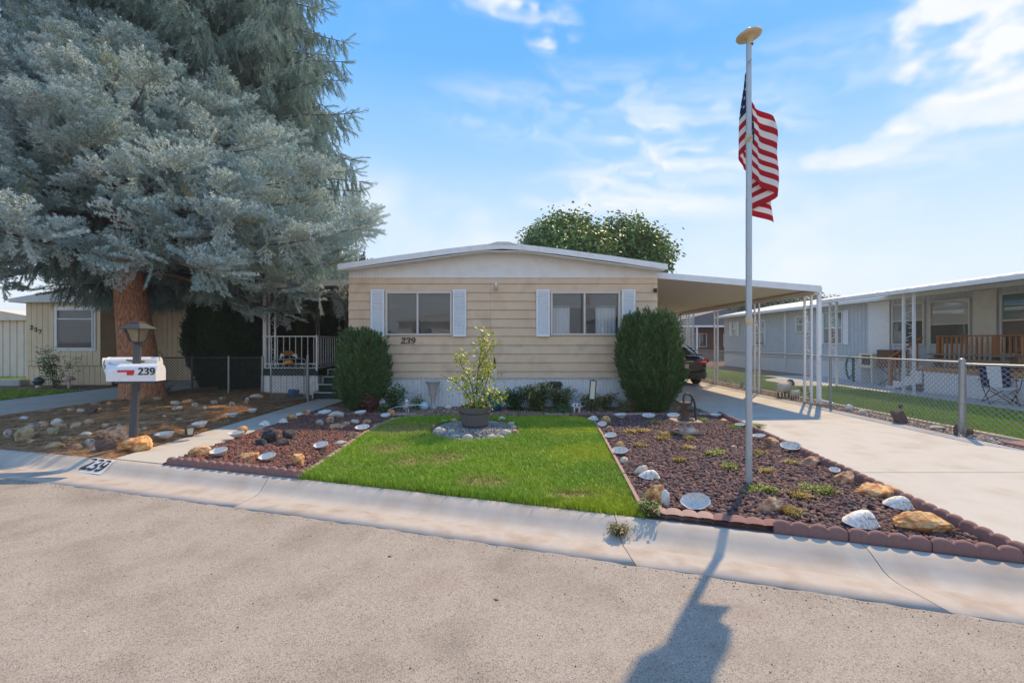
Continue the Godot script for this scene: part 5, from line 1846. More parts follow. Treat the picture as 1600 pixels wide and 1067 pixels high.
func make_pebbles() -> void:
	rng.seed = 15
	var meshes := [pebble(31), pebble(32), pebble(33)]
	var jobs := [
		[lava_bed_poly(), 26000, 0.030, 0.058, [Color(0.13, 0.075, 0.072), Color(0.10, 0.07, 0.075), Color(0.17, 0.088, 0.072), Color(0.085, 0.065, 0.072), Color(0.21, 0.125, 0.10)], "lava_gravel", "dark plum and red lava rock covering the flagpole bed"],
		[red_bed_poly(), 15000, 0.026, 0.05, [Color(0.21, 0.08, 0.052), Color(0.16, 0.078, 0.065), Color(0.13, 0.075, 0.07), Color(0.27, 0.11, 0.065), Color(0.10, 0.068, 0.07)], "red_gravel", "rusty red lava chips covering the bed beside the path"],
	]
	for j in jobs:
		var poly: PackedVector2Array = j[0]
		var lo := poly[0]
		var hi := poly[0]
		for p in poly:
			lo = lo.min(p); hi = hi.max(p)
		var pos := [[], [], []]
		var cols := [[], [], []]
		for i in j[1]:
			var p := Vector2(rng.randf_range(lo.x, hi.x), rng.randf_range(lo.y, hi.y))
			if not inside(poly, p) or p.y > -kerb_d(p.x) - 0.12: continue
			if p.x > lerpf(3.68, 4.32, clampf((-p.y - 3.2) / 6.0, 0.0, 1.0)) - 0.07: continue
			var s := rng.randf_range(j[2], j[3])
			var k := rng.randi() % 3
			var b := Basis(Vector3(rng.randfn(), rng.randfn(), rng.randfn()).normalized(), rng.randf() * TAU)
			pos[k].append(Transform3D(b.scaled(Vector3(s, s * 0.8, s)), Vector3(p.x, 0.008 + s * rng.randf_range(0.1, 0.5), p.y)))
			var pal: Array = j[4]
			cols[k].append(pal[rng.randi() % pal.size()] * rng.randf_range(0.75, 1.4))
		var o := thing(j[5], j[6], "gravel")
		o.set_meta("kind", "stuff")
		for k in 3: many("stones", meshes[k], M.pebbles, pos[k], cols[k], o).set_meta("kind", "stuff")
	# grey gravel round the barrel
	var ps := []
	var cs := []
	for i in 5200:
		var a := rng.randf() * TAU
		var q := sqrt(rng.randf())
		var s := rng.randf_range(0.014, 0.03)
		ps.append(Transform3D(Basis(Vector3(rng.randfn(), rng.randfn(), rng.randfn()).normalized(), rng.randf() * TAU).scaled(Vector3.ONE * s), Vector3(-0.66 + cos(a) * q * 0.74, 0.012 + 0.05 * (1.0 - q) + rng.randf() * 0.01, -8.1 + sin(a) * q * 0.9)))
		cs.append([Color(0.34, 0.34, 0.33), Color(0.22, 0.23, 0.24), Color(0.50, 0.47, 0.43), Color(0.28, 0.27, 0.25)][rng.randi() % 4] * rng.randf_range(0.8, 1.2))
	var o2 := many("barrel_gravel", meshes[0], M.pebbles, ps, cs)
	tag(o2, "grey pea gravel spread round the barrel planter", "gravel", "", "stuff")
	# loose stones and bark along the driveway edge and in the planting border
	ps = []; cs = []
	for i in 5000:
		var p := Vector2(rng.randf_range(7.45, 7.92), -lerpf(5.3, 20.0, pow(rng.randf(), 1.6)))
		var s := rng.randf_range(0.02, 0.05)
		ps.append(Transform3D(Basis(Vector3(rng.randfn(), rng.randfn(), rng.randfn()).normalized(), rng.randf() * TAU).scaled(Vector3(s, s * 0.6, s)), Vector3(p.x, 0.01, p.y)))
		cs.append([Color(0.30, 0.22, 0.17), Color(0.42, 0.36, 0.30), Color(0.20, 0.14, 0.11), Color(0.5, 0.45, 0.4)][rng.randi() % 4] * rng.randf_range(0.8, 1.2))
	tag(many("edge_gravel", meshes[1], M.pebbles, ps, cs), "mixed gravel and bark along the driveway edge under the fence", "gravel", "", "stuff")
	ps = []; cs = []
	for i in 7000:
		var p := Vector2(rng.randf_range(-4.4, 4.3), rng.randf_range(-11.0, -9.7))
		var s := rng.randf_range(0.012, 0.045)
		ps.append(Transform3D(Basis(Vector3(rng.randfn(), rng.randfn(), rng.randfn()).normalized(), rng.randf() * TAU).scaled(Vector3(s * 1.5, s * 0.4, s)), Vector3(p.x, 0.008, p.y)))
		cs.append([Color(0.33, 0.20, 0.13), Color(0.45, 0.33, 0.22), Color(0.22, 0.13, 0.09), Color(0.40, 0.22, 0.16), Color(0.45, 0.42, 0.38)][rng.randi() % 5] * rng.randf_range(0.8, 1.2))
	tag(many("border_mulch", meshes[2], M.pebbles, ps, cs), "bark chips and small stones in the planting border", "mulch", "", "stuff")
	# grit on the street, most of it along the gutter
	ps = []; cs = []
	for i in 1500:
		var x := rng.randf_range(-7.5, 4.5)
		var t := 0.78 + pow(rng.randf(), 3.0) * 3.2
		var s := rng.randf_range(0.004, 0.011)
		ps.append(Transform3D(Basis(Vector3(rng.randfn(), rng.randfn(), rng.randfn()).normalized(), rng.randf() * TAU).scaled(Vector3.ONE * s), kerb_pt(x, t, street_y(t) + s * 0.25)))
		cs.append([Color(0.25, 0.21, 0.18), Color(0.5, 0.46, 0.42), Color(0.14, 0.11, 0.09), Color(0.66, 0.63, 0.58)][rng.randi() % 4])
	tag(many("street_grit", meshes[0], M.pebbles, ps, cs), "loose grit scattered on the asphalt near the gutter", "grit", "", "stuff")
	# needle straw on the mound
	var v := PackedVector3Array()
	var r := RandomNumberGenerator.new()
	r.seed = 8
	for k in 12:
		var a := r.randf() * TAU
		var p := Vector3(r.randfn() * 0.03, r.randf() * 0.015, r.randfn() * 0.03)
		var d := Vector3(cos(a), r.randf_range(-0.1, 0.35), sin(a)) * r.randf_range(0.03, 0.09)
		var sd := Vector3(-sin(a), 0.3, cos(a)) * 0.0022
		for q in [p - sd, p + sd, p + d]: v.append(q)
	var straw := raw_mesh(v, PackedColorArray())
	ps = []; cs = []
	for i in 26000:
		var x := rng.randf_range(-10.7, -5.38)
		var d := kerb_d(x) + 0.02 + pow(rng.randf(), 1.3) * 7.5
		if d > 14.5: continue
		ps.append(Transform3D(Basis(Vector3.UP, rng.randf() * TAU), Vector3(x, mound(x, d) + 0.004, -d)))
		cs.append([Color(0.48, 0.29, 0.16), Color(0.64, 0.44, 0.26), Color(0.32, 0.20, 0.12), Color(0.58, 0.34, 0.17)][rng.randi() % 4] * rng.randf_range(0.7, 1.3))
	tag(many("needle_straw", straw, M.blades, ps, cs), "brown spruce needle litter covering the mound", "needle litter", "", "stuff")

func leafy_plant(called: String, label: String, category: String, at: Vector3, h: float, r: float, n: int, leaf: float, col: Color, seed_: int, stems := 7, flower := Color(0, 0, 0, 0), flowers := 0, group := "") -> Node3D:
	rng.seed = seed_
	var t := thing(called, label, category, at, 0.0, group)
	var st := tool(false)
	var tips := []
	for k in stems:
		var az := rng.randf() * TAU
		var out := Vector3(cos(az), 0, sin(az)) * r * rng.randf_range(0.2, 0.95)
		var top := Vector3(out.x, h * rng.randf_range(0.65, 1.0), out.z)
		tube(st, [out * 0.12, out * 0.4 + Vector3(0, top.y * 0.5, 0), top], [0.008, 0.006, 0.003], 5, false)
		tips.append([out, top])
	obj(st, "stem", M.twig_bark, t)
	var pos := []
	var cols := []
	for i in n:
		var tp: Array = tips[rng.randi() % tips.size()]
		var s := pow(rng.randf(), 0.7)
		var o: Vector3 = tp[0]
		var p: Vector3 = (o * 0.12).lerp(tp[1], s) + Vector3(rng.randfn(), rng.randfn() * 0.5, rng.randfn()) * r * 0.16
		p.y = maxf(p.y, 0.02)
		pos.append(Transform3D(Basis(Vector3.UP, rng.randf() * TAU).scaled(Vector3.ONE * rng.randf_range(0.7, 1.2)), p))
		cols.append(col * rng.randf_range(0.7, 1.35))
	many("foliage", leaf_cluster(seed_, 5, leaf * 1.6, leaf), M.leaves, pos, cols, t).set_meta("kind", "stuff")
	if flowers:
		pos = []; cols = []
		for i in flowers:
			var tp: Array = tips[rng.randi() % tips.size()]
			pos.append(Transform3D(Basis(Vector3.UP, rng.randf() * TAU), (tp[1] as Vector3) + Vector3(rng.randfn() * r * 0.15, rng.randf_range(-0.06, 0.03), rng.randfn() * r * 0.15)))
			cols.append(flower * rng.randf_range(0.85, 1.1))
		many("flowers", leaf_cluster(seed_ + 1, 9, leaf * 0.8, leaf * 0.9), M.leaves, pos, cols, t).set_meta("kind", "stuff")
	return t

func make_plants() -> void:
	T_spray = [juniper_spray(51), juniper_spray(52)]
	juniper("juniper", "dense dark green upright juniper by the porch steps", Vector3(-3.42, 0, -10.4), 1.68, 0.50, 150, 61, 0.15, Color(0.10, 0.19, 0.065))
	juniper("juniper", "tall vase-shaped dark green juniper at the carport corner", Vector3(3.12, 0, -10.3), 2.12, 0.62, 190, 62, 0.0, Color(0.095, 0.185, 0.06))
	juniper("tall_juniper", "bushy dark juniper leaning out beside the beige wall", Vector3(-9.75, 0, -14.9), 3.3, 0.75, 120, 65, 0.9, Color(0.04, 0.085, 0.04))
	juniper("tall_juniper", "tall dark juniper behind the chain-link fence beside the porch post", Vector3(-8.5, 0, -14.1), 4.6, 1.0, 240, 63, 0.8, Color(0.035, 0.08, 0.04))
	var hp := [[-9.3, 16.6], [-9.2, 17.9], [-9.1, 19.2], [-9.0, 20.5], [-8.6, 21.8], [-7.6, 22.6], [-6.5, 23.0], [-5.4, 23.2]]
	for k in hp.size(): juniper("hedge_conifer", "tall dark conifer in the screen behind the side porch", Vector3(hp[k][0], 0, -hp[k][1]), 5.2 + 0.3 * (k % 3), 0.85, 90, 70 + k, 0.8, Color(0.04, 0.075, 0.035))
	for o in get_children():
		if str(o.name).begins_with("hedge_conifer"): o.set_meta("group", "conifers behind the side porch")
	broadleaf("maple_tree", "broad green leafy tree rising behind the tan home's roof", Vector3(4.9, 0, -31), 10.2, 5.6, 8500, 81, Color(0.16, 0.27, 0.085), 0.22)
	var far := [[22.0, -75, 9.5, 7.0], [31.0, -80, 9, 6.5], [40.0, -85, 11.5, 6.5], [50.0, -84, 11.0, 7.0], [60.0, -95, 12.5, 8.0], [14.0, -90, 8, 6.0], [68.0, -90, 10, 8.0]]
	for k in far.size():
		broadleaf("far_tree", "hazy green tree on the skyline beyond the grey house", Vector3(far[k][0], 0, far[k][1]), far[k][2], far[k][3], 1500, 90 + k, Color(0.11, 0.19, 0.085), 0.55, "trees on the skyline")
	# sapling in the barrel
	leafy_sapling()
	var Y := Color(0.30, 0.36, 0.04)
	leafy_plant("rose_bush", "rose bush with white blooms against the beige house", "bush", Vector3(-15.75, 0, -15.7), 1.45, 0.55, 260, 0.075, Color(0.07, 0.16, 0.035), 111, 9, Color(0.85, 0.85, 0.80), 9)
	leafy_plant("lily_clump", "upright glossy green plant beside the urn", "plant", Vector3(-2.72, 0, -10.45), 0.62, 0.30, 110, 0.085, Color(0.10, 0.20, 0.05), 112, 8)
	leafy_plant("yellowing_perennials", "tall seedy clump of green and straw-coloured perennials", "plant", Vector3(0.55, 0, -10.35), 0.66, 0.42, 700, 0.05, Color(0.15, 0.20, 0.06), 113, 26, Color(0.62, 0.50, 0.24), 34)
	leafy_plant("rose_shrub", "dark green leafy shrub with pale flowers in the border", "plant", Vector3(0.10, 0, -10.4), 0.5, 0.28, 330, 0.06, Color(0.05, 0.115, 0.035), 114, 10, Color(0.66, 0.58, 0.40), 5)
	leafy_plant("flowering_perennial", "green plant with reddish seed heads near the dark box", "plant", Vector3(1.12, 0, -10.4), 0.55, 0.36, 560, 0.05, Color(0.12, 0.18, 0.05), 115, 18, Color(0.42, 0.20, 0.12), 18)
	leafy_plant("dry_grass_clump", "low straw-green clump behind the white rock", "plant", Vector3(2.0, 0, -10.5), 0.36, 0.42, 640, 0.05, Color(0.24, 0.24, 0.09), 116, 30, Color(0.55, 0.45, 0.24), 20)
	leafy_plant("lavender_clump", "low greyish clump at the foot of the vase-shaped juniper", "plant", Vector3(2.55, 0, -10.1), 0.30, 0.28, 330, 0.045, Color(0.26, 0.25, 0.13), 117, 20)
	leafy_plant("groundcover", "small green weeds beside the paver row", "plant", Vector3(0.95, 0, -9.85), 0.12, 0.45, 90, 0.05, Color(0.09, 0.17, 0.05), 118, 12)
	leafy_plant("red_barberry", "small dark red bush at the foot of the juniper by the steps", "plant", Vector3(-3.1, 0, -9.85), 0.42, 0.28, 150, 0.05, Color(0.17, 0.045, 0.03), 119, 12)
	leafy_plant("white_flower_pot", "white flowers beside the dark red bush", "flowers", Vector3(-2.72, 0, -9.8), 0.30, 0.13, 60, 0.045, Color(0.10, 0.20, 0.05), 120, 6, Color(0.84, 0.84, 0.80), 14)
	leafy_plant("yellow_sprout", "young green shoots beside the urn", "plant", Vector3(-2.22, 0, -10.6), 0.36, 0.18, 40, 0.06, Color(0.16, 0.26, 0.06), 121, 4)
	leafy_plant("fence_weed", "small green weed at the foot of the dark fence", "plant", Vector3(-9.4, 0.1, -12.3), 0.30, 0.22, 60, 0.05, Color(0.07, 0.14, 0.04), 122, 6)
	leafy_plant("kerb_weed", "dry olive weed tuft growing from the kerb crack", "weed", Vector3(0.93, -0.085, -3.95), 0.07, 0.09, 130, 0.03, Color(0.20, 0.19, 0.075), 123, 12)
	leafy_plant("corner_weed", "green weed at the corner of the lawn and the fallen block", "weed", Vector3(1.24, 0, -4.12), 0.16, 0.12, 60, 0.035, Color(0.16, 0.24, 0.05), 124, 10)
	leafy_plant("driveway_weeds", "low weeds beside the driveway at the juniper's foot", "plant", Vector3(3.85, 0, -9.95), 0.14, 0.36, 110, 0.045, Color(0.12, 0.19, 0.05), 125, 14)
	# sedum in the lava bed
	var sed := [Vector3(4.51, 0, -8.32), Vector3(3.96, 0, -8.08), Vector3(3.68, 0, -8.78), Vector3(2.80, 0, -7.16), Vector3(2.68, 0, -8.58), Vector3(2.22, 0, -7.75), Vector3(2.57, 0, -7.54), Vector3(2.02, 0, -7.75), Vector3(1.89, 0, -6.73), Vector3(2.36, 0, -7.16), Vector3(2.72, 0, -6.21), Vector3(2.86, 0, -6.28), Vector3(2.17, 0, -5.85), Vector3(2.66, 0, -5.56), Vector3(3.02, 0, -5.40), Vector3(2.54, 0, -4.72), Vector3(2.64, 0, -4.70), Vector3(3.13, 0, -4.78), Vector3(3.19, 0, -4.62), Vector3(2.87, 0, -4.51), Vector3(2.53, 0, -4.11), Vector3(3.44, 0, -6.28), Vector3(3.57, 0, -5.79), Vector3(2.54, 0, -6.57)]
	for k in sed.size():
		var green := k in [0, 1, 10, 11, 13, 15, 16, 17, 18, 2]
		leafy_plant("sedum_patch", "low yellow-green stonecrop patch in the dark lava rock" if green else "low yellowing orange stonecrop patch in the dark lava rock", "stonecrop", (sed[k] as Vector3) + Vector3(0, 0.02, 0), 0.05, 0.17 if k in [0, 1, 4, 5, 6, 15, 17] else 0.12, 130, 0.022, Color(0.30, 0.36, 0.045) if green else Color(0.46, 0.33, 0.07), 140 + k, 14, Color(0, 0, 0), 0, "green stonecrop patches" if green else "yellowing stonecrop patches")

func leafy_sapling() -> void:
	rng.seed = 131
	var t := thing("sapling", "young yellow-green leafy sapling growing in the barrel planter", "sapling", Vector3(-0.66, 0.30, -8.1))
	var stems := [
		[Vector3(0.02, 0, 0), Vector3(0.03, 0.35, 0), Vector3(0.06, 0.8, 0), Vector3(0.13, 1.2, 0), Vector3(0.16, 1.42, 0.02)],
		[Vector3(0.0, 0, 0.02), Vector3(-0.02, 0.3, 0.02), Vector3(-0.10, 0.62, 0.03), Vector3(-0.25, 0.9, 0.05), Vector3(-0.20, 1.05, 0.05)],
		[Vector3(-0.02, 0, 0), Vector3(-0.10, 0.28, 0.0), Vector3(-0.28, 0.50, 0.0), Vector3(-0.48, 0.62, 0.0), Vector3(-0.62, 0.70, 0.0)],
		[Vector3(0.03, 0, 0), Vector3(0.10, 0.3, 0.0), Vector3(0.22, 0.58, 0.05), Vector3(0.26, 0.82, 0.05)],
		[Vector3(0.05, 0.05, 0.02), Vector3(0.22, 0.25, 0.1), Vector3(0.38, 0.36, 0.14), Vector3(0.48, 0.22, 0.16)],
		[Vector3(0, 0.35, 0), Vector3(0.14, 0.6, -0.12), Vector3(0.20, 0.9, -0.16)],
		[Vector3(0.06, 0.8, 0), Vector3(0.2, 1.05, 0.06), Vector3(0.30, 1.22, 0.08)],
	]
	var pos := []
	var cols := []
	for s in stems:
		var pts := smooth_path(s, 5)
		var rad := []
		for k in pts.size(): rad.append(lerpf(0.013, 0.004, float(k) / (pts.size() - 1)))
		var st := tool(false)
		tube(st, pts, rad, 6)
		obj(st, "stem", M.twig_bark, t)
		for k in range(2, pts.size()):
			if s == stems[2] and k > 13: continue
			for rep in 6:
				var p: Vector3 = pts[k] + Vector3(rng.randfn(), rng.randfn() * 0.7, rng.randfn()) * 0.075
				pos.append(Transform3D(Basis(Vector3.UP, rng.randf() * TAU).scaled(Vector3.ONE * rng.randf_range(0.7, 1.3)), p))
				cols.append(Color(0.36, 0.45, 0.05).lerp(Color(0.56, 0.56, 0.06), rng.randf()) * rng.randf_range(0.75, 1.25))
	many("foliage", leaf_cluster(132, 3, 0.06, 0.07), M.leaves, pos, cols, t).set_meta("kind", "stuff")

# ---------------------------------------------------------------- edging blocks, rocks, shells
func scallop_mesh() -> ArrayMesh:   # four rounded scallops, 0.52 m long, 0.13 m high
	var st := tool(false)
	var n := 32
	var R := func(k: int) -> Array:
		var u := float(k) / n
		var arc := sqrt(maxf(0.0, 1.0 - pow(fposmod(u * 4.0, 1.0) * 2.0 - 1.0, 2.0) * 0.92))
		if k == 0 or k == n: arc = 0.28
		var x := (u - 0.5) * 0.52
		var h := 0.068 + 0.052 * arc
		var f := 0.026 + 0.012 * arc
		return [Vector3(x, -0.03, f), Vector3(x, h * 0.72, f), Vector3(x, h - 0.006, f - 0.012), Vector3(x, h, 0.0), Vector3(x, h - 0.006, -f + 0.012), Vector3(x, h * 0.72, -f), Vector3(x, -0.03, -f)]
	for k in n:
		var a: Array = R.call(k)
		var b: Array = R.call(k + 1)
		for i in 6: quad(st, a[i], b[i], b[i + 1], a[i + 1])
	st.set_smooth_group(-1)
	for e in [R.call(0), R.call(n)]:
		for i in range(1, 6):
			tri(st, e[0], e[i], e[i + 1])
	st.generate_normals()
	return st.commit()

func make_edging() -> void:
	rng.seed = 33
	var mesh := scallop_mesh()
	var put := func(p: Vector3, turn: float, m: Material, label: String, group: String, tilt := 0.0) -> void:
		var o := inst(mesh, "edging_block", m)
		o.position = p
		o.rotation = Vector3(tilt, turn, rng.randf_range(-0.02, 0.02))
		o.scale = Vector3(1, 0.86, 0.92)
		tag(o, label, "edging block", group)
	# along the kerb in front of the red bed
	for k in 4:
		var x := -4.19 + k * 0.515
		put.call(Vector3(x, -0.005, -kerb_d(x) - 0.045), -0.29, M.edging_red, "red scalloped concrete edging block along the kerb by the rusty red bed", "scalloped blocks at the red bed")
	# two fallen low blocks, then scallops along the kerb in front of the lava bed
	for k in 2:
		var x := 1.50 + k * 0.49
		put.call(Vector3(x, 0.03, -kerb_d(x) - 0.05), -0.30, M.edging_pale if k == 0 else M.edging_red, ["pale red edging block laid over at the lawn corner", "sunken red edging block next to the first scalloped one"][k], "fallen edging blocks", -1.35)
	for k in 4:
		var x := 2.42 + k * 0.50
		put.call(Vector3(x, 0.0, -kerb_d(x) - 0.05), -0.32 - 0.012 * k, M.edging_red, "red scalloped concrete edging block along the kerb by the lava bed", "scalloped blocks at the lava bed")
	# along the driveway
	for k in 12:
		var d := 3.52 + k * 0.525
		put.call(Vector3(lerpf(3.68, 4.32, clampf((d - 3.2) / 6.0, 0.0, 1.0)), 0.015, -d), PI / 2 - 0.11 + rng.randf_range(-0.04, 0.04), M.edging_red, "red scalloped edging block between lava bed and driveway", "scalloped blocks along the driveway", rng.randf_range(-0.08, 0.16))
	# between red bed and lawn, low and pale
	var path := [Vector3(-2.43, 0, -5.3), Vector3(-2.47, 0, -6.5), Vector3(-2.5, 0, -7.6), Vector3(-2.47, 0, -8.5), Vector3(-2.30, 0, -9.2), Vector3(-1.95, 0, -9.5)]
	for k in 9:
		var s := (k + 0.5) / 9.0 * 5.0
		var i := mini(int(s), 4)
		var a: Vector3 = path[i]
		var b: Vector3 = path[i + 1]
		var q := a.lerp(b, s - i)
		put.call(q + Vector3(0, -0.045, 0), atan2(-(b - a).z, (b - a).x), M.edging_pale, "low weathered edging block between red bed and lawn", "low blocks at the lawn's curved side")
	# row laid flat at the head of the lawn
	for k in 16:
		var x := -3.95 + k * 0.545
		put.call(Vector3(x, 0.02, -9.72 + rng.randf_range(-0.02, 0.02)), rng.randf_range(-0.03, 0.03), M.edging_red if k % 3 else M.edging_pale, "red edging block laid flat in the row before the planting border", "flat blocks before the border", PI / 2 - 0.04)
	# thin strip between lawn and lava bed
	var st := tool()
	var pts := [Vector3(1.22, 0.012, -4.35), Vector3(1.36, 0.012, -5.9), Vector3(1.50, 0.012, -7.5), Vector3(1.62, 0.012, -9.2)]
	for k in 3: bar(st, pts[k], pts[k + 1], 0.035, 0.07)
	tag(obj(st, "edging_strip", M.edging_pale), "thin pale edging strip between lawn and lava bed", "edging")
	# concrete strip beyond the fence line
	st = tool()
	for k in 9: cbox(st, Vector3(7.95 + 0.01 * sin(k * 2.0), 0.02, -6.0 - k * 1.6), Vector3(0.09, 0.07, 1.57), 0.012)
	setting(obj(st, "mow_strip", M.strip_concrete))
	for k in 3:
		st = tool()
		cbox(st, Vector3(7.70 + k * 0.36, 0.025, -6.75 + k * 0.05), Vector3(0.34, 0.05, 0.5), 0.01)
		tag(obj(st, "red_paver", M.red_paver), "flat red paver at the foot of the thick fence post", "paver", "red pavers by the fence post")

func make_rocks() -> void:
	var shapes := []
	for k in 10: shapes.append(rock_mesh(500 + k * 7, 0.14, 11, 6, true))
	var rnd := []
	for k in 5: rnd.append(rock_mesh(700 + k, 0.10, 3, 7))
	var mats := ["rock_slate", "rock_tan", "rock_gold", "rock_grey", "rock_cream", "rock_white", "rock_dark", "rock_brown"]
	var put := func(r: Array, mi: int, k: int, called: String, label: String, group: String, rounded := false, lift := 0.0) -> void:
		var m: Mesh = (rnd if rounded else shapes)[k % (5 if rounded else 10)]
		var o := inst(m, called, M[mats[mi]])
		var rr := RandomNumberGenerator.new()
		rr.seed = k * 13 + 5
		var g := maxf(mound(r[0], -r[1]), 0.0) + lift
		var hgt: float = maxf(r[3] * 1.08, 0.04)
		o.scale = Vector3(r[2] * 1.0, hgt * 1.12, r[2] * rr.randf_range(0.55, 0.8))
		o.position = Vector3(r[0], g + hgt * 0.34, r[1])
		o.rotation.y = rr.randf_range(-0.5, 0.5)
		tag(o, label, "rock", group)
	# under the spruce: [place and size, material]
	var bed := [
		[[-7.58, -7.05, 0.31, 0.27], 0], [[-9.08, -8.46, 0.17, 0.07], 5], [[-8.23, -7.82, 0.18, 0.12], 3], [[-8.13, -7.89, 0.22, 0.12], 1], [[-7.80, -7.80, 0.22, 0.16], 4], [[-7.56, -7.28, 0.18, 0.08], 1], [[-6.63, -6.59, 0.35, 0.11], 0], [[-7.32, -7.25, 0.24, 0.13], 0],
		[[-7.54, -7.65, 0.17, 0.10], 1], [[-7.30, -7.63, 0.19, 0.14], 1], [[-7.41, -7.94, 0.29, 0.13], 1], [[-6.71, -7.17, 0.20, 0.07], 4], [[-6.31, -6.60, 0.17, 0.10], 1], [[-6.95, -7.76, 0.20, 0.10], 1], [[-7.99, -7.21, 0.16, 0.14], 3], [[-6.20, -6.67, 0.17, 0.15], 3], [[-5.90, -6.45, 0.13, 0.09], 3],
		[[-9.16, -9.44, 0.17, 0.12], 1], [[-8.93, -9.42, 0.18, 0.09], 4], [[-8.55, -9.26, 0.22, 0.13], 7], [[-8.56, -9.43, 0.15, 0.12], 2], [[-9.28, -10.48, 0.23, 0.10], 2], [[-9.73, -10.62, 0.24, 0.09], 3], [[-8.89, -11.38, 0.32, 0.10], 0], [[-7.07, -9.62, 0.27, 0.12], 3], [[-6.76, -8.83, 0.12, 0.05], 4],
		[[-7.59, -10.65, 0.44, 0.13], 2], [[-7.03, -10.08, 0.21, 0.14], 3], [[-6.95, -10.63, 0.21, 0.12], 3], [[-6.29, -10.20, 0.19, 0.13], 3], [[-6.31, -10.80, 0.23, 0.14], 1], [[-6.55, -11.69, 0.36, 0.11], 4], [[-7.91, -10.68, 0.24, 0.10], 4], [[-6.61, -9.78, 0.12, 0.11], 4], [[-6.08, -7.51, 0.11, 0.08], 3], [[-6.29, -8.58, 0.19, 0.05], 3], [[-6.69, -7.74, 0.13, 0.08], 3], [[-7.34, -11.52, 0.23, 0.08], 3], [[-6.82, -6.96, 0.16, 0.08], 0], [[-7.27, -6.88, 0.15, 0.08], 0],
	]
	var words := ["grey-tan slate", "brown", "orange-gold", "grey", "cream", "white", "black", "dark brown"]
	for k in bed.size():
		var mi: int = bed[k][1]
		put.call(bed[k][0], mi, k, "bed_rock", "%s stone lying in the needle litter under the spruce" % words[mi], "%s stones under the spruce" % words[mi])
	put.call([-6.06, -7.01, 0.60, 0.21], 1, 3, "boulder", "long brown and tan boulder at the kerb beside the mailbox post", "")
	put.call([-5.74, -6.44, 0.30, 0.21], 7, 5, "boulder", "dark reddish boulder against the long tan one at the kerb", "")
	put.call([-5.37, -6.56, 0.47, 0.24], 2, 8, "boulder", "golden orange boulder at the foot of the mailbox post", "")
	# red bed
	var red := [[[-4.34, -6.33, 0.32, 0.15], 2], [[-4.63, -7.82, 0.24, 0.13], 2], [[-3.53, -6.07, 0.32, 0.12], 2], [[-3.44, -6.80, 0.30, 0.14], 7], [[-2.71, -5.77, 0.21, 0.19], 2], [[-4.43, -9.20, 0.26, 0.13], 2], [[-4.36, -9.68, 0.24, 0.16], 1], [[-3.53, -8.78, 0.20, 0.17], 1], [[-3.62, -9.42, 0.37, 0.14], 4], [[-3.16, -8.24, 0.39, 0.11], 1], [[-3.02, -8.72, 0.22, 0.11], 4], [[-2.74, -8.60, 0.24, 0.11], 1], [[-2.62, -7.46, 0.25, 0.12], 1], [[-2.61, -6.91, 0.27, 0.08], 4], [[-2.56, -9.64, 0.20, 0.18], 2], [[-3.59, -8.51, 0.19, 0.14], 3], [[-3.07, -8.43, 0.19, 0.12], 1], [[-2.68, -6.40, 0.14, 0.08], 6]]
	for k in red.size():
		var mi: int = red[k][1]
		put.call(red[k][0], mi, k + 3, "garden_rock", "%s rock in the rusty red bed" % words[mi], "%s rocks in the red bed" % words[mi])
	put.call([-3.74, -7.04, 0.33, 0.25], 6, 4, "lava_boulder", "leaning black lava boulder in the red bed", "")
	put.call([-3.59, -7.32, 0.29, 0.20], 6, 7, "lava_boulder", "rounded black lava boulder next to the leaning one", "")
	put.call([-3.77, -6.84, 0.21, 0.15], 6, 2, "lava_boulder", "low dark slab under the leaning lava boulder", "")
	# lava bed
	var lava := [[[1.80, -8.66, 0.22, 0.17], 2], [[1.70, -7.89, 0.20, 0.14], 1], [[1.59, -6.69, 0.19, 0.14], 2], [[1.43, -5.81, 0.14, 0.11], 4], [[1.53, -5.35, 0.22, 0.15], 4], [[2.37, -4.16, 0.30, 0.16], 1], [[3.86, -6.76, 0.28, 0.19], 1], [[4.13, -8.85, 0.25, 0.09], 1], [[3.65, -4.99, 0.34, 0.19], 1], [[3.68, -4.59, 0.48, 0.16], 2], [[3.41, -3.77, 0.48, 0.17], 2], [[3.24, -6.62, 0.13, 0.08], 1]]
	var lw := ["tan rock beside the shells at the head of the lava bed", "rust-brown rock under the small tan one at the lava bed's edge", "orange rock between two shells at the lawn edge", "pale round rock beside the double shell", "knobbly cream rock at the lawn edge of the lava bed", "brown rounded rock in the lava near the kerb edging", "rust-red rock beside the flagpole by the driveway edging", "flat brown rock by the shell at the bed's far corner", "tan and brown peaked rock beside the small shell", "long golden rock lying along the driveway edging", "largest golden slab rock by the kerb corner", "small rusty rock behind the flagpole"]
	for k in lava.size(): put.call(lava[k][0], lava[k][1], k + 1, "garden_rock", lw[k], "")
	put.call([3.86, -5.84, 0.34, 0.11], 1, 6, "brick_stone", "flat salmon stone like a broken brick by the driveway edging", "")
	put.call([1.40, -4.42, 0.26, 0.23], 2, 9, "garden_rock", "upright gold and white rock beside the lawn corner", "")
	put.call([1.45, -4.31, 0.11, 0.18], 5, 4, "garden_rock", "white quartz piece against the upright gold rock", "")
	# round the barrel
	var ring := [[677,667,9,7], [687,674,19,11], [705,675,12,8], [692,659,16,5], [708,657,14,7], [711,682,18,5], [714,687,10,6], [730,684,17,10], [748,683,15,8], [766,682,15,6], [783,685,11,8], [792,677,15,11], [805,677,13,10], [802,668,12,7], [798,662,13,7], [783,655,13,8]]
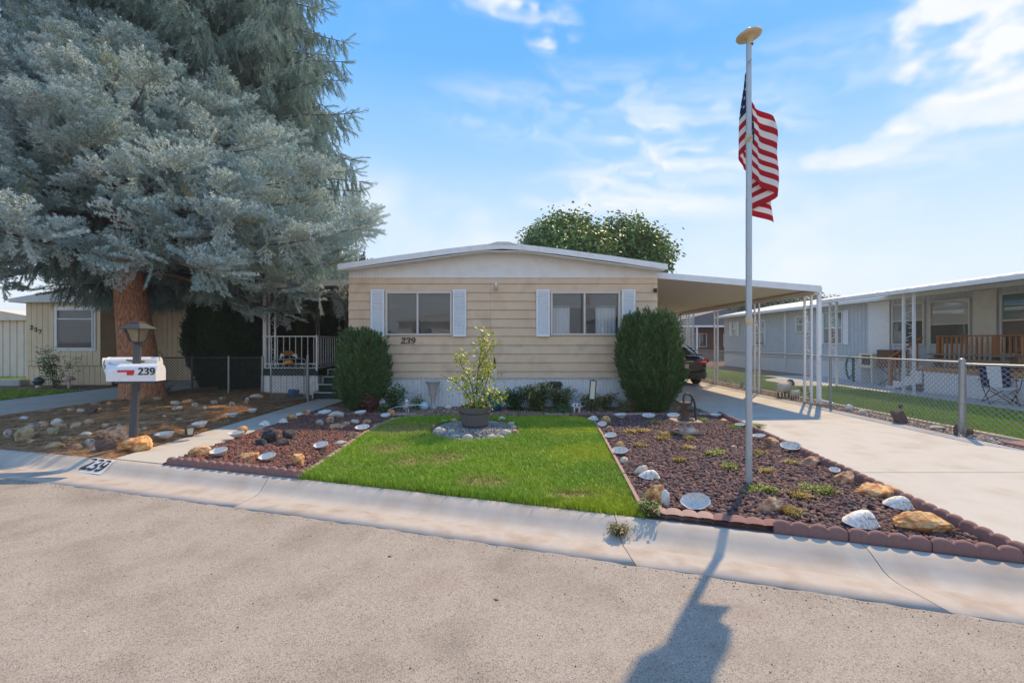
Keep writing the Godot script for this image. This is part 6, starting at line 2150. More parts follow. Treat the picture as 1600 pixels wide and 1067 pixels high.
	var rc := [[-1.42, -8.24, 0.10, 0.08], [-1.23, -7.78, 0.21, 0.12], [-1.03, -7.77, 0.13, 0.09], [-1.33, -8.83, 0.20, 0.06], [-1.15, -8.90, 0.17, 0.09], [-0.93, -7.49, 0.19, 0.05], [-0.87, -7.21, 0.10, 0.06], [-0.71, -7.29, 0.17, 0.10], [-0.54, -7.37, 0.15, 0.08], [-0.35, -7.46, 0.16, 0.06], [-0.17, -7.27, 0.11, 0.08], [-0.09, -7.61, 0.16, 0.12], [0.05, -7.63, 0.14, 0.11], [0.02, -8.19, 0.14, 0.08], [-0.02, -8.56, 0.16, 0.08], [-0.21, -9.01, 0.16, 0.10]]
	for k in rc.size(): put.call(rc[k], 4 if k % 4 else 1, k, "ring_stone", "rounded cream stone in the ring round the barrel planter" if k % 4 else "rounded tan stone in the ring round the barrel planter", "cream ring stones" if k % 4 else "tan ring stones", true)
	# border and driveway edge
	put.call([2.00, -10.43, 0.25, 0.16], 5, 2, "white_rock", "rough white rock beside the sign stake in the border", "")
	put.call([-1.48, -10.57, 0.21, 0.10], 5, 4, "white_rock", "small white stone at the foot of the urn", "")
	put.call([-0.57, -10.69, 0.30, 0.18], 5, 1, "white_rock", "white stone between barrel and blue pot", "")
	var edge := [[[7.51, -8.80, 0.49, 0.32], 7], [[7.57, -9.81, 0.30, 0.15], 4], [[7.64, -10.32, 0.22, 0.16], 5], [[7.72, -10.94, 0.20, 0.12], 3], [[7.81, -15.43, 0.17, 0.22], 3], [[8.04, -16.62, 0.21, 0.16], 3], [[8.09, -17.23, 0.19, 0.14], 7], [[7.45, -7.63, 0.13, 0.24], 7], [[7.69, -7.64, 0.13, 0.15], 7], [[7.67, -8.19, 0.30, 0.07], 4]]
	var ew := ["large dark brown lava rock under the fence", "rounded pale grey rock under the fence", "white quartz rock under the fence", "small grey stone near the carport downspout", "upright grey stone by the carport posts", "grey stone by the driveway edge behind the flagpole", "small dark stone near the parked car", "dark rock against the thick fence post", "dark stone on the lawn side of the thick fence post", "flat pale stone beside the thick fence post"]
	for k in edge.size(): put.call(edge[k][0], edge[k][1], k + 2, "edge_rock", ew[k], "")

func shell_mesh(seed_: int, inner: bool) -> ArrayMesh:   # an abalone shell 1 m long lying like a bowl; rim at y = 0.3
	var st := tool(false)
	var nr := 9
	var na := 30
	var n := FastNoiseLite.new()
	n.seed = seed_
	n.frequency = 1.4
	var P := func(i: int, k: int) -> Vector3:
		var q := float(i) / nr
		var a := TAU * k / na
		var rim := 1.0 + 0.05 * sin(a * 2.0 + seed_) + 0.03 * sin(a * 7.0) * q
		var r := q * 0.5 * rim
		var y := 0.40 * pow(q, 2.0) * (1.0 + 0.12 * cos(a + 0.6))
		if inner: y = 0.04 + 0.362 * pow(q, 2.4) * (1.0 + 0.12 * cos(a + 0.6))
		else: y += 0.02 * n.get_noise_2d(cos(a) * r * 8.0, sin(a) * r * 8.0) * sin(q * PI)
		if inner: r *= 0.94
		var off := 0.10 * (1.0 - q)   # apex sits off centre
		return Vector3(cos(a) * r + off, y, sin(a) * r * 0.76 - off * 0.4)
	for i in nr:
		for k in na:
			if inner: quad(st, P.call(i, k + 1), P.call(i, k), P.call(i + 1, k), P.call(i + 1, k + 1))
			else: quad(st, P.call(i, k), P.call(i, k + 1), P.call(i + 1, k + 1), P.call(i + 1, k))
	if inner:   # the rolled lip and the row of breathing holes
		for k in na:
			var a: Vector3 = P.call(nr, k)
			var b: Vector3 = P.call(nr, k + 1)
			quad(st, b, a, a * Vector3(1.085, 1, 1.085) + Vector3(0, -0.012, 0), b * Vector3(1.085, 1, 1.085) + Vector3(0, -0.012, 0))
	st.generate_normals()
	return st.commit()

func make_shells() -> void:
	var outer := [shell_mesh(1, false), shell_mesh(2, false), shell_mesh(3, false)]
	var inner := [shell_mesh(1, true), shell_mesh(2, true), shell_mesh(3, true)]
	var hole_st := tool(false)
	for k in 5: lathe(hole_st, [Vector2(0, -0.012), Vector2(0.016, -0.008), Vector2(0.016, 0.008), Vector2(0, 0.012)], 7, Vector3(0.33 - 0.10 * k, 0.20 - 0.02 * k, -0.20 - 0.02 * k))
	hole_st.generate_normals()
	var holes := hole_st.commit()
	var list := [   # place and size, tip towards the street, group
		[[-5.49, -7.18, 0.30, 0.08], 0.1, 0], [[-5.54, -8.07, 0.30, 0.10], 0.15, 0], [[-5.62, -9.11, 0.28, 0.10], 0.0, 0], [[-5.56, -9.73, 0.26, 0.11], 0.1, 0],
		[[-4.61, -8.46, 0.25, 0.08], 0.0, 1], [[-4.40, -8.73, 0.21, 0.07], 0.0, 1], [[-4.43, -7.30, 0.29, 0.11], 0.05, 1], [[-3.95, -6.15, 0.29, 0.10], 0.25, 1], [[-3.17, -5.91, 0.25, 0.12], 0.3, 1], [[-4.40, -9.41, 0.18, 0.13], 0.4, 1], [[-3.92, -9.51, 0.29, 0.13], 0.2, 1], [[-3.17, -9.49, 0.28, 0.11], 0.1, 1], [[-2.55, -9.22, 0.24, 0.12], 0.35, 1], [[-2.60, -7.90, 0.26, 0.12], 0.3, 1], [[-2.77, -6.60, 0.23, 0.13], 0.35, 1],
		[[1.60, -8.96, 0.23, 0.10], 0.1, 2], [[1.62, -8.26, 0.20, 0.14], 0.5, 2], [[2.16, -9.07, 0.29, 0.09], 0.0, 2], [[2.72, -9.05, 0.27, 0.13], 0.3, 2], [[3.21, -9.08, 0.27, 0.11], 0.25, 2], [[1.57, -7.26, 0.20, 0.12], 0.4, 2], [[1.48, -6.22, 0.23, 0.16], 0.4, 2], [[1.56, -5.14, 0.26, 0.08], 0.0, 2], [[1.70, -4.23, 0.29, 0.18], 0.55, 2], [[4.12, -9.20, 0.22, 0.09], 0.1, 2], [[4.08, -8.14, 0.20, 0.08], 0.1, 2], [[3.88, -7.15, 0.22, 0.11], 0.1, 2], [[3.92, -6.42, 0.29, 0.13], 0.4, 2], [[3.76, -5.32, 0.16, 0.09], 0.3, 2], [[3.61, -4.24, 0.29, 0.10], 0.05, 2], [[2.95, -3.83, 0.35, 0.12], 0.1, 2],
		[[-3.04, -11.14, 0.26, 0.09], 0.15, 3],
	]
	var labels := ["white abalone shell along the path on the needle litter", "white abalone shell in the rusty red bed", "white abalone shell in the dark lava bed", "white abalone shell beside the leafy plant by the house"]
	var groups := ["shells along the path", "shells in the red bed", "shells in the lava bed", ""]
	rng.seed = 41
	for k in list.size():
		var r: Array = list[k][0]
		var t := thing("abalone_shell", labels[list[k][2]], "shell", Vector3(r[0], maxf(mound(r[0], -r[1]), 0.0) + 0.03, r[1]), rng.randf_range(-0.4, 0.4), groups[list[k][2]])
		if k >= 15 and k <= 30:
			t.set_meta("label", ["white shell lying mouth down where the pale strip meets the paver row", "small tipped shell beside the tan rock at the pale strip", "flat white shell at the paver row behind the tan rock", "round shell at the paver row before the tall juniper", "shell just behind the hand pump's box", "deep shell above the orange rock at the pale strip", "larger shell beside the pale round rock at the lawn edge", "white shell lying mouth down behind the upright gold rock", "largest open shell, tipped towards the kerb by the fallen blocks", "small shell at the lava bed's far corner by the driveway", "shell at the driveway edging behind the flagpole", "shell next to the rust-red rock by the flagpole", "wide shell against the driveway edging past the rust-red rock", "small open shell next to the tan and brown peaked rock", "white shell lying mouth down between the long golden rock and the slab", "big white shell lying mouth down by the scalloped kerb edging"][k - 15])
		t.scale = Vector3(1.0, 0.9, 0.9) * r[2] * 0.88
		t.rotation.x = list[k][1] * 1.1
		if list[k][2] == 2: t.position.y += 0.012
		if k in [4, 5, 15, 22, 29, 30]:   # these lie mouth down
			t.rotation.x = PI + 0.12
			t.position.y += 0.34 * r[2]
		inst(outer[k % 3], "shell", M.shell_out, t)
		inst(inner[k % 3], "lining", M.shell_in, t)
		inst(holes, "breathing_holes", M.post_paint, t)

# ---------------------------------------------------------------- flagpole and flag
func soft(u: float, stops: Array) -> float:
	for k in stops.size() - 1:
		if u <= stops[k + 1][0]: return lerpf(stops[k][1], stops[k + 1][1], smoothstep(stops[k][0], stops[k + 1][0], u))
	return 0.0

func make_flagpole() -> void:
	var at := Vector3(2.60, 0.0, -4.99)
	var p := thing("flagpole", "tall grey telescoping flagpole standing in the lava bed", "flagpole", at)
	var secs := [[0.0, 1.78, 0.034], [1.78, 3.16, 0.032], [3.16, 3.80, 0.030], [3.80, 4.86, 0.0275]]
	for s in secs:
		var st := tool(false)
		tube(st, [Vector3(0, s[0], 0), Vector3(0, s[1], 0)], s[2], 24)
		obj(st, "pole_section", M.pole_metal, p)
	for y in [1.80, 3.80]:
		var st := tool(false)
		lathe(st, [Vector2(0.032, -0.045), Vector2(0.037, -0.04), Vector2(0.037, 0.04), Vector2(0.030, 0.045)], 20, Vector3(0, y, 0))
		obj(st, "clamp_ring", M.finial_tan, p)
	var st2 := tool(false)
	lathe(st2, [Vector2(0.034, -0.10), Vector2(0.036, -0.03), Vector2(0.06, -0.02), Vector2(0.125, -0.012), Vector2(0.132, 0.0), Vector2(0.128, 0.014), Vector2(0.05, 0.028), Vector2(0.045, 0.06), Vector2(0.03, 0.075), Vector2(0, 0.078)], 32, Vector3(0, 0, 0))
	var top := obj(st2, "solar_light", M.finial_tan, p)
	top.position = Vector3(0, 4.93, 0)
	top.rotation = Vector3(0.0, 0, 0.14)
	st2 = tool(false)
	for k in 12:
		var a := TAU * k / 12
		lathe(st2, [Vector2(0, -0.019), Vector2(0.008, -0.018), Vector2(0.008, -0.012)], 8, Vector3(cos(a) * 0.09, 0, sin(a) * 0.09))
	obj(st2, "led_dots", M.lamp_glass, top)
	# flag: stripes and stars printed on cloth
	var w := 760
	var h := 400
	var im := Image.create(w, h, false, Image.FORMAT_RGB8)
	for k in 13: im.fill_rect(Rect2i(0, h * k / 13, w, h * (k + 1) / 13 - h * k / 13), Color(0.68, 0.09, 0.15) if k % 2 == 0 else Color(0.90, 0.88, 0.86))
	var cw := int(w * 0.4)
	var ch := h * 7 / 13
	im.fill_rect(Rect2i(0, 0, cw, ch), Color(0.10, 0.16, 0.30))
	for row in 9:
		for col in (6 if row % 2 == 0 else 5):
			var c := Vector2(cw * (0.083 + col * 0.1667 + (0.0833 if row % 2 else 0.0)), ch * (0.1 + row * 0.1))
			for dx in range(-10, 11):
				for dy in range(-10, 11):
					var an := atan2(dx, -dy)
					var sect := absf(fposmod(an + PI / 5.0, TAU / 5.0) - PI / 5.0)
					var rr := 9.5 * 0.382 / (cos(sect) * 0.382 + sin(sect) * (1.0 - 0.382 * cos(PI / 5.0)) / sin(PI / 5.0)) if sect < PI / 5.0 else 3.6
					if Vector2(dx, dy).length() <= rr: im.set_pixel(int(c.x) + dx, int(c.y) + dy, Color(0.92, 0.92, 0.92))
	var fm := mat("flag_cloth", 1, 1, 1, 0.85)
	fm.albedo_texture = ImageTexture.create_from_image(im)
	fm.backlight_enabled = true
	fm.backlight = Color(0.5, 0.5, 0.5)
	var flag := thing("flag", "limp striped red, white and blue flag hanging from the pole", "flag", at)
	var st := tool(false)
	var e := Vector3(0.88, 0, 0.48)
	var nn := Vector3(-0.48, 0, 0.88)
	var nu := 64
	var nv := 30
	var Q := func(i: int, j: int) -> Vector3:
		var u := float(i) / nu
		var v := float(j) / nv
		var drop := 0.92 * pow(u, 0.9) + 0.06 * u * sin(v * 5.0)
		var y := 4.66 - 0.90 * v - drop
		var open := smoothstep(0.0, 0.55, v * 0.75 + u * 0.55)
		var ph := TAU * (1.72 * u + 0.10 * sin(v * 3.2))
		var sp := soft(u, [[0.0, 0.0], [0.12, -0.10], [0.24, -0.05], [0.36, 0.03], [0.48, 0.09], [0.64, 0.27], [0.82, 0.0], [1.0, 0.22], [1.1, 0.22]]) * (0.42 + 0.62 * open) + 0.015 * sin(v * 9.0 + ph) * u
		var off := -0.045 - 0.16 * u * (0.4 + 0.6 * open) - 0.035 * sin(ph * 0.5 + v * 4.0) * u
		return e * sp + nn * off + Vector3(0, y, 0)
	for i in nu:
		for j in nv:
			var c := [[i, j + 1], [i + 1, j + 1], [i + 1, j], [i, j]]
			for q in [0, 2, 1, 0, 3, 2]:
				st.set_uv(Vector2(float(c[q][0]) / nu, float(c[q][1]) / nv))
				st.add_vertex(Q.call(c[q][0], c[q][1]))
	obj(st, "cloth", fm, flag)
	st = tool(false)
	for y in [4.62, 3.78]:
		tube(st, [Vector3(-0.02, y, 0.03), Vector3(0.0, y + 0.02, 0.05), Vector3(-0.03, y - 0.01, 0.04)], 0.006, 6)
	obj(st, "clips", M.galvanised, flag)

# ---------------------------------------------------------------- mailbox and lamp post
func mailbox_mesh(l: float, w: float, h: float, open_end: bool) -> SurfaceTool:
	var st := tool(false)
	var sec := []
	sec.append(Vector2(-w / 2, 0)); sec.append(Vector2(w / 2, 0))
	for k in 13:
		var a := PI * k / 12
		sec.append(Vector2(cos(a) * w / 2, h - w / 2 + sin(a) * w / 2))
	var n := sec.size()
	st.set_smooth_group(-1)
	for k in n:
		var a: Vector2 = sec[k]
		var b: Vector2 = sec[(k + 1) % n]
		st.set_smooth_group(0 if k > 1 and k < n - 1 else -1)
		quad(st, Vector3(l / 2, a.y, -a.x), Vector3(-l / 2, a.y, -a.x), Vector3(-l / 2, b.y, -b.x), Vector3(l / 2, b.y, -b.x))
	st.set_smooth_group(-1)
	for s in [-1, 1]:
		if open_end and s < 0: continue
		for k in range(1, n - 1):
			var p := [Vector3(s * l / 2, sec[0].y, -sec[0].x), Vector3(s * l / 2, sec[k].y, -sec[k].x), Vector3(s * l / 2, sec[k + 1].y, -sec[k + 1].x)]
			if s > 0: p.reverse()
			tri(st, p[0], p[1], p[2])
	# door lip
	for k in range(2, n - 1):
		var a: Vector2 = sec[k]
		var b: Vector2 = sec[k + 1]
		bar(st, Vector3(-l / 2 - 0.004, a.y, -a.x), Vector3(-l / 2 - 0.004, b.y, -b.x), 0.016, 0.008)
	return st

func make_mailbox() -> void:
	var at := Vector3(-5.47, 0.08, -6.55)
	var p := thing("lamp_post", "dark grey lamp post with hipped lantern at the street", "lamp post", at)
	var st := tool(false)
	tube(st, [Vector3(0.0, -0.1, 0), Vector3(0.045, 0.80, 0), Vector3(0.075, 1.46, 0)], [0.053, 0.051, 0.047], 20)
	obj(st, "pole", M.post_paint, p)
	var lamp := Node3D.new()
	lamp.name = "lantern"
	p.add_child(lamp)
	lamp.position = Vector3(0.075, 1.46, 0)
	lamp.scale = Vector3.ONE * 0.86
	lamp.rotation.y = 0.28
	st = tool()
	lathe(st, [Vector2(0.05, 0.0), Vector2(0.075, 0.02), Vector2(0.11, 0.03), Vector2(0.11, 0.045), Vector2(0, 0.046)], 6, Vector3.ZERO, 1, 1, -1)
	obj(st, "gallery", M.lamp_metal, lamp)
	st = tool()
	lathe(st, [Vector2(0.10, 0.045), Vector2(0.185, 0.25)], 6, Vector3.ZERO, 1, 1, -1)
	var g := glass_mat("lantern_glass", 0.45)
	g.albedo_color = Color(0.62, 0.60, 0.48, 0.5)
	obj(st, "glass", g, lamp)
	st = tool()
	for k in 6:
		var a := TAU * k / 6
		bar(st, Vector3(cos(a) * 0.104, 0.045, -sin(a) * 0.104), Vector3(cos(a) * 0.19, 0.255, -sin(a) * 0.19), 0.016, 0.016)
	obj(st, "bars", M.lamp_metal, lamp)
	st = tool()
	lathe(st, [Vector2(0.0, 0.25), Vector2(0.285, 0.25), Vector2(0.285, 0.262), Vector2(0.12, 0.345), Vector2(0.12, 0.36), Vector2(0.10, 0.372), Vector2(0, 0.375)], 6, Vector3.ZERO, 1, 1, -1)
	obj(st, "roof", M.lamp_metal, lamp)
	st = tool(false)
	lathe(st, [Vector2(0.012, 0.05), Vector2(0.014, 0.10), Vector2(0.032, 0.15), Vector2(0.03, 0.18), Vector2(0.0, 0.195)], 14)
	obj(st, "bulb", M.lamp_glass, lamp)
	# front mailbox
	var m := thing("mailbox", "white mailbox with red flag numbered 239 on the lamp post", "mailbox", at + Vector3(0.20, 0.95, 0.17), 0.10)
	obj(mailbox_mesh(0.64, 0.21, 0.235, false), "box", M.mailbox_white, m)
	st = tool()
	prism(st, PackedVector2Array([Vector2(-0.17, 0.125), Vector2(-0.05, 0.13), Vector2(-0.05, 0.085), Vector2(0.03, 0.085), Vector2(0.045, 0.155), Vector2(-0.17, 0.155)]), 0.008, Vector3(0, 0, 0.106))
	obj(st, "signal_flag", M.red_paint, m)
	var d := digits(m, "239", Vector3(0.20, 0.135, 0.107), 0.10, M.black_paint, 0.006, false)
	d.name = "number"
	st = tool(false)
	lathe(st, [Vector2(0, -0.02), Vector2(0.014, -0.018), Vector2(0.014, 0.018), Vector2(0, 0.02)], 10, Vector3(-0.345, 0.235, 0))
	obj(st, "door_knob", M.galvanised, m)
	st = tool()
	bar(st, Vector3(-0.25, -0.02, 0), Vector3(0.28, -0.02, 0), 0.12, 0.03)
	obj(st, "bracket", M.post_paint, m)
	# second mailbox behind, door open
	var b := thing("mailbox", "plain white mailbox with open end behind the numbered one", "mailbox", at + Vector3(-0.10, 1.03, -0.17), 0.30)
	obj(mailbox_mesh(0.62, 0.21, 0.24, true), "box", M.mailbox_white, b)
	st = tool()
	prism(st, PackedVector2Array([Vector2(-0.12, 0), Vector2(0.12, 0), Vector2(0.12, 0.16), Vector2(0.07, 0.24), Vector2(-0.07, 0.24), Vector2(-0.12, 0.16)]), 0.008, Vector3(-0.30, 0.0, 0.0), Basis(Vector3(0, 0, 1), Vector3(-0.25, 0.97, 0), Vector3(-0.97, -0.25, 0)))
	obj(st, "door", M.mailbox_white, b)
	st = tool()
	bar(st, Vector3(-0.06, 0.20, 0.115), Vector3(0.16, 0.175, 0.115), 0.008, 0.018)
	obj(st, "signal_arm", M.dark_fixture, b)
	st = tool()
	bar(st, Vector3(-0.2, -0.02, 0), Vector3(0.28, -0.02, 0), 0.12, 0.03)
	obj(st, "bracket", M.post_paint, b)
	st = tool(false)
	tube(st, [Vector3(0.27, 0.23, 0.0), Vector3(0.27, 0.30, 0.0), Vector3(0.31, 0.32, 0), Vector3(0.34, 0.29, 0), Vector3(0.34, 0.23, 0)], 0.012, 6)
	obj(st, "latch", M.dark_fixture, b)
	# small lanterns on the ground
	for q in [[Vector3(-5.14, 0.08, -7.25), 0.0, "small black garden lantern near the lamp post"], [Vector3(-6.55, 0.06, -11.3), 0.5, "tipped grey garden lantern near the chain-link fence"]]:
		var l := thing("garden_lantern", q[2], "garden light", q[0])
		l.rotation.z = q[1]
		st = tool()
		lathe(st, [Vector2(0.055, 0.02), Vector2(0.075, 0.13)], 4, Vector3.ZERO, 1, 1, -1)
		obj(st, "glass", M.lamp_glass, l)
		st = tool()
		lathe(st, [Vector2(0, 0.13), Vector2(0.10, 0.13), Vector2(0.095, 0.145), Vector2(0.03, 0.175), Vector2(0, 0.176)], 4, Vector3.ZERO, 1, 1, -1)
		lathe(st, [Vector2(0, -0.02), Vector2(0.05, -0.018), Vector2(0.062, 0.02), Vector2(0, 0.022)], 4, Vector3.ZERO, 1, 1, -1)
		for k in 4: bar(st, Vector3(cos(k * PI / 2) * 0.057, 0.02, sin(k * PI / 2) * 0.057), Vector3(cos(k * PI / 2) * 0.078, 0.13, sin(k * PI / 2) * 0.078), 0.012, 0.012)
		obj(st, "frame", M.lamp_metal, l)
	# the house number painted on the kerb
	var kp := thing("kerb_number", "white rectangle with black stencilled 239 painted on the kerb", "painted number", Vector3(-5.47, 0, -kerb_d(-5.47)))
	st = tool(false)
	var prof := [[0.02, 0.009], [0.09, -0.009], [0.16, -0.053], [0.22, -0.093], [0.265, -0.110]]
	for i in 6:
		var x0 := -0.29 + i * 0.58 / 6
		var x1 := x0 + 0.58 / 6
		for k in 4:
			quad(st, Vector3(x0, prof[k + 1][1], prof[k + 1][0] + 0.285 * x0), Vector3(x1, prof[k + 1][1], prof[k + 1][0] + 0.285 * x1), Vector3(x1, prof[k][1], prof[k][0] + 0.285 * x1), Vector3(x0, prof[k][1], prof[k][0] + 0.285 * x0))
	obj(st, "white_paint", M.concrete_sticker, kp)
	kp.scale = Vector3(0.82, 1, 1)
	var dn := digits(kp, "239", Vector3(0.0, -0.044, 0.148), 0.20, M.black_paint, 0.004, false)
	var ux := Vector3(1, 0, 0.285).normalized()
	var uy := Vector3(0.14, 0.50, -0.86)
	uy = (uy - ux * uy.dot(ux)).normalized()
	dn.transform.basis = Basis(ux * 1.15, uy * 0.95, ux.cross(uy))

# ---------------------------------------------------------------- chain-link fences
func chain_link(parent: Node3D, a: Vector3, b: Vector3, y0: float, y1: float, cell: float, r: float, m: Material) -> void:
	var st := tool()
	var L := a.distance_to(b)
	var u := (b - a) / L
	var side := u.cross(Vector3.UP)
	var n := int(L / cell)
	var rows := int((y1 - y0) / (cell * 0.5))
	for k in n + 1:
		var prev := Vector3.ZERO
		for i in rows + 1:
			var x := clampf(k * cell + (cell * 0.5 if i % 2 else 0.0) * (1.0 if k % 2 == 0 else 1.0) - cell * 0.25, 0.0, L)
			var q := a + u * x + Vector3(0, y0 + i * cell * 0.5, 0) + side * (0.006 if i % 2 else -0.006)
			if i > 0:
				bar(st, prev, q, r * 2, r * 2, side)
			prev = q
		prev = Vector3.ZERO
		for i in rows + 1:   # the neighbouring wire, hooked into it
			var x := clampf(k * cell + (cell * 0.5 if i % 2 else cell) - cell * 0.25, 0.0, L)
			var q := a + u * x + Vector3(0, y0 + i * cell * 0.5, 0) + side * (-0.006 if i % 2 else 0.006)
			if i > 0 and k < n: bar(st, prev, q, r * 2, r * 2, side)
			prev = q
	obj(st, "wire_mesh", m, parent)

func fence_post(parent: Node3D, at: Vector3, h: float, r: float, m: Material) -> void:
	var st := tool(false)
	tube(st, [at + Vector3(0, -0.1, 0), at + Vector3(0, h, 0)], r, 14)
	lathe(st, [Vector2(r, 0), Vector2(r * 1.12, 0.005), Vector2(r * 1.05, 0.03), Vector2(r * 0.5, 0.05), Vector2(0, 0.055)], 14, at + Vector3(0, h - 0.01, 0))
	obj(st, "post", m, parent)

func make_fences() -> void:
	var f := thing("chain_link_fence", "galvanised chain-link fence along the driveway and grey house lawn", "fence", Vector3(7.72, 0, -7.8))
	var far := Vector3(-0.05, 0, -13.0)
	var st := tool(false)
	tube(st, [Vector3(0, 1.22, 0), far + Vector3(0, 1.22, 0)], 0.021, 10)
	tube(st, [Vector3(0.03, 1.19, 0), Vector3(1.35, 1.19, 2.5)], 0.021, 10)
	obj(st, "top_rail", M.galvanised, f)
	chain_link(f, Vector3(0, 0, 0), far, 0.06, 1.20, 0.09, 0.0028, M.galvanised)
	chain_link(f, Vector3(0.06, 0, 0.05), Vector3(1.35, 0, 2.5), 0.06, 1.18, 0.09, 0.0028, M.galvanised)
	fence_post(f, Vector3(0, 0, 0), 1.25, 0.045, M.galvanised)
	st = tool(false)
	for k in 4: lathe(st, [Vector2(0.045, -0.012), Vector2(0.05, -0.01), Vector2(0.05, 0.01), Vector2(0.045, 0.012)], 14, Vector3(0, 0.2 + k * 0.32, 0))
	tube(st, [Vector3(0.055, 0.06, 0.02), Vector3(0.055, 1.2, 0.02)], 0.006, 6)
	obj(st, "tension_bands", M.galvanised, f)
	for d in [3.2, 6.3, 9.4, 12.9]: fence_post(f, Vector3(-0.004 * d, 0, -d), 1.2, 0.028, M.galvanised)
	fence_post(f, Vector3(1.35, 0, 2.5), 1.2, 0.03, M.galvanised)
	# dark fence by the spruce
	var g := thing("dark_fence", "dark chain-link fence in front of the beige house", "fence", Vector3(-10.5, 0.06, -12.9))
	st = tool(false)
	tube(st, [Vector3(0, 1.06, 0), Vector3(3.42, 1.06, 0)], 0.02, 10)
	obj(st, "top_rail", M.fence_dark, g)
	chain_link(g, Vector3.ZERO, Vector3(3.42, 0, 0), 0.0, 1.05, 0.09, 0.003, M.fence_dark)
	for x in [0.05, 1.42, 2.46]: fence_post(g, Vector3(x, 0, 0), 1.08, 0.028, M.fence_dark if x < 2 else M.galvanised)
	fence_post(g, Vector3(3.42, 0, 0), 1.08, 0.03, M.galvanised)
	# gate, standing open
	var gt := thing("chain_link_gate", "galvanised chain-link gate standing open beside the front path", "gate", Vector3(-5.45, 0.02, -12.05), atan2(0.80, 0.52) + PI)
	st = tool(false)
	var loop := [Vector3(0, 0.06, 0), Vector3(0, 0.98, 0), Vector3(0.03, 1.07, 0), Vector3(0.12, 1.12, 0), Vector3(0.83, 1.10, 0), Vector3(0.92, 1.05, 0), Vector3(0.95, 0.96, 0), Vector3(0.95, 0.06, 0), Vector3(0.0, 0.06, 0)]
	tube(st, loop, 0.019, 10)
	tube(st, [Vector3(0.0, 0.92, 0), Vector3(0.95, 0.92, 0)], 0.008, 6)
	tube(st, [Vector3(0.06, 0.06, 0), Vector3(0.06, 0.95, 0)], 0.007, 6)
	obj(st, "frame", M.galvanised, gt)
	chain_link(gt, Vector3(0.03, 0, 0), Vector3(0.93, 0, 0), 0.09, 0.98, 0.09, 0.0028, M.galvanised)
	st = tool()
	box(st, Vector3(-0.03, 0.42, 0), Vector3(0.06, 0.05, 0.05))
	box(st, Vector3(-0.03, 0.85, 0), Vector3(0.06, 0.05, 0.05))
	obj(st, "hinge", M.dark_fixture, gt)
	st = tool(false)
	tube(st, [Vector3(-5.39, -0.1, -12.0), Vector3(-5.39, 1.22, -12.0)], 0.03, 12)
	tag(obj(st, "gate_post", M.galvanised), "galvanised post that carries the open gate", "post")

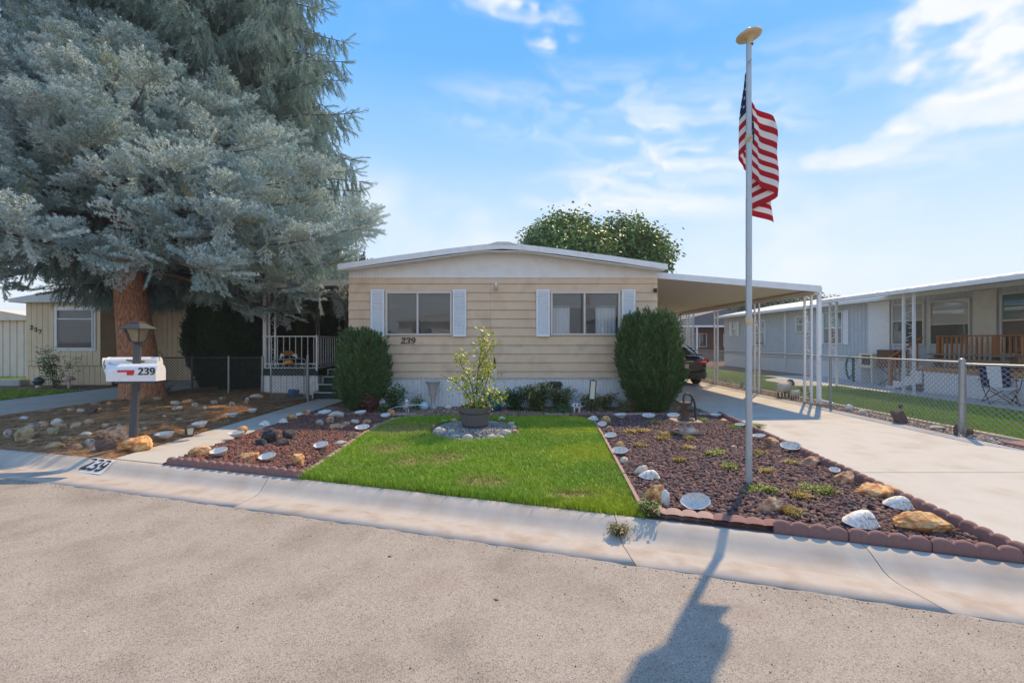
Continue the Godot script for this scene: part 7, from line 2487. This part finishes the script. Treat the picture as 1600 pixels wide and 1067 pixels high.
# ---------------------------------------------------------------- garden ornaments
func make_ornaments() -> void:
	var st := tool(false)
	# half barrel planter
	var b := thing("barrel_planter", "grey weathered half barrel planter in the gravel ring", "planter", Vector3(-0.66, 0.045, -8.1))
	for k in 22:
		st = tool(false)
		var a0 := TAU * k / 22 + 0.006
		var a1 := TAU * (k + 1) / 22 - 0.006
		var col := []
		for yy in [[0.0, 0.205], [0.12, 0.24], [0.25, 0.27], [0.385, 0.29]]: col.append(yy)
		for i in 3:
			var A: Array = col[i]
			var B: Array = col[i + 1]
			for e in [[1.0, 0], [0.90, 1]]:
				var p := [Vector3(cos(a0) * A[1] * e[0], A[0], -sin(a0) * A[1] * e[0]), Vector3(cos(a1) * A[1] * e[0], A[0], -sin(a1) * A[1] * e[0]), Vector3(cos(a1) * B[1] * e[0], B[0], -sin(a1) * B[1] * e[0]), Vector3(cos(a0) * B[1] * e[0], B[0], -sin(a0) * B[1] * e[0])]
				if e[1]: p.reverse()
				quad(st, p[0], p[1], p[2], p[3])
		st.set_smooth_group(-1)
		quad(st, Vector3(cos(a0) * 0.29, 0.385, -sin(a0) * 0.29), Vector3(cos(a1) * 0.29, 0.385, -sin(a1) * 0.29), Vector3(cos(a1) * 0.261, 0.385, -sin(a1) * 0.261), Vector3(cos(a0) * 0.261, 0.385, -sin(a0) * 0.261))
		obj(st, "stave", M.barrel_wood, b)
	for q in [[0.05, 0.224, 0.232], [0.27, 0.277, 0.283]]:
		st = tool(false)
		lathe(st, [Vector2(q[1], q[0]), Vector2(q[1] + 0.004, q[0]), Vector2(q[2] + 0.004, q[0] + 0.04), Vector2(q[2], q[0] + 0.04)], 32)
		obj(st, "hoop", M.barrel_hoop, b)
	st = tool(false)
	lathe(st, [Vector2(0.255, 0.30), Vector2(0.12, 0.33), Vector2(0, 0.335)], 20)
	obj(st, "soil", M.potting_soil, b)
	# urn
	var u := thing("garden_urn", "tall fluted stone urn against the white skirting", "urn", Vector3(-1.86, 0, -10.7))
	st = tool(false)
	lathe(st, [Vector2(0, 0), Vector2(0.10, 0.0), Vector2(0.10, 0.035), Vector2(0.07, 0.06), Vector2(0.045, 0.14), Vector2(0.05, 0.22), Vector2(0.065, 0.235), Vector2(0.05, 0.25), Vector2(0.06, 0.27)], 20)
	obj(st, "foot", M.urn_stone, u)
	st = tool(false)
	for k in 20:   # fluted bowl
		for i in 6:
			var H := [0.27, 0.33, 0.40, 0.48, 0.56, 0.61, 0.63]
			var Rr := [0.06, 0.085, 0.09, 0.105, 0.135, 0.16, 0.175]
			for half in 2:
				var a0 := TAU * (k + half * 0.5) / 20
				var a1 := TAU * (k + half * 0.5 + 0.5) / 20
				var f0 := 1.0 if half == 0 else 0.90
				var f1 := 0.90 if half == 0 else 1.0
				quad(st, Vector3(cos(a0) * Rr[i] * f0, H[i], -sin(a0) * Rr[i] * f0), Vector3(cos(a1) * Rr[i] * f1, H[i], -sin(a1) * Rr[i] * f1), Vector3(cos(a1) * Rr[i + 1] * f1, H[i + 1], -sin(a1) * Rr[i + 1] * f1), Vector3(cos(a0) * Rr[i + 1] * f0, H[i + 1], -sin(a0) * Rr[i + 1] * f0))
	lathe(st, [Vector2(0.165, 0.625), Vector2(0.185, 0.63), Vector2(0.185, 0.65), Vector2(0.15, 0.65), Vector2(0.12, 0.60), Vector2(0, 0.58)], 24)
	obj(st, "bowl", M.urn_stone, u)
	st = tool(false)
	lathe(st, [Vector2(0, 0), Vector2(0.09, 0.02), Vector2(0.11, 0.09), Vector2(0.08, 0.17), Vector2(0, 0.20)], 9)
	tag(obj(st, "glass_float", mat("pale_glaze", 0.45, 0.62, 0.70, 0.25)), "pale blue glazed ball beside the urn's foot", "ornament").position = Vector3(-2.02, 0.0, -10.45)
	# white gull figure with spread wings
	var gl := thing("gull_figure", "white gull figure with spread wings standing in the border", "figurine", Vector3(-2.36, 0.0, -10.15))
	st = tool(false)
	tube(st, [Vector3(-0.10, 0.10, -0.12), Vector3(-0.05, 0.11, -0.05), Vector3(0.0, 0.12, 0.02), Vector3(0.03, 0.17, 0.07), Vector3(0.03, 0.23, 0.08)], [0.015, 0.045, 0.06, 0.04, 0.03], 12)
	lathe(st, [Vector2(0, -0.045), Vector2(0.035, -0.03), Vector2(0.045, 0.0), Vector2(0.03, 0.035), Vector2(0, 0.045)], 12, Vector3(0.03, 0.26, 0.09))
	tube(st, [Vector3(0.03, 0.255, 0.13), Vector3(0.03, 0.245, 0.18)], [0.012, 0.003], 6)
	for s in [-1, 1]:
		for k in 6:
			var x0 := 0.04 + k * 0.065
			var y := func(xx: float) -> float: return 0.13 + 0.02 * sin(xx * 8.0) - (0.18 * xx if s < 0 else -0.05 * xx)
			quad(st, Vector3(s * x0, y.call(x0), 0.05 - k * 0.012), Vector3(s * (x0 + 0.065), y.call(x0 + 0.065), 0.04 - k * 0.012), Vector3(s * (x0 + 0.065), y.call(x0 + 0.065) + 0.012, -0.06 + k * 0.004), Vector3(s * x0, y.call(x0) + 0.012, -0.07 + k * 0.004))
	tube(st, [Vector3(0, 0.1, 0), Vector3(0, 0.0, 0)], 0.012, 6)
	tube(st, [Vector3(0.04, 0.1, 0), Vector3(0.05, 0.0, 0.01)], 0.012, 6)
	obj(st, "body", M.skull_white, gl)
	# blue pot and goose stake behind the barrel
	var bp := thing("blue_pot", "glossy blue ceramic pot behind the barrel planter", "pot", Vector3(-0.42, 0, -10.35))
	st = tool(false)
	lathe(st, [Vector2(0, 0), Vector2(0.13, 0), Vector2(0.19, 0.12), Vector2(0.225, 0.28), Vector2(0.22, 0.36), Vector2(0.245, 0.37), Vector2(0.245, 0.42), Vector2(0.20, 0.42), Vector2(0.19, 0.34), Vector2(0, 0.32)], 24)
	obj(st, "bowl", M.blue_glaze, bp)
	var go := thing("goose_stake", "slim goose-neck garden stake with black head and white collar", "garden stake", Vector3(-0.40, 0, -10.72))
	st = tool(false)
	tube(st, [Vector3(0, 0, 0), Vector3(0, 0.75, 0)], 0.008, 6)
	tube(st, [Vector3(0.01, 0.75, 0), Vector3(0.0, 0.86, 0), Vector3(-0.01, 0.96, 0), Vector3(-0.01, 1.12, 0), Vector3(-0.01, 1.20, 0)], [0.02, 0.035, 0.028, 0.024, 0.010], 10)
	obj(st, "neck", M.dark_fixture, go)
	st = tool(false)
	tube(st, [Vector3(0.012, 0.70, 0.01), Vector3(0.008, 0.84, 0.012), Vector3(0.0, 0.95, 0.012)], [0.025, 0.046, 0.026], 10)
	obj(st, "collar", M.stone_white, go)
	# sign on a stake
	var sg := thing("panel_stake", "cream panel in a black frame on a stake in the border", "garden stake", Vector3(1.74, 0, -9.95))
	st = tool(false)
	tube(st, [Vector3(-0.02, -0.05, 0), Vector3(0, 0.32, 0)], 0.012, 8)
	obj(st, "stake", M.dark_fixture, sg)
	st = tool()
	var tl := Basis(Vector3(0, 0, 1), -0.08)
	for s in [-1, 1]:
		box(st, Vector3(0.025, 0.52, 0) + tl * Vector3(s * 0.062, 0, 0), Vector3(0.016, 0.42, 0.025), tl)
		box(st, Vector3(0.025, 0.52, 0) + tl * Vector3(0, s * 0.205, 0), Vector3(0.108, 0.018, 0.025), tl)
	lathe(st, [Vector2(0, 0), Vector2(0.018, 0.01), Vector2(0, 0.03)], 8, Vector3(0.04, 0.73, 0))
	obj(st, "frame", M.dark_fixture, sg)
	st = tool()
	box(st, Vector3(0.025, 0.52, 0), Vector3(0.104, 0.39, 0.012), tl)
	obj(st, "panel", M.cream_panel, sg)
	# dark lidded box among the flowers
	var bx := thing("bird_feeder", "small dark roofed feeder standing among the flowers", "bird feeder", Vector3(1.02, 0, -10.72))
	st = tool()
	box(st, Vector3(0, 0.22, 0), Vector3(0.03, 0.45, 0.03))
	cbox(st, Vector3(0, 0.50, 0), Vector3(0.26, 0.10, 0.16), 0.005)
	obj(st, "box", M.rust_iron, bx)
	st = tool()
	prism(st, PackedVector2Array([Vector2(-0.17, 0.55), Vector2(0.17, 0.55), Vector2(0.13, 0.63), Vector2(-0.13, 0.63)]), 0.24, Vector3(0, 0, -0.12))
	obj(st, "roof", M.iron_dark, bx)
	# small black and white cow figure
	var cw := thing("cow_figure", "little black and white cow figure by the sign stake", "figurine", Vector3(1.42, 0, -9.95))
	st = tool(false)
	tube(st, [Vector3(-0.10, 0.16, 0), Vector3(-0.07, 0.17, 0), Vector3(0.06, 0.17, 0), Vector3(0.09, 0.18, 0), Vector3(0.12, 0.20, 0.04)], [0.03, 0.06, 0.06, 0.045, 0.03], 12)
	for x in [-0.06, 0.05]:
		for z in [-0.03, 0.03]: tube(st, [Vector3(x, 0.14, z), Vector3(x, 0.0, z)], [0.022, 0.014], 8)
	obj(st, "body", M.stone_white, cw)
	st = tool(false)
	lathe(st, [Vector2(0, -0.04), Vector2(0.035, -0.02), Vector2(0.042, 0.02), Vector2(0, 0.05)], 10, Vector3(0.12, 0.22, 0.06))
	for q in [Vector3(-0.04, 0.195, 0.048), Vector3(0.04, 0.19, 0.05)]: lathe(st, [Vector2(0, -0.025), Vector2(0.028, 0), Vector2(0, 0.025)], 8, q)
	obj(st, "black_patches", M.fleece_black, cw)
	# hand pump on a driftwood box
	var pm := thing("hand_pump", "old rusty pitcher pump with curved handle in the lava bed", "hand pump", Vector3(2.92, 0.0, -7.65))
	st = tool(false)
	lathe(st, [Vector2(0, 0.26), Vector2(0.13, 0.26), Vector2(0.13, 0.285), Vector2(0.075, 0.295), Vector2(0.068, 0.32), Vector2(0.075, 0.48), Vector2(0.098, 0.53), Vector2(0.105, 0.56), Vector2(0.085, 0.56), Vector2(0, 0.54)], 20)
	tube(st, [Vector3(0.06, 0.50, 0.03), Vector3(0.0, 0.49, 0.12), Vector3(-0.02, 0.45, 0.15)], [0.035, 0.03, 0.028], 10)
	obj(st, "barrel", M.rust_iron, pm)
	st = tool(false)
	tube(st, smooth_path([Vector3(-0.03, 0.55, 0), Vector3(-0.03, 0.66, 0), Vector3(0.03, 0.70, 0), Vector3(0.10, 0.65, 0.02), Vector3(0.145, 0.52, 0.03), Vector3(0.155, 0.36, 0.03), Vector3(0.165, 0.25, 0.03)], 5), 0.017, 8)
	tube(st, [Vector3(0.09, 0.52, 0), Vector3(0.11, 0.64, 0.01)], 0.014, 8)
	obj(st, "handle", M.iron_dark, pm)
	for k in 4:
		st = tool(false)
		var a := k * PI / 2 + 0.4
		tube(st, [Vector3(cos(a) * 0.24, 0.0, sin(a) * 0.24), Vector3(cos(a) * 0.22, 0.25, sin(a) * 0.22)], 0.026, 8)
		obj(st, "leg", M.driftwood, pm)
	for k in 4:
		st = tool(false)
		var a := k * PI / 2 + 0.4
		var c := a + PI / 2
		for y in [0.06, 0.23]: tube(st, [Vector3(cos(a) * 0.24, y, sin(a) * 0.24), Vector3(cos(c) * 0.24, y + 0.01, sin(c) * 0.24)], 0.022, 8)
		obj(st, "rail", M.driftwood, pm)
	st = tool()
	for k in 4: cbox(st, Vector3(-0.165 + k * 0.11, 0.248, 0), Vector3(0.10, 0.024, 0.42), 0.005)
	obj(st, "top_plank", M.driftwood, pm)
	st = tool(false)
	lathe(st, [Vector2(0, 0), Vector2(0.11, 0.0), Vector2(0.14, 0.06), Vector2(0.12, 0.13), Vector2(0, 0.16)], 9, Vector3(0.02, 0.02, 0.02))
	obj(st, "white_stone", M.rock_white, pm)
	# bucket and cow plaque by the porch
	var bk := thing("blue_bucket", "blue plastic bucket standing behind the open gate", "bucket", Vector3(-5.98, 0.03, -12.45))
	st = tool(false)
	lathe(st, [Vector2(0, 0), Vector2(0.115, 0), Vector2(0.14, 0.20), Vector2(0.15, 0.205), Vector2(0.15, 0.225), Vector2(0.135, 0.225), Vector2(0.11, 0.02), Vector2(0, 0.02)], 24)
	obj(st, "pail", M.blue_plastic, bk)
	st = tool(false)
	tube(st, smooth_path([Vector3(-0.145, 0.20, 0), Vector3(-0.10, 0.25, 0.10), Vector3(0, 0.255, 0.14), Vector3(0.10, 0.25, 0.10), Vector3(0.145, 0.20, 0)], 4), 0.005, 6)
	obj(st, "bail", M.galvanised, bk)
	var cp := thing("cow_plaque", "painted cow head plaque with white ears hung on the porch railing", "plaque", Vector3(-6.30, 1.14, -12.83))
	st = tool(false)
	lathe(st, [Vector2(0, -0.03), Vector2(0.15, -0.02), Vector2(0.17, 0.05), Vector2(0.10, 0.12), Vector2(0, 0.13)], 14, Vector3(0, 0.06, 0), 1.0, 0.35)
	obj(st, "forehead", M.cow_brown, cp)
	st = tool(false)
	lathe(st, [Vector2(0, -0.07), Vector2(0.11, -0.05), Vector2(0.13, 0.0), Vector2(0.09, 0.05), Vector2(0, 0.06)], 14, Vector3(0, -0.14, 0.01), 1.0, 0.5)
	obj(st, "muzzle", M.cow_orange, cp)
	for s in [-1, 1]:
		st = tool(false)
		tube(st, [Vector3(s * 0.10, 0.05, 0), Vector3(s * 0.19, 0.06, 0), Vector3(s * 0.25, -0.05, 0)], [0.03, 0.055, 0.012], 8)
		obj(st, "ear", M.stone_white, cp)
	# folded blue hose or cloth at the end of the path
	st = tool(false)
	var pts := []
	for k in 60: pts.append(Vector3(cos(k * 0.6) * (0.10 + 0.0012 * k) * 1.6, 0.02 + 0.0007 * k, sin(k * 0.6) * (0.08 + 0.001 * k)))
	tube(st, pts, 0.012, 6)
	tag(obj(st, "blue_hose", M.blue_cloth), "small coil of dark blue hose by the path below the porch steps", "hose").position = Vector3(-4.05, 0.0, -9.95)
	# sheep by the fence
	sheep(Vector3(7.62, 0.0, -12.75), 0.7, 0.35, "white sheep statue with black face by the carport posts")
	sheep(Vector3(7.66, 0.0, -12.3), 0.44, 0.30, "small white lamb statue with black face beside the sheep")
	# solar stake lights
	for q in [[Vector3(7.95, 0, -9.3), "black-headed solar stake light on the lawn beyond the fence"], [Vector3(7.80, 0, -11.9), "small black solar light next to the lamb statue"], [Vector3(7.85, 0, -15.2), "small black solar light near the far carport posts"]]:
		var l := thing("solar_light", q[1], "garden light", q[0])
		st = tool(false)
		tube(st, [Vector3(0, -0.05, 0), Vector3(0, 0.22, 0)], 0.008, 6)
		obj(st, "stake", M.galvanised, l)
		st = tool(false)
		lathe(st, [Vector2(0, 0.20), Vector2(0.03, 0.21), Vector2(0.045, 0.26), Vector2(0.03, 0.295), Vector2(0, 0.30)], 12)
		obj(st, "head", M.dark_fixture, l)
	# mushroom ornament and blue ball by the beige house
	var ms := thing("mushroom_ornament", "pink toadstool garden ornament by the beige house", "ornament", Vector3(-15.0, 0, -15.4))
	st = tool(false)
	lathe(st, [Vector2(0, 0), Vector2(0.05, 0), Vector2(0.035, 0.28), Vector2(0, 0.28)], 10)
	obj(st, "stalk", M.stone_white, ms)
	st = tool(false)
	lathe(st, [Vector2(0, 0.26), Vector2(0.17, 0.27), Vector2(0.15, 0.34), Vector2(0.07, 0.40), Vector2(0, 0.41)], 16)
	obj(st, "cap", M.mushroom_pink, ms)
	var gb := thing("gazing_ball", "dark glass gazing ball by the rose bush", "ornament", Vector3(-16.25, 0, -15.6))
	st = tool(false)
	lathe(st, [Vector2(0, 0), Vector2(0.09, 0.0), Vector2(0.06, 0.08), Vector2(0, 0.08)], 12)
	obj(st, "stand", M.stone_white, gb)
	st = tool(false)
	var ball := []
	for k in 13: ball.append(Vector2(sin(PI * k / 12) * 0.15, 0.22 - cos(PI * k / 12) * 0.15))
	lathe(st, ball, 20)
	obj(st, "ball", mat("ball_glass", 0.05, 0.07, 0.10, 0.12), gb)
	# camp chairs on the patio
	camp_chair(Vector3(12.25, 0.006, -11.4), -0.5, "navy and white folding camp chair on the patio")
	camp_chair(Vector3(12.35, 0.006, -10.35), -0.9, "second navy folding camp chair further along the patio")
	# litter on the street
	for q in [[Vector3(-0.95, -0.085, -3.55), "curled pale dry leaf on the asphalt near the gutter"], [Vector3(-0.10, -0.075, -2.95), "small yellow leaf lying on the asphalt"]]:
		st = tool()
		var z: Vector3 = q[0]
		tri(st, Vector3(-0.02, 0.004, 0), Vector3(0.02, 0.006, 0.01), Vector3(0.0, 0.014, -0.02))
		tri(st, Vector3(-0.02, 0.004, 0), Vector3(0.0, 0.012, 0.02), Vector3(0.02, 0.006, 0.01))
		tag(obj(st, "fallen_leaf", M.driftwood), q[1], "leaf").position = Vector3(z.x, street_y(kerb_d(z.x) + z.z), z.z)

func make_across() -> void:
	# homes on the far side of the street, behind the viewer: the front windows mirror them
	for k in 2:
		var h := thing("facing_home", ["cream mobile home with white carport across the street", "pale mobile home next along across the street"][k], "house", Vector3(-5.0 + k * 15.0, 0, 13.0 + k * -3.0))
		var st := tool()
		box(st, Vector3(0, 1.75, 3.0), Vector3(7.4, 2.7, 6.0))
		obj(st, "wall", M.shed_cream if k == 0 else M.white_metal, h)
		st = tool()
		box(st, Vector3(0, 0.2, 3.0), Vector3(7.3, 0.4, 5.9))
		obj(st, "skirting", M.skirt_metal, h)
		st = tool()
		prism(st, PackedVector2Array([Vector2(-4.0, 3.1), Vector2(4.0, 3.1), Vector2(4.0, 3.22), Vector2(0, 3.8), Vector2(-4.0, 3.22)]), 6.8, Vector3(0, 0, -0.4))
		obj(st, "roof", M.roof_metal, h)
		for x in [-1.9, 1.6]:
			var w := sliding_window(h, Vector3(x, 2.1, -0.03), 1.6, 1.1, M.white_metal, 0.0, false, PI)
			st = tool()
			box(st, Vector3(0, 0, -0.024), Vector3(1.5, 1.0, 0.004))
			obj(st, "screen", M.screen_mesh, w)
		st = tool()
		prism(st, PackedVector2Array([Vector2(3.8, 2.75), Vector2(7.4, 2.55), Vector2(7.4, 2.7), Vector2(3.8, 2.9)]), 6.0, Vector3(0, 0, 0))
		obj(st, "carport_roof", M.white_metal, h)
		for z in [0.2, 3.0, 5.8]:
			st = tool()
			box(st, Vector3(7.2, 1.3, z), Vector3(0.09, 2.6, 0.09))
			obj(st, "carport_post", M.white_metal, h)

func sheep(at: Vector3, s: float, turn: float, label: String) -> void:
	var t := thing("sheep_statue", label, "statue", at, turn)
	t.scale = Vector3.ONE * s
	var st := tool(false)
	var n := FastNoiseLite.new()
	n.frequency = 9.0
	n.seed = 4
	# woolly trunk, neck and rump as one skin
	var spine := [[-0.34, 0.40, 0.02], [-0.31, 0.41, 0.11], [-0.22, 0.42, 0.165], [-0.08, 0.40, 0.175], [0.08, 0.40, 0.17], [0.19, 0.43, 0.155], [0.27, 0.50, 0.12], [0.33, 0.57, 0.095], [0.37, 0.62, 0.07], [0.39, 0.64, 0.02]]
	var rings := []
	for q in spine:
		var ring := []
		for k in 22:
			var a := TAU * k / 22
			var r: float = q[2] * (1.0 + 0.13 * n.get_noise_3d(q[0] * 2.0, cos(a), sin(a)))
			ring.append(Vector3(q[0], q[1] + sin(a) * r * 1.08, -cos(a) * r))
		rings.append(ring)
	loft(st, rings)
	for x in [-0.22, 0.17]:
		for z in [-0.085, 0.085]: tube(st, [Vector3(x, 0.34, z), Vector3(x + 0.01, 0.22, z)], [0.075, 0.04], 10)
	obj(st, "body", M.wool, t)
	st = tool(false)
	tube(st, [Vector3(0.33, 0.66, 0), Vector3(0.41, 0.64, 0), Vector3(0.50, 0.56, 0), Vector3(0.545, 0.50, 0)], [0.085, 0.10, 0.075, 0.05], 12)
	for z in [-1, 1]: tube(st, [Vector3(0.38, 0.68, z * 0.05), Vector3(0.37, 0.67, z * 0.11), Vector3(0.37, 0.63, z * 0.14)], [0.018, 0.026, 0.006], 8)
	obj(st, "head", M.fleece_black, t)
	for x in [-0.22, 0.17]:
		for z in [-0.085, 0.085]:
			st = tool(false)
			tube(st, [Vector3(x + 0.01, 0.25, z), Vector3(x + (0.03 if x < 0 else 0.0), 0.13, z), Vector3(x + 0.005, 0.03, z), Vector3(x + 0.02, 0.0, z)], [0.034, 0.024, 0.022, 0.03], 8)
			obj(st, "leg", M.fleece_black, t)

func camp_chair(at: Vector3, turn: float, label: String) -> void:
	var c := thing("camp_chair", label, "chair", at, turn)
	# faces +z; seat 0.42 high
	for s in [-1, 1]:
		var st := tool(false)
		tube(st, [Vector3(s * 0.27, 0.02, 0.25), Vector3(-s * 0.24, 0.42, 0.22)], 0.011, 8)
		tube(st, [Vector3(s * 0.27, 0.02, -0.25), Vector3(-s * 0.24, 0.42, -0.22)], 0.011, 8)
		tube(st, [Vector3(s * 0.27, 0.02, 0.25), Vector3(s * 0.26, 0.40, -0.22)], 0.011, 8)
		tube(st, [Vector3(s * 0.27, 0.02, -0.25), Vector3(s * 0.26, 0.40, 0.22)], 0.011, 8)
		tube(st, [Vector3(s * 0.26, 0.38, -0.22), Vector3(s * 0.29, 0.92, -0.36)], 0.011, 8)
		tube(st, [Vector3(s * 0.26, 0.38, 0.22), Vector3(s * 0.30, 0.62, 0.24)], 0.011, 8)
		obj(st, "leg", M.dark_fixture, c)
		st = tool()
		bar(st, Vector3(s * 0.30, 0.62, 0.26), Vector3(s * 0.30, 0.60, -0.28), 0.07, 0.02)
		obj(st, "armrest", M.navy_cloth, c)
	var st := tool(false)
	for k in 10:
		for j in 6:
			var P := func(a: int, b: int) -> Vector3:
				var x := -0.25 + 0.05 * a
				var z := -0.25 + 0.5 * b / 6.0
				return Vector3(x, 0.42 - 0.05 * (1.0 - pow(x / 0.25, 2.0)), z)
			quad(st, P.call(k, j + 1), P.call(k + 1, j + 1), P.call(k + 1, j), P.call(k, j))
	obj(st, "seat", M.white_cloth, c)
	for part in [[-0.29, -0.14, "back_panel", M.navy_cloth], [-0.14, 0.14, "back_centre", M.white_cloth], [0.14, 0.29, "back_panel", M.navy_cloth]]:
		st = tool(false)
		for k in 5:
			for j in 8:
				var P := func(a: int, b: int) -> Vector3:
					var x: float = lerpf(part[0], part[1], a / 5.0)
					var t := b / 8.0
					return Vector3(x * (0.9 + 0.1 * t), 0.40 + 0.56 * t, -0.22 - 0.15 * t - 0.05 * (1.0 - pow(x / 0.29, 2.0)))
				quad(st, P.call(k, j), P.call(k + 1, j), P.call(k + 1, j + 1), P.call(k, j + 1))
		obj(st, part[2], part[3], c)

func _ready() -> void:
	make_sky()
	make_materials()
	make_ground()
	make_across()
	make_home()
	make_carport()
	make_porch()
	make_grey_house()
	make_beige_house()
	make_spruce()
	make_tall_spruce()
	make_plants()
	make_fences()
	make_car()
	make_mailbox()
	make_flagpole()
	make_edging()
	make_rocks()
	make_shells()
	make_ornaments()
	make_pebbles()
	make_grass()
